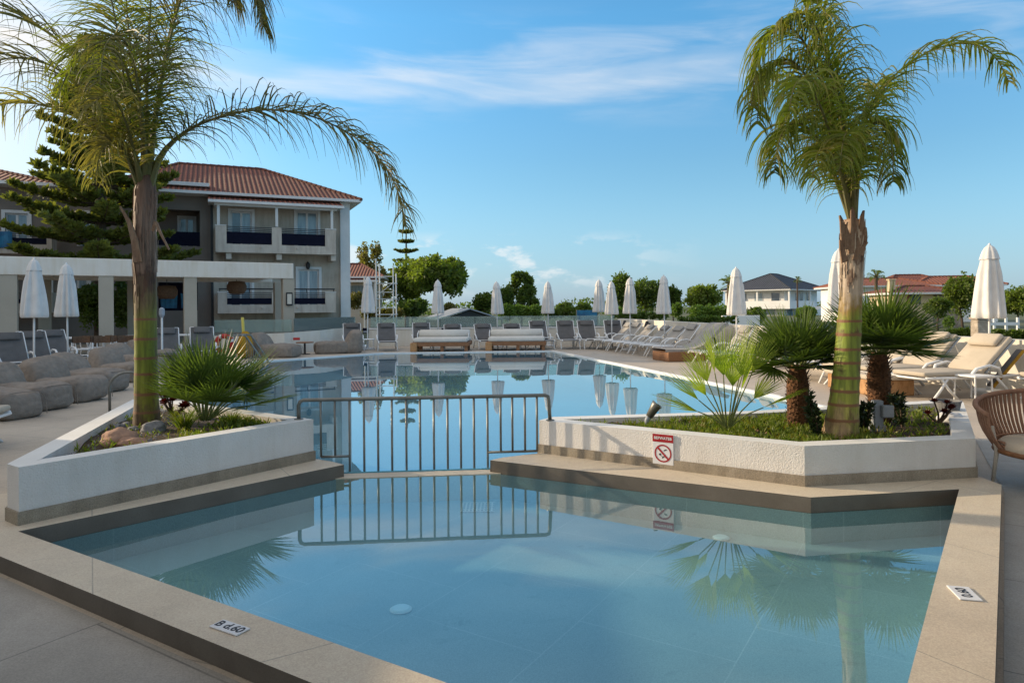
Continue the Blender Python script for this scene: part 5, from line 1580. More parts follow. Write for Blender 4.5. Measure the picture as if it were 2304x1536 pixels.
def limbs(base, tips, r0, mat, parent, origin, name='trunk', seed=0):
    rnd = random.Random(seed)
    m = MB(origin)
    base = Vector(base)
    top = sum((Vector(t) for t in tips), Vector()) / len(tips)
    fork = base.lerp(top, .55)
    fork.x += rnd.uniform(-.1, .1)
    m.tube([base, base.lerp(fork, .5) + Vector((rnd.uniform(-.08, .08), 0, 0)), fork], [r0, r0 * .8, r0 * .65], 8)
    for tp in tips:
        tp = Vector(tp); mid = fork.lerp(tp, .5) + Vector((0, 0, -.1 * (tp - fork).length * .5))
        m.tube([fork, mid, tp], [r0 * .5, r0 * .35, r0 * .12], 6)
    return m.build(name, mat, parent, smooth=True)
def tree(name, label, px, Y, ptop, pbase, wpx, mat, n=2600, leaf=.24, kind='round', group=None, seed=0, cat='tree', trunk=True, zbase=-.06):
    rnd = random.Random(seed + 100)
    s = F / Y
    hz_ = 691.5 - .008 * (px - 1152)
    zt = CAM_H + (hz_ - ptop) / s; zb = CAM_H + (hz_ - pbase) / s
    c = at(px, 691, Y); x = c.x; w = wpx / s / 2
    H = zt - zb
    o = Vector((x, Y, zbase))
    t = thing(name, label, cat, o, 0, group)
    n = int(n * 1.5)
    blobs = []
    if kind == 'round':
        nb = 9
        blobs.append((x, Y, zb + H * .5, w * .72, w * .72, H * .46))
        for k in range(nb):
            a = 2 * math.pi * k / nb + rnd.uniform(-.3, .3); e = rnd.uniform(-.3, .75)
            rr = rnd.uniform(.34, .52)
            blobs.append((x + math.cos(a) * w * (1 - rr) * math.cos(e), Y + math.sin(a) * w * (1 - rr) * math.cos(e), zb + H * .5 + math.sin(e) * H * (.5 - rr * .45), w * rr * 1.08, w * rr * 1.08, H * rr * .62))
    elif kind == 'airy':
        for k in range(44):
            f = rnd.random(); a = rnd.uniform(0, 6.3)
            ww = w * (1.15 - .8 * f) if f > .3 else w * .95
            blobs.append((x + math.cos(a) * ww * .7, Y + math.sin(a) * ww * .7, zb + H * (.08 + f * .84), w * .22, w * .22, H * .085))
    elif kind == 'hedge':
        k_ = max(3, int(w * 2 / (H * .8)))
        for k in range(k_):
            blobs.append((x - w + (k + .5) * 2 * w / k_, Y + rnd.uniform(-.2, .2), zb + H * .46, w / k_ * 1.35, H * .5, H * rnd.uniform(.46, .56)))
    elif kind == 'umbrella':
        for k in range(26):
            a = rnd.uniform(0, 6.3); r_ = math.sqrt(rnd.random()) * .8
            dome = math.sqrt(max(0, 1 - r_ * r_))
            blobs.append((x + math.cos(a) * w * r_, Y + math.sin(a) * w * r_, zb + H * (.18 + .58 * dome * rnd.uniform(.55, 1)), w * .32, w * .32, H * .22))
    m = crown(blobs, n, leaf, seed, o)
    m.build('crown', mat, t, fix=False)
    if trunk:
        tips = [(b[0], b[1], b[2]) for b in blobs[:7]]
        limbs((x, Y, zbase), tips, max(.07, H * .028), M['bark'], t, o, seed=seed)
    return t

# ---- feather palms
def frond(m, pts, nl, L, droop, seed, width=.012, start=.16, plume=.6, taper=True, rach=.016, cut=1.0):
    rnd = random.Random(seed)
    P = [Vector(p) for p in pts]
    def cr(u):                               # smooth curve through the points
        n = len(P) - 1; f = min(max(u, 0), .9999) * n; i = int(f); f -= i
        p0 = P[max(i - 1, 0)]; p1 = P[i]; p2 = P[i + 1]; p3 = P[min(i + 2, n)]
        return .5 * ((2 * p1) + (p2 - p0) * f + (2 * p0 - 5 * p1 + 4 * p2 - p3) * f * f + (3 * p1 - p0 - 3 * p2 + p3) * f ** 3)
    N = 22
    line = [cr(i / N) for i in range(N + 1)]
    m.cm = 1
    m.tube(line, [rach * (1 + 1.9 * max(0, 1 - i / 6)) * (1 - .85 * i / N) + .002 for i in range(N + 1)], 6)
    m.cm = 0
    tot = sum((line[i + 1] - line[i]).length for i in range(N))
    for i in range(nl):
        u = start + (1 - start) * (i + rnd.uniform(-.3, .3)) / nl
        u = min(max(u, start), .995)
        p = cr(u); T = (cr(min(u + .02, .999)) - cr(u - .02)).normalized()
        S = T.cross(Vector((0, 0, 1)))
        if S.length < .15: S = T.cross(Vector((.3, 1, 0)))
        S.normalize(); Nn = S.cross(T)
        prof = (.55 + .45 * math.sin(math.pi * min(1, (u - start) / (1 - start) * 1.15 + .12))) if taper else 1
        if u > .88: prof *= 1 - (u - .88) * 4.5
        for side in (-1, 1):
            if rnd.random() > cut: continue
            ln = L * prof * rnd.uniform(.75, 1.12)
            d = (S * side * rnd.uniform(.6, 1) + T * rnd.uniform(.35, .75) + Nn * rnd.uniform(-.45, 1) * plume).normalized()
            seg = 6; q = p.copy(); prev = None
            stiff = rnd.uniform(.75, 1.25)
            wv = d.cross(rv(rnd)).normalized()
            for k in range(seg + 1):
                f = k / seg
                w = width * (1.15 - f) * (.55 + min(1, f * 4) * .45) if f < 1 else .0012
                wv = (wv - d * wv.dot(d)); wv = wv.normalized() if wv.length > 1e-4 else d.orthogonal().normalized()
                a = m.vert(q - wv * w); b = m.vert(q + wv * w)
                if prev: m.face([prev[0], prev[1], b, a])
                prev = (a, b)
                q = q + d * (ln / seg)
                d = (d + Vector((0, 0, -1)) * droop * stiff * (.35 + f * 1.3) / seg * 3.2).normalized()
def palm_trunk(t, o, pts, rad, mat, nring, rings_to, seed):
    m = MB(o)
    P = [Vector(p) for p in pts]
    N = 60
    line = []; rr = []
    rnd = random.Random(seed)
    ringpos = [(.06 + (k + rnd.uniform(-.15, .15)) / nring * rings_to) for k in range(nring)]
    for i in range(N + 1):
        f = i / N; k = f * (len(P) - 1); j = min(int(k), len(P) - 2); g_ = k - j
        line.append(P[j].lerp(P[j + 1], g_)); r = rad[j] * (1 - g_) + rad[j + 1] * g_
        for rp in ringpos:
            if abs(f - rp) < .006: r *= 1.03
        rr.append(r * (1 + .012 * noise.noise(Vector((0, 0, f * 14 + seed)))))
    m.tube(line, rr, 24)
    return m.build('trunk', mat, t, smooth=True), ringpos, line, rr
def trunkmat(name, stops, h, ringz, wmix=1.0, streak=6):
    """colour changes with height up the stem: green below, dry fibre above, thin brown scars"""
    m, nt, out = nodes_of(name)
    p = nt.nodes.new('ShaderNodeBsdfPrincipled')
    tc = nt.nodes.new('ShaderNodeTexCoord'); sep = nt.nodes.new('ShaderNodeSeparateXYZ'); nt.links.new(tc.outputs['Object'], sep.inputs[0])
    z = nt.nodes.new('ShaderNodeMath'); z.operation = 'MULTIPLY_ADD'
    nz = noise_n(nt, 5, 4, stretch=(1.3, 1.3, .8))
    z.inputs[1].default_value = 1.0; nt.links.new(nz, z.inputs[0])
    sb = nt.nodes.new('ShaderNodeMath'); sb.operation = 'SUBTRACT'; nt.links.new(sep.outputs[2], sb.inputs[0]); sb.inputs[1].default_value = .5
    nt.links.new(sb.outputs[0], z.inputs[2])
    dv = nt.nodes.new('ShaderNodeMath'); dv.operation = 'DIVIDE'; nt.links.new(z.outputs[0], dv.inputs[0]); dv.inputs[1].default_value = h
    a = ramp(nt, dv.outputs[0], stops)
    fib = noise_n(nt, 1.0, 6, .65, stretch=(26, 26, 1.6))
    a = mixc(nt, .6, a, ramp(nt, fib, [(.3, (.06, .045, .03)), (.7, (.85, .82, .78))]), 'OVERLAY')
    blot = noise_n(nt, 7, 5, .6, .5, stretch=(1, 1, .5))
    a = mixc(nt, ramp(nt, blot, [(.56, (0, 0, 0)), (.64, (.8, .8, .8))]), a, (.10, .045, .022))
    # ring scars
    last = None
    for rz_ in ringz:
        d = nt.nodes.new('ShaderNodeMath'); d.operation = 'SUBTRACT'; nt.links.new(sep.outputs[2], d.inputs[0]); d.inputs[1].default_value = rz_
        ab = nt.nodes.new('ShaderNodeMath'); ab.operation = 'ABSOLUTE'; nt.links.new(d.outputs[0], ab.inputs[0])
        if last is None: last = ab.outputs[0]
        else:
            mn = nt.nodes.new('ShaderNodeMath'); mn.operation = 'MINIMUM'; nt.links.new(last, mn.inputs[0]); nt.links.new(ab.outputs[0], mn.inputs[1]); last = mn.outputs[0]
    if last is not None:
        wob = nt.nodes.new('ShaderNodeMath'); wob.operation = 'MULTIPLY_ADD'; nt.links.new(noise_n(nt, 16, 3), wob.inputs[0]); wob.inputs[1].default_value = -.02; nt.links.new(last, wob.inputs[2])
        a = mixc(nt, ramp(nt, wob.outputs[0], [(.000, (1, 1, 1)), (.007, (0, 0, 0))]), a, (.20, .09, .035))
    nt.links.new(a, p.inputs['Base Color']); p.inputs['Roughness'].default_value = .62
    b = nt.nodes.new('ShaderNodeBump'); b.inputs['Strength'].default_value = .6; b.inputs['Distance'].default_value = .012
    nt.links.new(fib, b.inputs['Height']); nt.links.new(b.outputs[0], p.inputs['Normal'])
    nt.links.new(p.outputs[0], out.inputs['Surface'])
    return m

# left palm -------------------------------------------------------------------
YL = 6.95
bl_ = at(330, 955, YL); o = Vector((bl_.x, YL, .43))
def lp(px, py, dy=0.0): return at(px, py, YL + dy)
pl = thing('feather_palm', 'tall feather palm with long drooping fronds in the left planter', 'palm tree', o)
tp = [lp(331, 975), lp(330, 930), lp(329, 850), lp(328, 760), lp(327, 640), lp(325, 560), lp(326, 480), lp(327, 430), lp(328, 395)]
rad = [.135, .120, .108, .103, .105, .110, .106, .098, .07]
nring = [.02 + .0, .16, .37, .58, .80, 1.02]
ringz = [ (698 - y) / F * YL + CAM_H - o.z for y in (925, 885, 840, 805, 762, 718)]
tm = trunkmat('left_palm_stem', [(0, (.115, .07, .035)), (.05, (.10, .065, .022)), (.10, (.17, .175, .014)), (.30, (.16, .20, .014)), (.38, (.17, .185, .016)), (.54, (.16, .115, .05)), (.62, (.09, .045, .03)), (.66, (.20, .125, .085)), (.80, (.235, .15, .105)), (1, (.17, .075, .04))], 2.5, ringz)
m = MB(o); 
N = 70; line = []; rr = []
for i in range(N + 1):
    f = i / N * (len(tp) - 1); j = min(int(f), len(tp) - 2); g_ = f - j
    q = tp[j].lerp(tp[j + 1], g_); r = rad[j] * (1 - g_) + rad[j + 1] * g_
    for rz_ in ringz:
        r *= 1 + .06 * math.exp(-((q.z - o.z - rz_) / .012) ** 2)
    line.append(q); rr.append(r * (1 + .05 * noise.noise(Vector((3, 0, q.z * 5)))))
m.tube(line, rr, 28); TRL = (m, line, rr, tm)
# old leaf bases and dry sheaths
def fibres(m, line, rr, z0, z1, n, seed):
    rnd = random.Random(seed)
    zs = [i for i, q in enumerate(line) if z0 < q.z < z1]
    for k in range(n):
        i = zs[rnd.randrange(len(zs) - 6)]; a = rnd.uniform(0, 6.283); w = rnd.uniform(.004, .016); L_ = rnd.randint(3, 9); peel = rnd.uniform(.0, .022)
        prev = None
        for j in range(L_):
            q = line[min(i + j, len(line) - 1)]; r = rr[min(i + j, len(line) - 1)] + .003 + peel * (j / L_) ** 2
            ww = w * (1 - .8 * j / L_); da = ww / r
            A_ = m.vert(q + Vector((math.cos(a - da), math.sin(a - da), 0)) * r); B_ = m.vert(q + Vector((math.cos(a + da), math.sin(a + da), 0)) * (r + .003))
            if prev: m.face([prev[0], prev[1], B_, A_])
            prev = (A_, B_)
fibres(TRL[0], TRL[1], TRL[2], 1.5, 2.9, 150, 5)
TRL[0].build('trunk', TRL[3], pl, smooth=True)
def sheath(parent, o, pts, w, mat, name='leaf_base'):
    m = MB(o)
    P = [Vector(p) for p in pts]
    for i in range(len(P) - 1):
        d = (P[i + 1] - P[i]).normalized(); s = d.cross(Vector((0, -1, .1))).normalized()
        wa = w * (1 - i / (len(P) - 1)) + .006; wb = w * (1 - (i + 1) / (len(P) - 1)) + .006
        th = Vector((0, -.02, 0))
        a, b, c, e = P[i] - s * wa, P[i] + s * wa, P[i + 1] + s * wb, P[i + 1] - s * wb
        m.quad(a, b, c, e); m.quad(a + th, b + th, c + th, e + th); m.quad(a, a + th, e + th, e); m.quad(b, b + th, c + th, c)
    m.build(name, mat, parent, smooth=True)
M['sheath'] = pmat('dry_sheath', (.30, .20, .13), (.18, .10, .06), scale=6, rough=.85, bump=.5, bscale=30, stretch=(6, 6, 1))
M['greenpet'] = pmat('green_petiole', (.105, .105, .028), (.07, .06, .02), scale=5, rough=.5)
sheath(pl, o, [lp(312, 590, -.10), lp(304, 540, -.12), lp(292, 500, -.14), lp(272, 465, -.16)], .04, M['sheath'])
sheath(pl, o, [lp(345, 520, -.10), lp(352, 500, -.13), lp(365, 530, -.15), lp(382, 562, -.16)], .012, M['sheath'])
LF = [  # points (px, py, dy), leaflet count, length, droop
    ([(338, 420, 0), (362, 350, .0), (420, 295, -.05), (500, 262, -.1), (590, 247, -.1), (690, 258, -.1), (785, 300, -.05), (855, 360, 0), (895, 430, 0), (912, 510, .05)], 250, .50, .80, .75, 1),
    ([(333, 420, 0), (345, 300, -.02), (368, 160, -.05), (400, 20, -.05), (440, -70, -.05), (490, -95, 0), (540, -75, 0), (575, -20, .05), (592, 60, .05)], 260, .66, 1.0, .30, 0),
    ([(333, 420, 0), (350, 260, .15), (385, 60, .3), (430, -60, .4), (475, -80, .45), (510, -50, .5), (530, 10, .5)], 210, .62, 1.0, .35, 0),
    ([(330, 420, 0), (325, 320, -.1), (298, 200, -.35), (262, 120, -.6), (215, 100, -.8), (165, 140, -.95), (130, 220, -1.0)], 120, .48, .9, .5, 0),
    ([(316, 420, 0), (280, 330, 0), (225, 255, .0), (150, 170, 0), (60, 130, 0), (-40, 150, 0), (-110, 220, 0)], 130, .60, .75, .45, 0),
    ([(318, 420, 0), (300, 330, -.1), (285, 230, -.25), (270, 110, -.4), (250, 0, -.55), (220, -80, -.7)], 120, .55, .8, .6, 0),
    ([(315, 420, 0), (292, 360, -.15), (255, 320, -.3), (200, 280, -.4), (130, 245, -.45), (60, 232, -.5), (-10, 240, -.5), (-70, 290, -.5)], 120, .5, .75, .55, 2),
    ([(320, 420, 0), (290, 310, .1), (235, 205, .2), (150, 110, .25), (60, 40, .3), (-40, 0, .3), (-130, 10, .3)], 130, .62, .6, .55, 0),
    ([(325, 420, 0), (322, 300, -.2), (310, 190, -.5), (290, 110, -.8), (262, 80, -1.1), (235, 110, -1.35), (225, 190, -1.5)], 110, .42, .85, .6, 0),
    ([(330, 420, 0), (335, 300, .2), (320, 150, .4), (280, 20, .55), (210, -60, .7), (120, -80, .7)], 120, .62, .7, .6, 0),
    ([(318, 430, 0), (300, 390, -.1), (282, 345, -.25), (262, 325, -.35), (240, 330, -.45), (222, 360, -.5), (215, 410, -.55)], 70, .36, .9, .5, 2),
    ([(325, 420, 0), (330, 250, -.1), (335, 90, -.2), (345, -50, -.3), (380, -160, -.3)], 110, .62, .6, .6, 0),
    ([(327, 420, 0), (318, 280, -.1), (300, 150, -.2), (285, 20, -.3), (285, -100, -.4)], 120, .5, .9, .7, 0),
    ([(320, 425, 0), (306, 360, -.2), (288, 290, -.45), (265, 235, -.7), (235, 215, -.9), (205, 240, -1.05)], 90, .4, .9, .6, 2)]
mats = [M['palm'], M['palmrach']]
dry = [M['palmdry'], M['palmrach']]
DULL = (1, 2, 4, 7, 8)
for i, (pts, nl, L, dr, plu, kd) in enumerate(LF):
    m = MB(o); frond(m, [lp(x, y, dy) for x, y, dy in pts], int(nl * .62), L * 1.5, dr, 40 + i, width=(.0082 if kd != 2 else .0095), plume=plu, rach=.014)
    m.build('frond', dry if kd == 2 else ([M['palmdull'], M['palmrach']] if (kd == 1 or i in DULL) else mats), pl, fix=False)

# right palm ------------------------------------------------------------------
YR = 6.25
br_ = at(1890, 985, YR); o = Vector((br_.x, YR, .37))
def rp(px, py, dy=0.0): return at(px, py, YR + dy)
pr = thing('feather_palm', 'tall feather palm with ringed green trunk and shaggy crown in the right planter', 'palm tree', o)
tp = [rp(1888, 1000), rp(1893, 960), rp(1899, 900), rp(1905, 830), rp(1910, 740), rp(1915, 660), rp(1917, 590), rp(1919, 530), rp(1921, 495)]
rad = [.185, .145, .126, .113, .102, .096, .098, .108, .085]
ringz = [(685.5 - y) / F * YR + CAM_H - o.z for y in (942, 908, 878, 848, 815, 785, 752, 722)]
tm = trunkmat('right_palm_stem', [(0, (.36, .24, .13)), (.07, (.33, .25, .10)), (.13, (.26, .27, .04)), (.30, (.20, .25, .03)), (.50, (.20, .26, .03)), (.58, (.24, .22, .03)), (.62, (.30, .20, .05)), (.68, (.44, .36, .28)), (.9, (.46, .36, .27)), (1, (.36, .22, .13))], 2.0, ringz)
m = MB(o); line = []; rr = []
for i in range(N + 1):
    f = i / N * (len(tp) - 1); j = min(int(f), len(tp) - 2); g_ = f - j
    q = tp[j].lerp(tp[j + 1], g_); r = rad[j] * (1 - g_) + rad[j + 1] * g_
    for rz_ in ringz: r *= 1 + .055 * math.exp(-((q.z - o.z - rz_) / .012) ** 2)
    line.append(q); rr.append(r * (1 + .03 * noise.noise(Vector((7, 0, q.z * 3)))))
m.tube(line, rr, 28); fibres(m, line, rr, 1.62, 2.4, 120, 6); m.build('trunk', tm, pr, smooth=True)
for pts, w in (([(1905, 560), (1897, 525), (1893, 500), (1888, 485)], .036), ([(1930, 560), (1938, 520), (1938, 490), (1942, 474)], .034), ([(1918, 570), (1920, 520), (1917, 480), (1914, 455)], .036), ([(1940, 545), (1944, 525), (1946, 512)], .03), ([(1900, 590), (1892, 560), (1889, 540)], .025), ([(1925, 585), (1930, 555), (1928, 535)], .03), ([(1912, 560), (1906, 530), (1900, 505)], .028), ([(1934, 575), (1941, 555), (1950, 545)], .02)):
    sheath(pr, o, [rp(x, y, -.08 - .01 * i) for i, (x, y) in enumerate(pts)], w, M['sheath'])
RF = [
    ([(1920, 500, 0), (1922, 420, .02), (1926, 350, .05), (1945, 270, .05), (1990, 195, .05), (2050, 140, .05), (2120, 105, .05), (2190, 100, .05), (2240, 130, .05), (2270, 185, .05)], 150, .40, .68, .55),
    ([(1918, 500, 0), (1895, 380, -.1), (1868, 260, -.15), (1838, 160, -.2), (1805, 90, -.2), (1765, 60, -.25), (1725, 90, -.25), (1700, 160, -.25), (1690, 240, -.25)], 170, .52, 1.25, .3),
    ([(1918, 500, 0), (1880, 400, -.1), (1845, 320, -.2), (1805, 280, -.3), (1770, 285, -.35), (1750, 330, -.4), (1742, 390, -.4)], 130, .44, 1.25, .3),
    ([(1920, 500, 0), (1930, 400, -.15), (1945, 320, -.25), (1970, 275, -.35), (1995, 290, -.4), (2008, 350, -.45), (2010, 410, -.45)], 110, .38, 1.25, .3),
    ([(1916, 500, 0), (1895, 340, .1), (1860, 180, .2), (1820, 40, .25), (1790, -80, .3), (1775, -160, .3)], 130, .50, .8, .6),
    ([(1918, 500, 0), (1905, 330, -.05), (1880, 190, -.1), (1850, 80, -.1), (1835, -30, -.1)], 120, .42, .95, .6),
    ([(1918, 500, 0), (1885, 360, -.3), (1850, 250, -.6), (1815, 185, -.85), (1790, 190, -1.05), (1775, 250, -1.2)], 100, .36, .95, .55),
    ([(1920, 500, 0), (1908, 390, .3), (1870, 270, .6), (1810, 190, .8), (1750, 170, 1.0), (1705, 210, 1.1)], 110, .45, .9, .55),
    ([(1920, 500, 0), (1925, 390, .3), (1940, 280, .55), (1960, 210, .75), (1975, 190, .9), (1985, 230, 1.1)], 90, .40, .85, .55),
    ([(1918, 500, 0), (1900, 420, -.25), (1880, 360, -.5), (1858, 335, -.7), (1838, 350, -.85), (1828, 400, -.95)], 90, .32, .95, .5),
    ([(1919, 500, 0), (1910, 380, -.15), (1890, 260, -.25), (1865, 150, -.3), (1840, 70, -.3), (1805, 30, -.35), (1770, 60, -.35)], 120, .45, .95, .6),
    ([(1920, 500, 0), (1920, 400, -.3), (1915, 330, -.55), (1905, 300, -.75), (1895, 330, -.9), (1890, 380, -1)], 80, .32, .9, .5),
    ([(1918, 500, 0), (1890, 380, -.05), (1852, 260, -.1), (1815, 175, -.15), (1775, 135, -.2), (1735, 150, -.2), (1712, 205, -.2), (1703, 280, -.2)], 150, .46, 1.1, .25),
    ([(1918, 500, 0), (1902, 400, .1), (1882, 300, .15), (1850, 230, .2), (1810, 212, .25), (1775, 240, .25), (1756, 305, .25)], 140, .42, 1.1, .25),
    ([(1919, 500, 0), (1912, 380, .0), (1900, 260, .0), (1882, 150, .0), (1860, 50, .0), (1835, -20, 0)], 130, .44, .9, .4)]
for i, (pts, nl, L, dr, plu) in enumerate(RF):
    m = MB(o); frond(m, [rp(x, y, dy) for x, y, dy in pts], int(nl * .72), L * 1.4, dr * 1.3, 80 + i, width=.0092, plume=plu, rach=.012)
    m.build('frond', mats, pr, fix=False)

# ---- fan palms
def fan_leaf(m, hub, axis, nrm, Rf, nseg, spread, rnd, width=.5, droop=.15, split=.45):
    axis = axis.normalized(); nrm = (nrm - axis * nrm.dot(axis)).normalized(); side = axis.cross(nrm)
    for k in range(nseg):
        a = spread * (2 * (k + .5) / nseg - 1)
        d = (axis * math.cos(a) + side * math.sin(a)).normalized()
        L = Rf * (1 - .22 * (abs(a) / spread) ** 2) * rnd.uniform(.93, 1.05)
        wv = (nrm.cross(d)).normalized()
        wmax = Rf * 2 * spread / nseg * width * .55
        n = 4; q = hub.copy(); prev = None; dd = d.copy()
        fold = (1 if k % 2 else -1) * .35
        for j in range(n + 1):
            f = j / n
            w = wmax * (min(1, f / split) if f < split else (1 - (f - split) / (1 - split)) ** .8)
            w = max(w, .0008)
            tw = (wv + nrm * fold).normalized()
            a_ = m.vert(q - tw * w); b_ = m.vert(q + tw * w)
            if prev: m.face([prev[0], prev[1], b_, a_])
            prev = (a_, b_)
            q = q + dd * (L / n)
            dd = (dd + Vector((0, 0, -1)) * droop * (f ** 2) + nrm * .04 * rnd.uniform(-1, 1)).normalized()
def fan_palm(name, label, base, trunk_h, trunk_r, fans, Rf, pet, seed, mat, nseg=34, elev=(-15, 85), spread=R(105), shag=True, azs=None, group=None, width=.5, droop=.10, crown_r=.04):
    rnd = random.Random(seed)
    base = Vector(base)
    t = thing(name, label, 'palm', base, 0, group)
    top = base + Vector((0, 0, trunk_h))
    if trunk_h > .12:
        m = MB(base)
        m.tube([base + Vector((0, 0, -.05)), base.lerp(top, .3), base.lerp(top, .7), top + Vector((0, 0, .03))], [trunk_r * .9, trunk_r, trunk_r * 1.05, trunk_r * .7], 16)
        nb = int(420 * trunk_h)
        for i in range(nb):
            f = i / nb; a = i * 2.39996
            p = base.lerp(top, f) + Vector((math.cos(a), math.sin(a), 0)) * trunk_r * .95
            d = (Vector((math.cos(a), math.sin(a), 0)) * rnd.uniform(.5, 1) + Vector((0, 0, rnd.uniform(.5, 1.3)))).normalized()
            s = d.cross(Vector((math.cos(a), math.sin(a), 0))).normalized()
            L = trunk_r * rnd.uniform(.3, .55); w = trunk_r * .13
            m.quad(p - s * w, p + s * w, p + d * L + s * w * .7, p + d * L - s * w * .7)
        m.build('trunk', M['shag'], t, smooth=False, fix=False)
    for i in range(fans):
        az = azs[i][0] if azs else i * 2.39996 + rnd.uniform(-.2, .2)
        f = (i + .5) / fans
        el = azs[i][1] if azs else R(elev[1] + (elev[0] - elev[1]) * f ** .8)
        d = Vector((math.cos(az) * math.cos(el), math.sin(az) * math.cos(el), math.sin(el)))
        L = pet * rnd.uniform(.8, 1.2) * (azs[i][2] if azs and len(azs[i]) > 2 else 1)
        h0 = top + Vector((math.cos(az), math.sin(az), 0)) * crown_r
        sag = Vector((0, 0, -.10 * L * math.cos(el)))
        hub = h0 + d * L + sag
        m = MB(base)
        m.cm = 1; m.tube([h0, h0 + d * L * .5 - sag * .35, hub], [.010, .007, .005], 5); m.cm = 0
        ax = (d + Vector((0, 0, -.25 * math.cos(el)))).normalized()
        up = Vector((0, 0, 1)) - d * d.z
        if up.length < .1: up = Vector((-math.cos(az), -math.sin(az), .2))
        nr = (up.normalized() + rv(rnd) * .25).normalized()
        fan_leaf(m, hub, ax, nr, Rf * rnd.uniform(.88, 1.1), nseg, spread * rnd.uniform(.85, 1.08), rnd, droop=droop, width=width)
        m.build('fan_leaf', [mat, M['fanpet']], t, fix=False)
    return t
p = ground(462, 958, .45)
rl = random.Random(31)
azl = []
for i in range(22):
    a = R(i * 360 / 22 + rl.uniform(-8, 8)); lf_ = math.cos(a) < -.1
    azl.append((a, R(rl.uniform(62, 84) if lf_ else (rl.uniform(18, 46) if i % 2 else rl.uniform(48, 84))), .75 if lf_ else 1.0))
fan_palm('fan_palm', 'trunkless fan palm clump spreading beside the left feather palm', (p.x, p.y, .45), .06, .07, 22, .50, .42, 3, M['fan'], nseg=36, spread=R(88), azs=azl)
p = at(1795, 900, 6.75)
fan_palm('fan_palm', 'stocky fan palm with shaggy brown trunk left of the right feather palm', (p.x, 6.75, .38), .60, .10, 26, .44, .22, 5, M['fan'], nseg=36, elev=(8, 88), spread=R(108))
k = at(1978, 900, 7.0)
fan_palm('fan_palm', 'stocky fan palm with shaggy brown trunk right of the right feather palm', (k.x, 7.0, .38), .70, .105, 26, .50, .26, 6, M['fan'], nseg=36, elev=(8, 88), spread=R(108))
p = ground(1637, 975, .40)
azs = [(R(170), R(80), 1.55), (R(100), R(84), 1.1), (R(10), R(66), 1.35), (R(200), R(66), 1.1), (R(-20), R(74), 1.2), (R(185), R(48), .95), (R(5), R(50), 1.1), (R(-80), R(78), 1.0), (R(150), R(60), .8), (R(40), R(64), 1.2), (R(-10), R(36), 1.0), (R(20), R(76), 1.4), (R(175), R(34), .7)]
fan_palm('young_palm', 'young yellow green palm with upright leaves in the right planter', (p.x, p.y, .38), .08, .035, 13, .44, .38, 8, M['fany'], nseg=24, spread=R(44), azs=azs, width=.42, droop=.22, crown_r=.02)

# ---- small plants
def rosette(name, label, px, py, z, n, r, mat, seed, cat='plant', stem=.1, heads=1, group=None):
    rnd = random.Random(seed)
    p = ground(px, py, z); o = Vector((p.x, p.y, z))
    t = thing(name, label, cat, o, 0, group)
    m = MB(o); ms = MB(o)
    for h in range(heads):
        c = o + Vector((rnd.uniform(-1, 1) * r * 1.5, rnd.uniform(-.6, .6) * r, stem * rnd.uniform(.7, 1.7)))
        ms.tube([o, o.lerp(c, .5) + Vector((rnd.uniform(-.02, .02), 0, 0)), c], [.011, .009, .007], 6)
        for i in range(n):
            a = i * 2.39996; e = R(80 - 85 * i / n)
            d = Vector((math.cos(a) * math.cos(e), math.sin(a) * math.cos(e), math.sin(e)))
            leafquad(m, c, d, Vector((0, 0, 1)) if e < 1.2 else rv(rnd), r * (.5 + .5 * i / n), r * .20)
    m.build('leaves', mat, t, fix=False); ms.build('stem', M['bark'], t)
rosette('rosette_plant', 'dark red rosette succulent near the right end of the right planter', 2112, 955, .40, 22, .085, M['redleaf'], 2, heads=7, stem=.13)
rosette('rosette_plant', 'dark red leafy shrub behind the left palm trunk', 392, 938, .45, 24, .10, M['redleaf'], 4, heads=9, stem=.15)
def bladeclump(name, label, px, py, z, n, h, mat, seed, spread=.35, w=.012, cat='plant', group=None):
    rnd = random.Random(seed); p = ground(px, py, z); o = Vector((p.x, p.y, z))
    m = MB(o)
    for i in range(n):
        a = rnd.uniform(0, 6.3); q = o + Vector((math.cos(a), math.sin(a), 0)) * rnd.uniform(0, .05)
        d = (Vector((math.cos(a), math.sin(a), 0)) * rnd.uniform(.05, spread * 2) + Vector((0, 0, 1))).normalized()
        L = h * rnd.uniform(.6, 1.1); s = d.cross(rv(rnd)).normalized(); prev = None
        for k in range(5):
            f = k / 4; ww = w * (1 - f) + .001
            A_, B_ = m.vert(q - s * ww), m.vert(q + s * ww)
            if prev: m.face([prev[0], prev[1], B_, A_])
            prev = (A_, B_); q = q + d * L / 4; d = (d + Vector((math.cos(a), math.sin(a), -.6)) * .16).normalized()
    return tag(m.build(name, mat, fix=False), label, cat, group)
def cone_shrub(name, label, px, py, z, h, r, n, mat, seed, cat='shrub'):
    rnd = random.Random(seed); p = ground(px, py, z); o = Vector((p.x, p.y, z))
    t = thing(name, label, cat, o)
    m = MB(o); ms = MB(o)
    for k in range(7):
        a = rnd.uniform(0, 6.3); tip = o + Vector((math.cos(a) * r * rnd.uniform(.2, .8), math.sin(a) * r * .8, h * rnd.uniform(.6, 1)))
        ms.tube([o, o.lerp(tip, .5), tip], [.01, .008, .004], 5)
        for i in range(n // 7):
            f = rnd.uniform(.1, 1); q = o.lerp(tip, f)
            d = (rv(rnd) + Vector((0, 0, .7))).normalized()
            leafquad(m, q, d, rv(rnd), rnd.uniform(.04, .075), .012)
    m.build('leaves', mat, t, fix=False); ms.build('stem', M['bark'], t)
cone_shrub('dark_shrub', 'dark upright shrub between the left fan palm trunk and the right feather palm', 1838, 985, .40, .42, .10, 700, M['shrub'], 3)
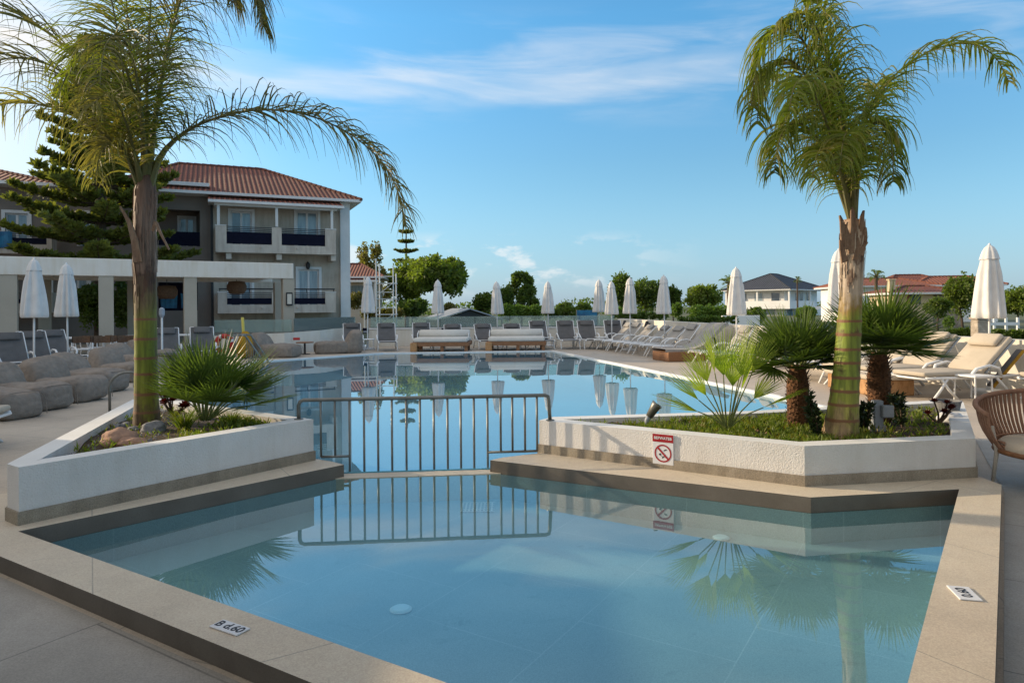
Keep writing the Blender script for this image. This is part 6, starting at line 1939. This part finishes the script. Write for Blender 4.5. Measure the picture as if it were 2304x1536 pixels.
cone_shrub('dark_shrub', 'dark low shrub left of the electrical post', 1942, 965, .40, .26, .12, 500, M['shrub'], 4)
cone_shrub('dark_shrub', 'dark spreading shrub right of the electrical post', 2030, 960, .40, .32, .16, 700, M['shrub'], 5)
bladeclump('grass_clump', 'grassy green tuft at the foot of the left feather palm', 415, 968, .45, 140, .24, M['cover'], 6, spread=.3, w=.006)
bladeclump('grass_clump', 'yellow green tuft right of the left fan palm clump', 520, 955, .45, 120, .16, M['cover'], 7, spread=.5, w=.006)
def inpoly(p, poly):
    c = False; n = len(poly)
    for i in range(n):
        (x1, y1), (x2, y2) = poly[i], poly[(i + 1) % n]
        if (y1 > p[1]) != (y2 > p[1]) and p[0] < (x2 - x1) * (p[1] - y1) / (y2 - y1) + x1: c = not c
    return c
def cover(label_kind, poly, z, n, seed, mat, dens=lambda x, y: 1.0, h=(.03, .09)):
    rnd = random.Random(seed)
    xs = [p[0] for p in poly]; ys = [p[1] for p in poly]
    m = MB((xs[0], ys[0], z))
    inner = offset_poly(poly, .2)
    k = 0
    while k < n:
        x, y = rnd.uniform(min(xs), max(xs)), rnd.uniform(min(ys), max(ys))
        if not inpoly((x, y), inner): continue
        k += 1
        if rnd.random() > dens(x, y): continue
        q = Vector((x, y, z - .01))
        for j in range(4):
            d = (rv(rnd) * .8 + Vector((0, 0, 1))).normalized()
            leafquad(m, q + Vector((rnd.uniform(-.02, .02), rnd.uniform(-.02, .02), rnd.uniform(0, .03))), d, rv(rnd), rnd.uniform(*h), .007)
    o = m.build('ground_cover', mat, fix=False)
    tag(o, kind='stuff')
    return o
def dR(x, y):
    return 1.0 if (noise.noise(Vector((x * 1.8, y * 1.8, 0))) > -.25 and x < 3.25) else .15
cover('r', RP, .39, 5200, 1, M['cover'], dR)
def dL(x, y):
    return .6 if x > -2.95 and noise.noise(Vector((x * 2.4, y * 2.4, 3))) > -.2 else .05
cover('l', LP, .45, 3000, 2, M['cover'], dL)
# fallen pebbles and litter on the soil
for poly, z, n, sd in ((LP, .45, 500, 11), (RP, .39, 350, 12)):
    rnd = random.Random(sd); m = MB((poly[0][0], poly[0][1], z)); inner = offset_poly(poly, .2)
    xs = [p[0] for p in poly]; ys = [p[1] for p in poly]; k = 0
    while k < n:
        x, y = rnd.uniform(min(xs), max(xs)), rnd.uniform(min(ys), max(ys))
        if not inpoly((x, y), inner): continue
        k += 1; r = rnd.uniform(.006, .018); c = Vector((x, y, z + .045 * noise.noise(Vector((x, y, z)) * 2.2)))
        top = m.vert(c + Vector((0, 0, r * .9))); ring = [m.vert(c + Vector((math.cos(a) * r * rnd.uniform(.7, 1.2), math.sin(a) * r * rnd.uniform(.7, 1.2), -r * .3))) for a in (0, 1.26, 2.5, 3.77, 5.03)]
        for i in range(5): m.face([ring[i], ring[(i + 1) % 5], top])
    tag(m.build('soil_litter', M['rockgrey'] if sd == 11 else M['rock'], fix=False), kind='stuff')

# ---- big norfolk pine at the left
def araucaria(name, label, px, Y, ztop, z0, Rmax, whorls, nb, seed, twigs=34, leafw=.05, zstart=.12, tl=.8):
    rnd = random.Random(seed); c = at(px, 691, Y); o = Vector((c.x, Y, z0))
    t = thing(name, label, 'tree', o)
    H = ztop - z0
    mb = MB(o); mb.tube([o, o + Vector((0, 0, H * .5)), o + Vector((0, 0, H))], [H * .022, H * .014, .03], 10); lf = MB(o)
    for w in range(whorls):
        f = zstart + (1 - zstart) * (w / whorls) ** .92
        z = z0 + H * f; L = Rmax * (1 - f) ** .72 * rnd.uniform(.85, 1.08) + .12
        for b in range(nb):
            a = 2 * math.pi * b / nb + w * .55 + rnd.uniform(-.15, .15)
            d = Vector((math.cos(a), math.sin(a), 0)); s = Vector((-math.sin(a), math.cos(a), 0))
            Lb = L * rnd.uniform(.75, 1.1)
            def bp(u): return Vector((o.x, o.y, z)) + d * Lb * u + Vector((0, 0, Lb * (-.10 * u + .26 * u * u)))
            mb.tube([bp(0), bp(.35), bp(.7), bp(1)], [.045 * Lb / 3 + .01, .03 * Lb / 3 + .008, .02, .01], 5)
            nt_ = max(5, int(twigs * Lb / Rmax))
            for k in range(nt_):
                u = .22 + .78 * (k + rnd.random()) / nt_
                for sd in (-1, 1):
                    p = bp(u); tlen = tl * (1.05 - u * .75) * rnd.uniform(.7, 1.2) * (Lb / Rmax) ** .5
                    td = (s * sd + d * .45 + Vector((0, 0, rnd.uniform(.25, .75)))).normalized()
                    n_ = 9
                    for j in range(n_):
                        q = p + td * tlen * (j / n_)
                        for e in range(3):
                            ld = (td * .8 + rv(rnd) * .8 + Vector((0, 0, .35))).normalized()
                            leafquad(lf, q, ld, rv(rnd), leafw * rnd.uniform(2.4, 4.2), leafw)
    mb.build('trunk', M['bark'], t); lf.build('foliage', M['arau'], t, fix=False)
    return t
araucaria('norfolk_pine', 'large dark tiered conifer between the pergola and the hotel', 228, 29.5, 13.6, -.06, 5.2, 13, 6, 4, twigs=22, leafw=.08, zstart=.27, tl=1.1)
araucaria('norfolk_pine', 'slender tiered conifer with open whorls beside the umbrella pine', 915, 62, 9.3, -.06, 2.5, 6, 6, 5, twigs=9, leafw=.06, zstart=.40, tl=.7)

# ------------------------------------------------------------------ trees and hedges beyond the walls
TG = 'trees and shrubs beyond the boundary walls'
tree('umbrella_pine', 'broad rounded umbrella pine beyond the glass balustrade', 985, 58, 568, 690, 150, M['tree2'], 15000, .27, 'umbrella', seed=1)
tree('bushy_tree', 'green bushy tree between slender conifer and umbrella pine', 915, 60, 572, 708, 78, M['tree2'], 2600, .26, 'round', seed=2)
tree('autumn_tree', 'tall yellowish thin leaved tree behind the scaffold', 832, 66, 540, 705, 112, M['tree4'], 4200, .22, 'airy', seed=3)
tree('round_shrub', 'dense dark round shrub below the umbrella pine', 930, 52, 672, 715, 70, M['tree1'], 1800, .2, 'round', seed=4)
tree('airy_tree', 'tall open crowned tree behind the second parasol of the back row', 1172, 60, 610, 708, 96, M['tree1'], 4200, .22, 'airy', seed=5)
tree('bushy_tree', 'bushy tree left of the open crowned tree', 1092, 58, 655, 712, 62, M['tree3'], 1800, .2, 'round', seed=6)
tree('bushy_tree', 'dark bushy tree close against the open crowned tree', 1130, 59, 640, 712, 60, M['tree1'], 1800, .2, 'round', seed=7)
tree('clipped_hedge', 'dark green clipped hedge behind the middle of the back row', 1172, 50, 685, 715, 92, M['hedge'], 2200, .16, 'hedge', seed=8, cat='hedge', trunk=False)
tree('low_shrub', 'yellow green low shrub right of the clipped hedge', 1262, 54, 690, 714, 74, M['tree3'], 1500, .16, 'hedge', seed=9, cat='shrub', trunk=False)
tree('low_shrub', 'small dark shrub on the skyline left of the blue panel', 1270, 70, 679, 700, 38, M['tree1'], 900, .18, 'round', seed=10, cat='shrub', trunk=False)
tree('low_shrub', 'small dark shrub on the skyline above the blue panel', 1312, 70, 680, 702, 36, M['tree1'], 900, .18, 'round', seed=11, cat='shrub', trunk=False)
tree('dark_tree', 'tall dark tree left of the wall corner parasols', 1397, 56, 612, 704, 56, M['tree1'], 3000, .2, 'round', seed=12)
tree('dark_tree', 'broad dark tree between the two corner parasols', 1456, 58, 626, 706, 106, M['tree1'], 3600, .2, 'round', seed=13)
tree('dark_tree', 'dark tree directly right of the tall parasol above the right row', 1515, 57, 640, 700, 34, M['tree1'], 1500, .2, 'round', seed=14)
tree('round_tree', 'round bright green tree left of the date palm', 1582, 58, 640, 705, 84, M['tree2'], 3600, .2, 'round', seed=15)
tree('clipped_hedge', 'light green shrub mass in front of the round bright tree', 1600, 45, 686, 722, 84, M['hedge'], 2200, .14, 'hedge', seed=16, cat='hedge', trunk=False)
tree('low_shrub', 'narrow green shrub right of the tall parasol pole', 1522, 46, 680, 716, 26, M['hedge'], 900, .14, 'round', seed=17, cat='shrub', trunk=False)
tree('low_shrub', 'green shrub right of the wall corner parasol', 1392, 48, 690, 716, 40, M['hedge'], 1000, .14, 'hedge', seed=18, cat='shrub', trunk=False)
tree('low_shrub', 'dark shrub beside the white garden wall near the white house', 1698, 42, 690, 732, 46, M['tree1'], 1200, .14, 'round', seed=19, cat='shrub', trunk=False)
tree('low_shrub', 'light green bush in front of the white house stairs', 1815, 40, 688, 725, 46, M['hedge'], 1100, .13, 'round', seed=20, cat='shrub', trunk=False)
tree('bushy_tree', 'bright green bushy tree between the tiled houses and the large right parasol', 2166, 44, 612, 715, 76, M['tree3'], 3600, .16, 'round', seed=21)
tree('bushy_tree', 'lower green bush in front of the ochre house', 2110, 42, 668, 715, 56, M['tree3'], 2000, .15, 'round', seed=22)
tree('bushy_tree', 'green tree right of the large right parasol', 2290, 46, 640, 712, 76, M['tree2'], 2600, .17, 'round', seed=23)
tree('topiary_bush', 'small clipped bush by the road beyond the cream wall', 2135, 30, 708, 742, 24, M['hedge'], 900, .07, 'round', seed=24, cat='shrub', trunk=False)
tree('low_shrub', 'flowering ground shrub on top of the cream wall near the right parasol', 2270, 17, 742, 768, 90, M['tree3'], 1500, .07, 'hedge', seed=25, cat='shrub', trunk=False)
tree('low_shrub', 'flowering ground shrub along the cream wall behind the right fan palm', 2165, 18, 740, 760, 70, M['tree3'], 1200, .07, 'hedge', seed=26, cat='shrub', trunk=False)
tree('low_shrub', 'dark hedge top behind the right loungers and young palm', 1590, 32, 712, 728, 130, M['tree1'], 1600, .10, 'hedge', seed=27, cat='shrub', trunk=False)
tree('low_shrub', 'dark hedge top behind the wall below the tall corner parasols', 1445, 36, 702, 718, 110, M['tree1'], 1600, .10, 'hedge', seed=28, cat='shrub', trunk=False)
tree('flower_shrub', 'pale flowering shrub in front of the small red roofed house', 800, 52, 656, 700, 46, M['tree4'], 1300, .16, 'round', seed=29, cat='shrub', trunk=False)
tree('low_shrub', 'dry pale shrubs below the scaffold', 860, 50, 694, 716, 90, M['tree4'], 1500, .16, 'hedge', seed=30, cat='shrub', trunk=False)
tree('low_shrub', 'brown shrub left of the grey gable roof', 1010, 55, 682, 712, 40, M['tree4'], 900, .16, 'round', seed=31, cat='shrub', trunk=False)
# a far belt of trees closing the horizon
rnd = random.Random(77)
m = MB((0, 150, 0))
for k in range(90):
    x = -160 + k * 4.0 + rnd.uniform(-2, 2); y = 150 + rnd.uniform(-10, 10); h = rnd.uniform(1.2, 3.4)
    for i in range(150):
        q = rv(rnd); p = Vector((x + q.x * 3.2, y + q.y * 3, h * .5 + q.z * h * .55))
        leafquad(m, p, (rv(rnd) + Vector((0, 0, .4))).normalized(), rv(rnd), rnd.uniform(.5, .9), .22)
tag(m.build('far_woods', M['tree1'], fix=False), kind='stuff')

tree('dark_shrub', 'dark green shrub seen through the pergola left of the middle pillar', 212, 29.0, 632, 748, 80, M['tree1'], 2600, .14, 'round', seed=41, cat='shrub', trunk=False)
tree('dark_shrub', 'dark green shrub seen through the pergola between middle pillar and palm trunk', 290, 29.4, 628, 748, 90, M['tree1'], 2600, .14, 'round', seed=42, cat='shrub', trunk=False)
# date palms far off
def date_palm(label, px, Y, pcrown, pbase, rpx, seed, full=False):
    rnd = random.Random(seed); s = F / Y; c = at(px, pcrown, Y); o = Vector((c.x, Y, -.06))
    t = thing('date_palm', label, 'palm tree', o)
    r = rpx / s
    m = MB(o); m.tube([o, Vector((c.x, Y, c.z))], [r * .22, r * .17], 8); m.build('trunk', M['bark'], t)
    for i in range(30 if full else 22):
        a = rnd.uniform(0, 6.3); e = R(rnd.uniform(-35, 75))
        d = Vector((math.cos(a) * math.cos(e), math.sin(a) * math.cos(e), math.sin(e)))
        pts = [c, c + d * r * .5, c + d * r * .85 + Vector((0, 0, -r * .08)), c + d * r * 1.05 + Vector((0, 0, -r * .28))]
        m = MB(o); frond(m, pts, 16, r * .32, .2, seed + i, width=r * .022, start=.2, plume=.4, rach=.02); m.build('frond', [M['tree2'], M['palmrach']], t, fix=False)
date_palm('feathery date palm behind the white house parasol', 1640, 62, 640, 720, 26, 200)
date_palm('small date palm in front of the tiled houses', 1971, 60, 622, 690, 20, 300)
date_palm('date palm top peeking over the slate roof', 1794, 95, 630, 690, 10, 400)

# ------------------------------------------------------------------ houses
def house_frame(px, Y, rz, name, label, z=-.06):
    c = at(px, 691, Y)
    return thing(name, label, 'house', (c.x, Y, z), rz)
def hb(t, name, lo, hi, mat, bev=0):
    m = MB(); m.box(lo, hi); return m.build(name, mat, t)
def win(t, lo, hi, mat='pane', frame='trim', axis='y'):
    m = MB(); m.box(lo, hi); f = m.build('window', M[frame], t)
    lo = Vector(lo); hi = Vector(hi)
    m = MB()
    if axis == 'y': m.box((lo.x + .08, lo.y - .02, lo.z + .08), (hi.x - .08, lo.y - .002, hi.z - .08))
    else: m.box((lo.x - .02, lo.y + .08, lo.z + .08), (lo.x - .002, hi.y - .08, hi.z - .08))
    m.build('pane', M[mat], f)
# white house with slate blue hip roof: two faces seen, the left one in the sun
Yw = 108.0; s = F / Yw
h = house_frame(1765, Yw, R(42), 'white_house', 'white two storey house with slate blue hip roof beyond the wall')
zb = lambda py: CAM_H + (686.5 - py) / s + .06
eave = zb(651); fl = zb(690); top = zb(626)
WX, WY = 11.6, 9.4
hb(h, 'wall', (0, 0, 0), (WX, WY, eave), M['housewhite'])
m = MB(); m.box((-1.7, -1.7, fl - .3), (WX + .1, -.002, fl)); m.box((-1.7, -.001, fl - .3), (-.002, WY + .1, fl)); m.build('balcony_slab', M['housewhite'], h)
m = MB(); m.box((-1.7, -1.7, fl + .002), (WX * .62, -1.58, fl + .95)); m.box((-1.7, -1.579, fl + .002), (-1.58, WY, fl + .95)); m.build('balcony_parapet', M['housewhite'], h)
for a, b in ((-1.68, -1.68), (-1.68, 3.6), (-1.68, WY - .3), (5.4, -1.68)):
    hb(h, 'column', (a, b, fl + .952), (a + .28, b + .28, eave), M['housewhite'])
for x0 in (.8, 3.6, 5.2, 7.6): win(h, (x0, -.06, fl + .6), (x0 + 1.15, -.002, fl + 2.3))
for y0, mm in ((.7, 'pane'), (3.6, 'paneb'), (6.4, 'pane')): win(h, (-.06, y0, fl + .2), (-.002, y0 + 1.5, fl + 2.3), mm, axis='x')
win(h, (.8, -.06, 0), (2.6, -.002, 1.2), 'paneb'); win(h, (-.06, 1.5, 0), (-.002, 4.6, 1.3), 'paneb', axis='x')
m = MB()
for k in range(10): m.box((1.9 + k * .5, -3.2, 0), (1.9 + (k + 1) * .5, -1.72, fl * (k + 1) / 10 + .05))
m.build('outside_stair', M['housewhite'], h)
hiproof(h, -2.1, WX + .9, -2.1, WY + .9, eave, top + 1.0, 3.6, 6.2, 4.2, M['roofblue'])
# small red roofed house at the left
Ys = 55; s2 = F / Ys
h = house_frame(778, Ys, R(6), 'red_roofed_house', 'small pale house with red roof just right of the hotel corner')
z2 = lambda py: CAM_H + (694 - py) / s2 + .06
hb(h, 'wall', (-6, 0, 0), (2.4, 6, z2(634)), M['housebeige'])
win(h, (-.2, -.05, z2(690)), (1.9, -.002, z2(640)), 'paneb')
hiproof(h, -6.5, 3.1, -.8, 6.6, z2(622), z2(588), -3, .9, 3, M['roof'])
mb = MB(); uv = []
roofface(mb, uv, [(-6, -1.5, z2(632)), (2.6, -1.5, z2(632)), (2.6, -.01, z2(625)), (-6, -.01, z2(625))], (1, 0, 0), (0, 1.5, .3)); uvbuild(mb, uv, 'porch_roof', M['roof'], h)
hb(h, 'gutter', (-6, -1.6, z2(636)), (2.7, -1.51, z2(631)), M['trim'])
for x_ in (.4, 2.4): hb(h, 'porch_post', (x_, -1.45, 0), (x_ + .12, -1.33, z2(636) - .002), M['trim'])
# scaffold tower
Yc = 48; s3 = F / Yc
c = at(866, 691, Yc)
t = thing('scaffold_tower', 'pale metal scaffold tower in front of the yellowish tree', 'scaffold', (c.x, Yc, -.06))
zt3 = CAM_H + (694 - 580) / s3
for i, (x, y, hh) in enumerate(((-.6, 0, zt3), (.6, 0, zt3 - .5), (-.6, 1.2, zt3 - .3), (.6, 1.2, zt3 - 1), (-1.5, .3, zt3 - 1.2))):
    m = MB(); m.tube([(x, y, 0), (x, y, hh)], .05, 6); m.build('pole', M['white'], t)
for z in (1.2, 2.3, 3.4):
    m = MB(); m.box((-.7, 0.06, z), (.7, 1.14, z + .06)); m.build('platform', M['white'], t)
    m = MB(); m.tube([(-.6, -.02, z + .5), (.6, -.02, z + .5)], .03, 6); m.tube([(-.6, -.03, z - .9), (.6, -.03, z + .06)], .025, 6); m.build('brace', M['white'], t)
# grey gable roof shed behind the glass
Yg = 46; s4 = F / Yg
c = at(1055, 691, Yg)
t = thing('grey_shed', 'low grey gable roof just above the glass behind the back row', 'shed', (c.x, Yg, -.06), R(18))
z4 = lambda py: CAM_H + (692 - py) / s4 + .06
m = MB(); za, zr = z4(717), z4(693)
for pts in ([(-2.3, -.3, za), (0, -.3, zr), (0, 5, zr), (-2.3, 5, za)], [(2.3, -.3, za), (0, -.3, zr), (0, 5, zr), (2.3, 5, za)]):
    m.quad(*pts); m.quad(*[(p[0], p[1], p[2] - .08) for p in pts]); m.quad(pts[0], pts[1], (pts[1][0], pts[1][1], pts[1][2] - .08), (pts[0][0], pts[0][1], pts[0][2] - .08))
m.build('roof', M['greyplastic'], t)
m = MB(); m.quad((-2, 0, 0), (2, 0, 0), (2, 0, za - .05), (-2, 0, za - .05)); m.tri((-2, 0, za - .05), (2, 0, za - .05), (0, 0, zr - .12)); m.quad((-2, 4.8, 0), (2, 4.8, 0), (2, 4.8, za - .05), (-2, 4.8, za - .05))
m.quad((-2, 0, 0), (-2, 4.8, 0), (-2, 4.8, za - .05), (-2, 0, za - .05)); m.quad((2, 0, 0), (2, 4.8, 0), (2, 4.8, za - .05), (2, 0, za - .05)); m.build('wall', M['dark'], t)
# blue boarding
c = at(1321, 706, 44)
t = thing('blue_board', 'blue boarding panel behind the glass near the wall corner', 'hoarding', (c.x, 44, -.06))
m = MB(); m.box((-.65, 0, 0), (.65, .06, c.z + .3)); m.build('panel', M['blue'], t)
for x in (-.7, .651): m = MB(); m.box((x, -.02, 0), (x + .05, .08, c.z + .34)); m.build('post', M['steel'], t)
# tiled houses at the right
Yt = 62; s5 = F / Yt
zt = lambda py: CAM_H + (684.5 - py) / s5 + .06
h = house_frame(1995, Yt, R(-4), 'tiled_house', 'white walled house with long red tiled roof behind the right palm')
hb(h, 'wall', (-3.2, 0, 0), (4.0, 7, zt(643)), M['housewhite'])
win(h, (-.8, -.05, zt(675)), (.2, -.002, zt(655))); win(h, (1.6, -.05, zt(675)), (2.6, -.002, zt(655)))
hiproof(h, -3.7, 4.6, -.6, 7.6, zt(642), zt(623), -1.6, 2.6, 3.4, M['roofor'])
h = house_frame(2068, Yt + 3, R(-8), 'tiled_house', 'house with tall brown tiled hip roof in the middle of the tiled houses')
hb(h, 'wall', (-2.6, 0, 0), (3.4, 7, zt(640)), M['housebeige'])
win(h, (.2, -.05, zt(672)), (1.2, -.002, zt(652)))
hiproof(h, -3.0, 4.0, -.6, 7.6, zt(641), zt(612), -.8, 1.6, 3.4, M['roof'])
h = house_frame(2128, Yt + 1, R(-14), 'tiled_house', 'house with bright orange tiled roof left of the bright bushy tree')
hb(h, 'wall', (-2.2, 0, 0), (4.2, 6, zt(640)), M['housewhite'])
win(h, (-.8, -.05, zt(672)), (.4, -.002, zt(654)))
hiproof(h, -2.8, 4.8, -.6, 6.6, zt(641), zt(619), -.4, 2.8, 3, M['roofor'])
h = house_frame(2052, Yt - 14, R(-10), 'ochre_house', 'low ochre house with chimney and brown tiled roof in front of the tiled houses')
s6 = F / (Yt - 14); z6 = lambda py: CAM_H + (684.5 - py) / s6 + .06
hb(h, 'wall', (-1.2, 0, 0), (1.35, 5, z6(659)), M['houseochre']); hb(h, 'wall', (1.352, .6, 0), (3.4, 5, z6(655)), M['stone'])
win(h, (-.15, -.05, z6(684)), (.55, -.002, z6(660)), 'pane', 'dark')
hb(h, 'shutter', (-.32, -.03, z6(684)), (-.152, -.002, z6(660)), M['wood'])
ro = hiproof(h, -1.6, 3.8, -.5, 5.5, z6(658), z6(642), .4, 1.8, 2.5, M['roof'])
m = MB(); m.bevbox((-1.35, .3, z6(659)), (-.95, .75, z6(630)), .02); m.bevbox((-1.4, .25, z6(630) + .002), (-.9, .8, z6(630) + .1), .02); m.build('chimney', M['houseochre'], ro)
# low garden walls, road and stone pillar beyond the cream wall
c = at(1660, 722, 40)
m = MB((c.x, 40, 0)); m.bevbox((c.x - .9, 40, -.06), (c.x + 1.3, 40.2, 1.02), .02)
tag(m.build('garden_wall', M['housewhite']), 'white garden wall block behind the parasol near the white house', 'wall')
m = MB(); m.poly([(9, 22), (70, 24), (70, 29), (10, 27)], -.055)
tag(m.build('road', M['asphalt']), kind='structure')
c = at(2204, 740, 15.6)
t = thing('stone_pillar', 'rubble stone pillar behind the large right parasol', 'pillar', (c.x, 15.6, -.06))
m = MB(); m.bevbox((-.13, -.13, 0), (.13, .13, CAM_H - .3), .03); m.build('shaft', M['stone'], t)
m = MB(); m.bevbox((-.15, -.15, CAM_H - .298), (.15, .15, CAM_H - .25), .01); m.build('cap', M['stone'], t)
c = at(2250, 735, 17.5)
t = thing('garden_fence', 'short pale fence panel right of the stone pillar', 'fence', (c.x, 17.5, -.06))
for k in range(4): m = MB(); m.box((-.45 + k * .3, 0, 0), (-.40 + k * .3, .05, 1.3)); m.build('post', M['white'], t)
m = MB(); m.box((-.45, -.012, 1.1), (.5, -.002, 1.18)); m.build('rail', M['white'], t)
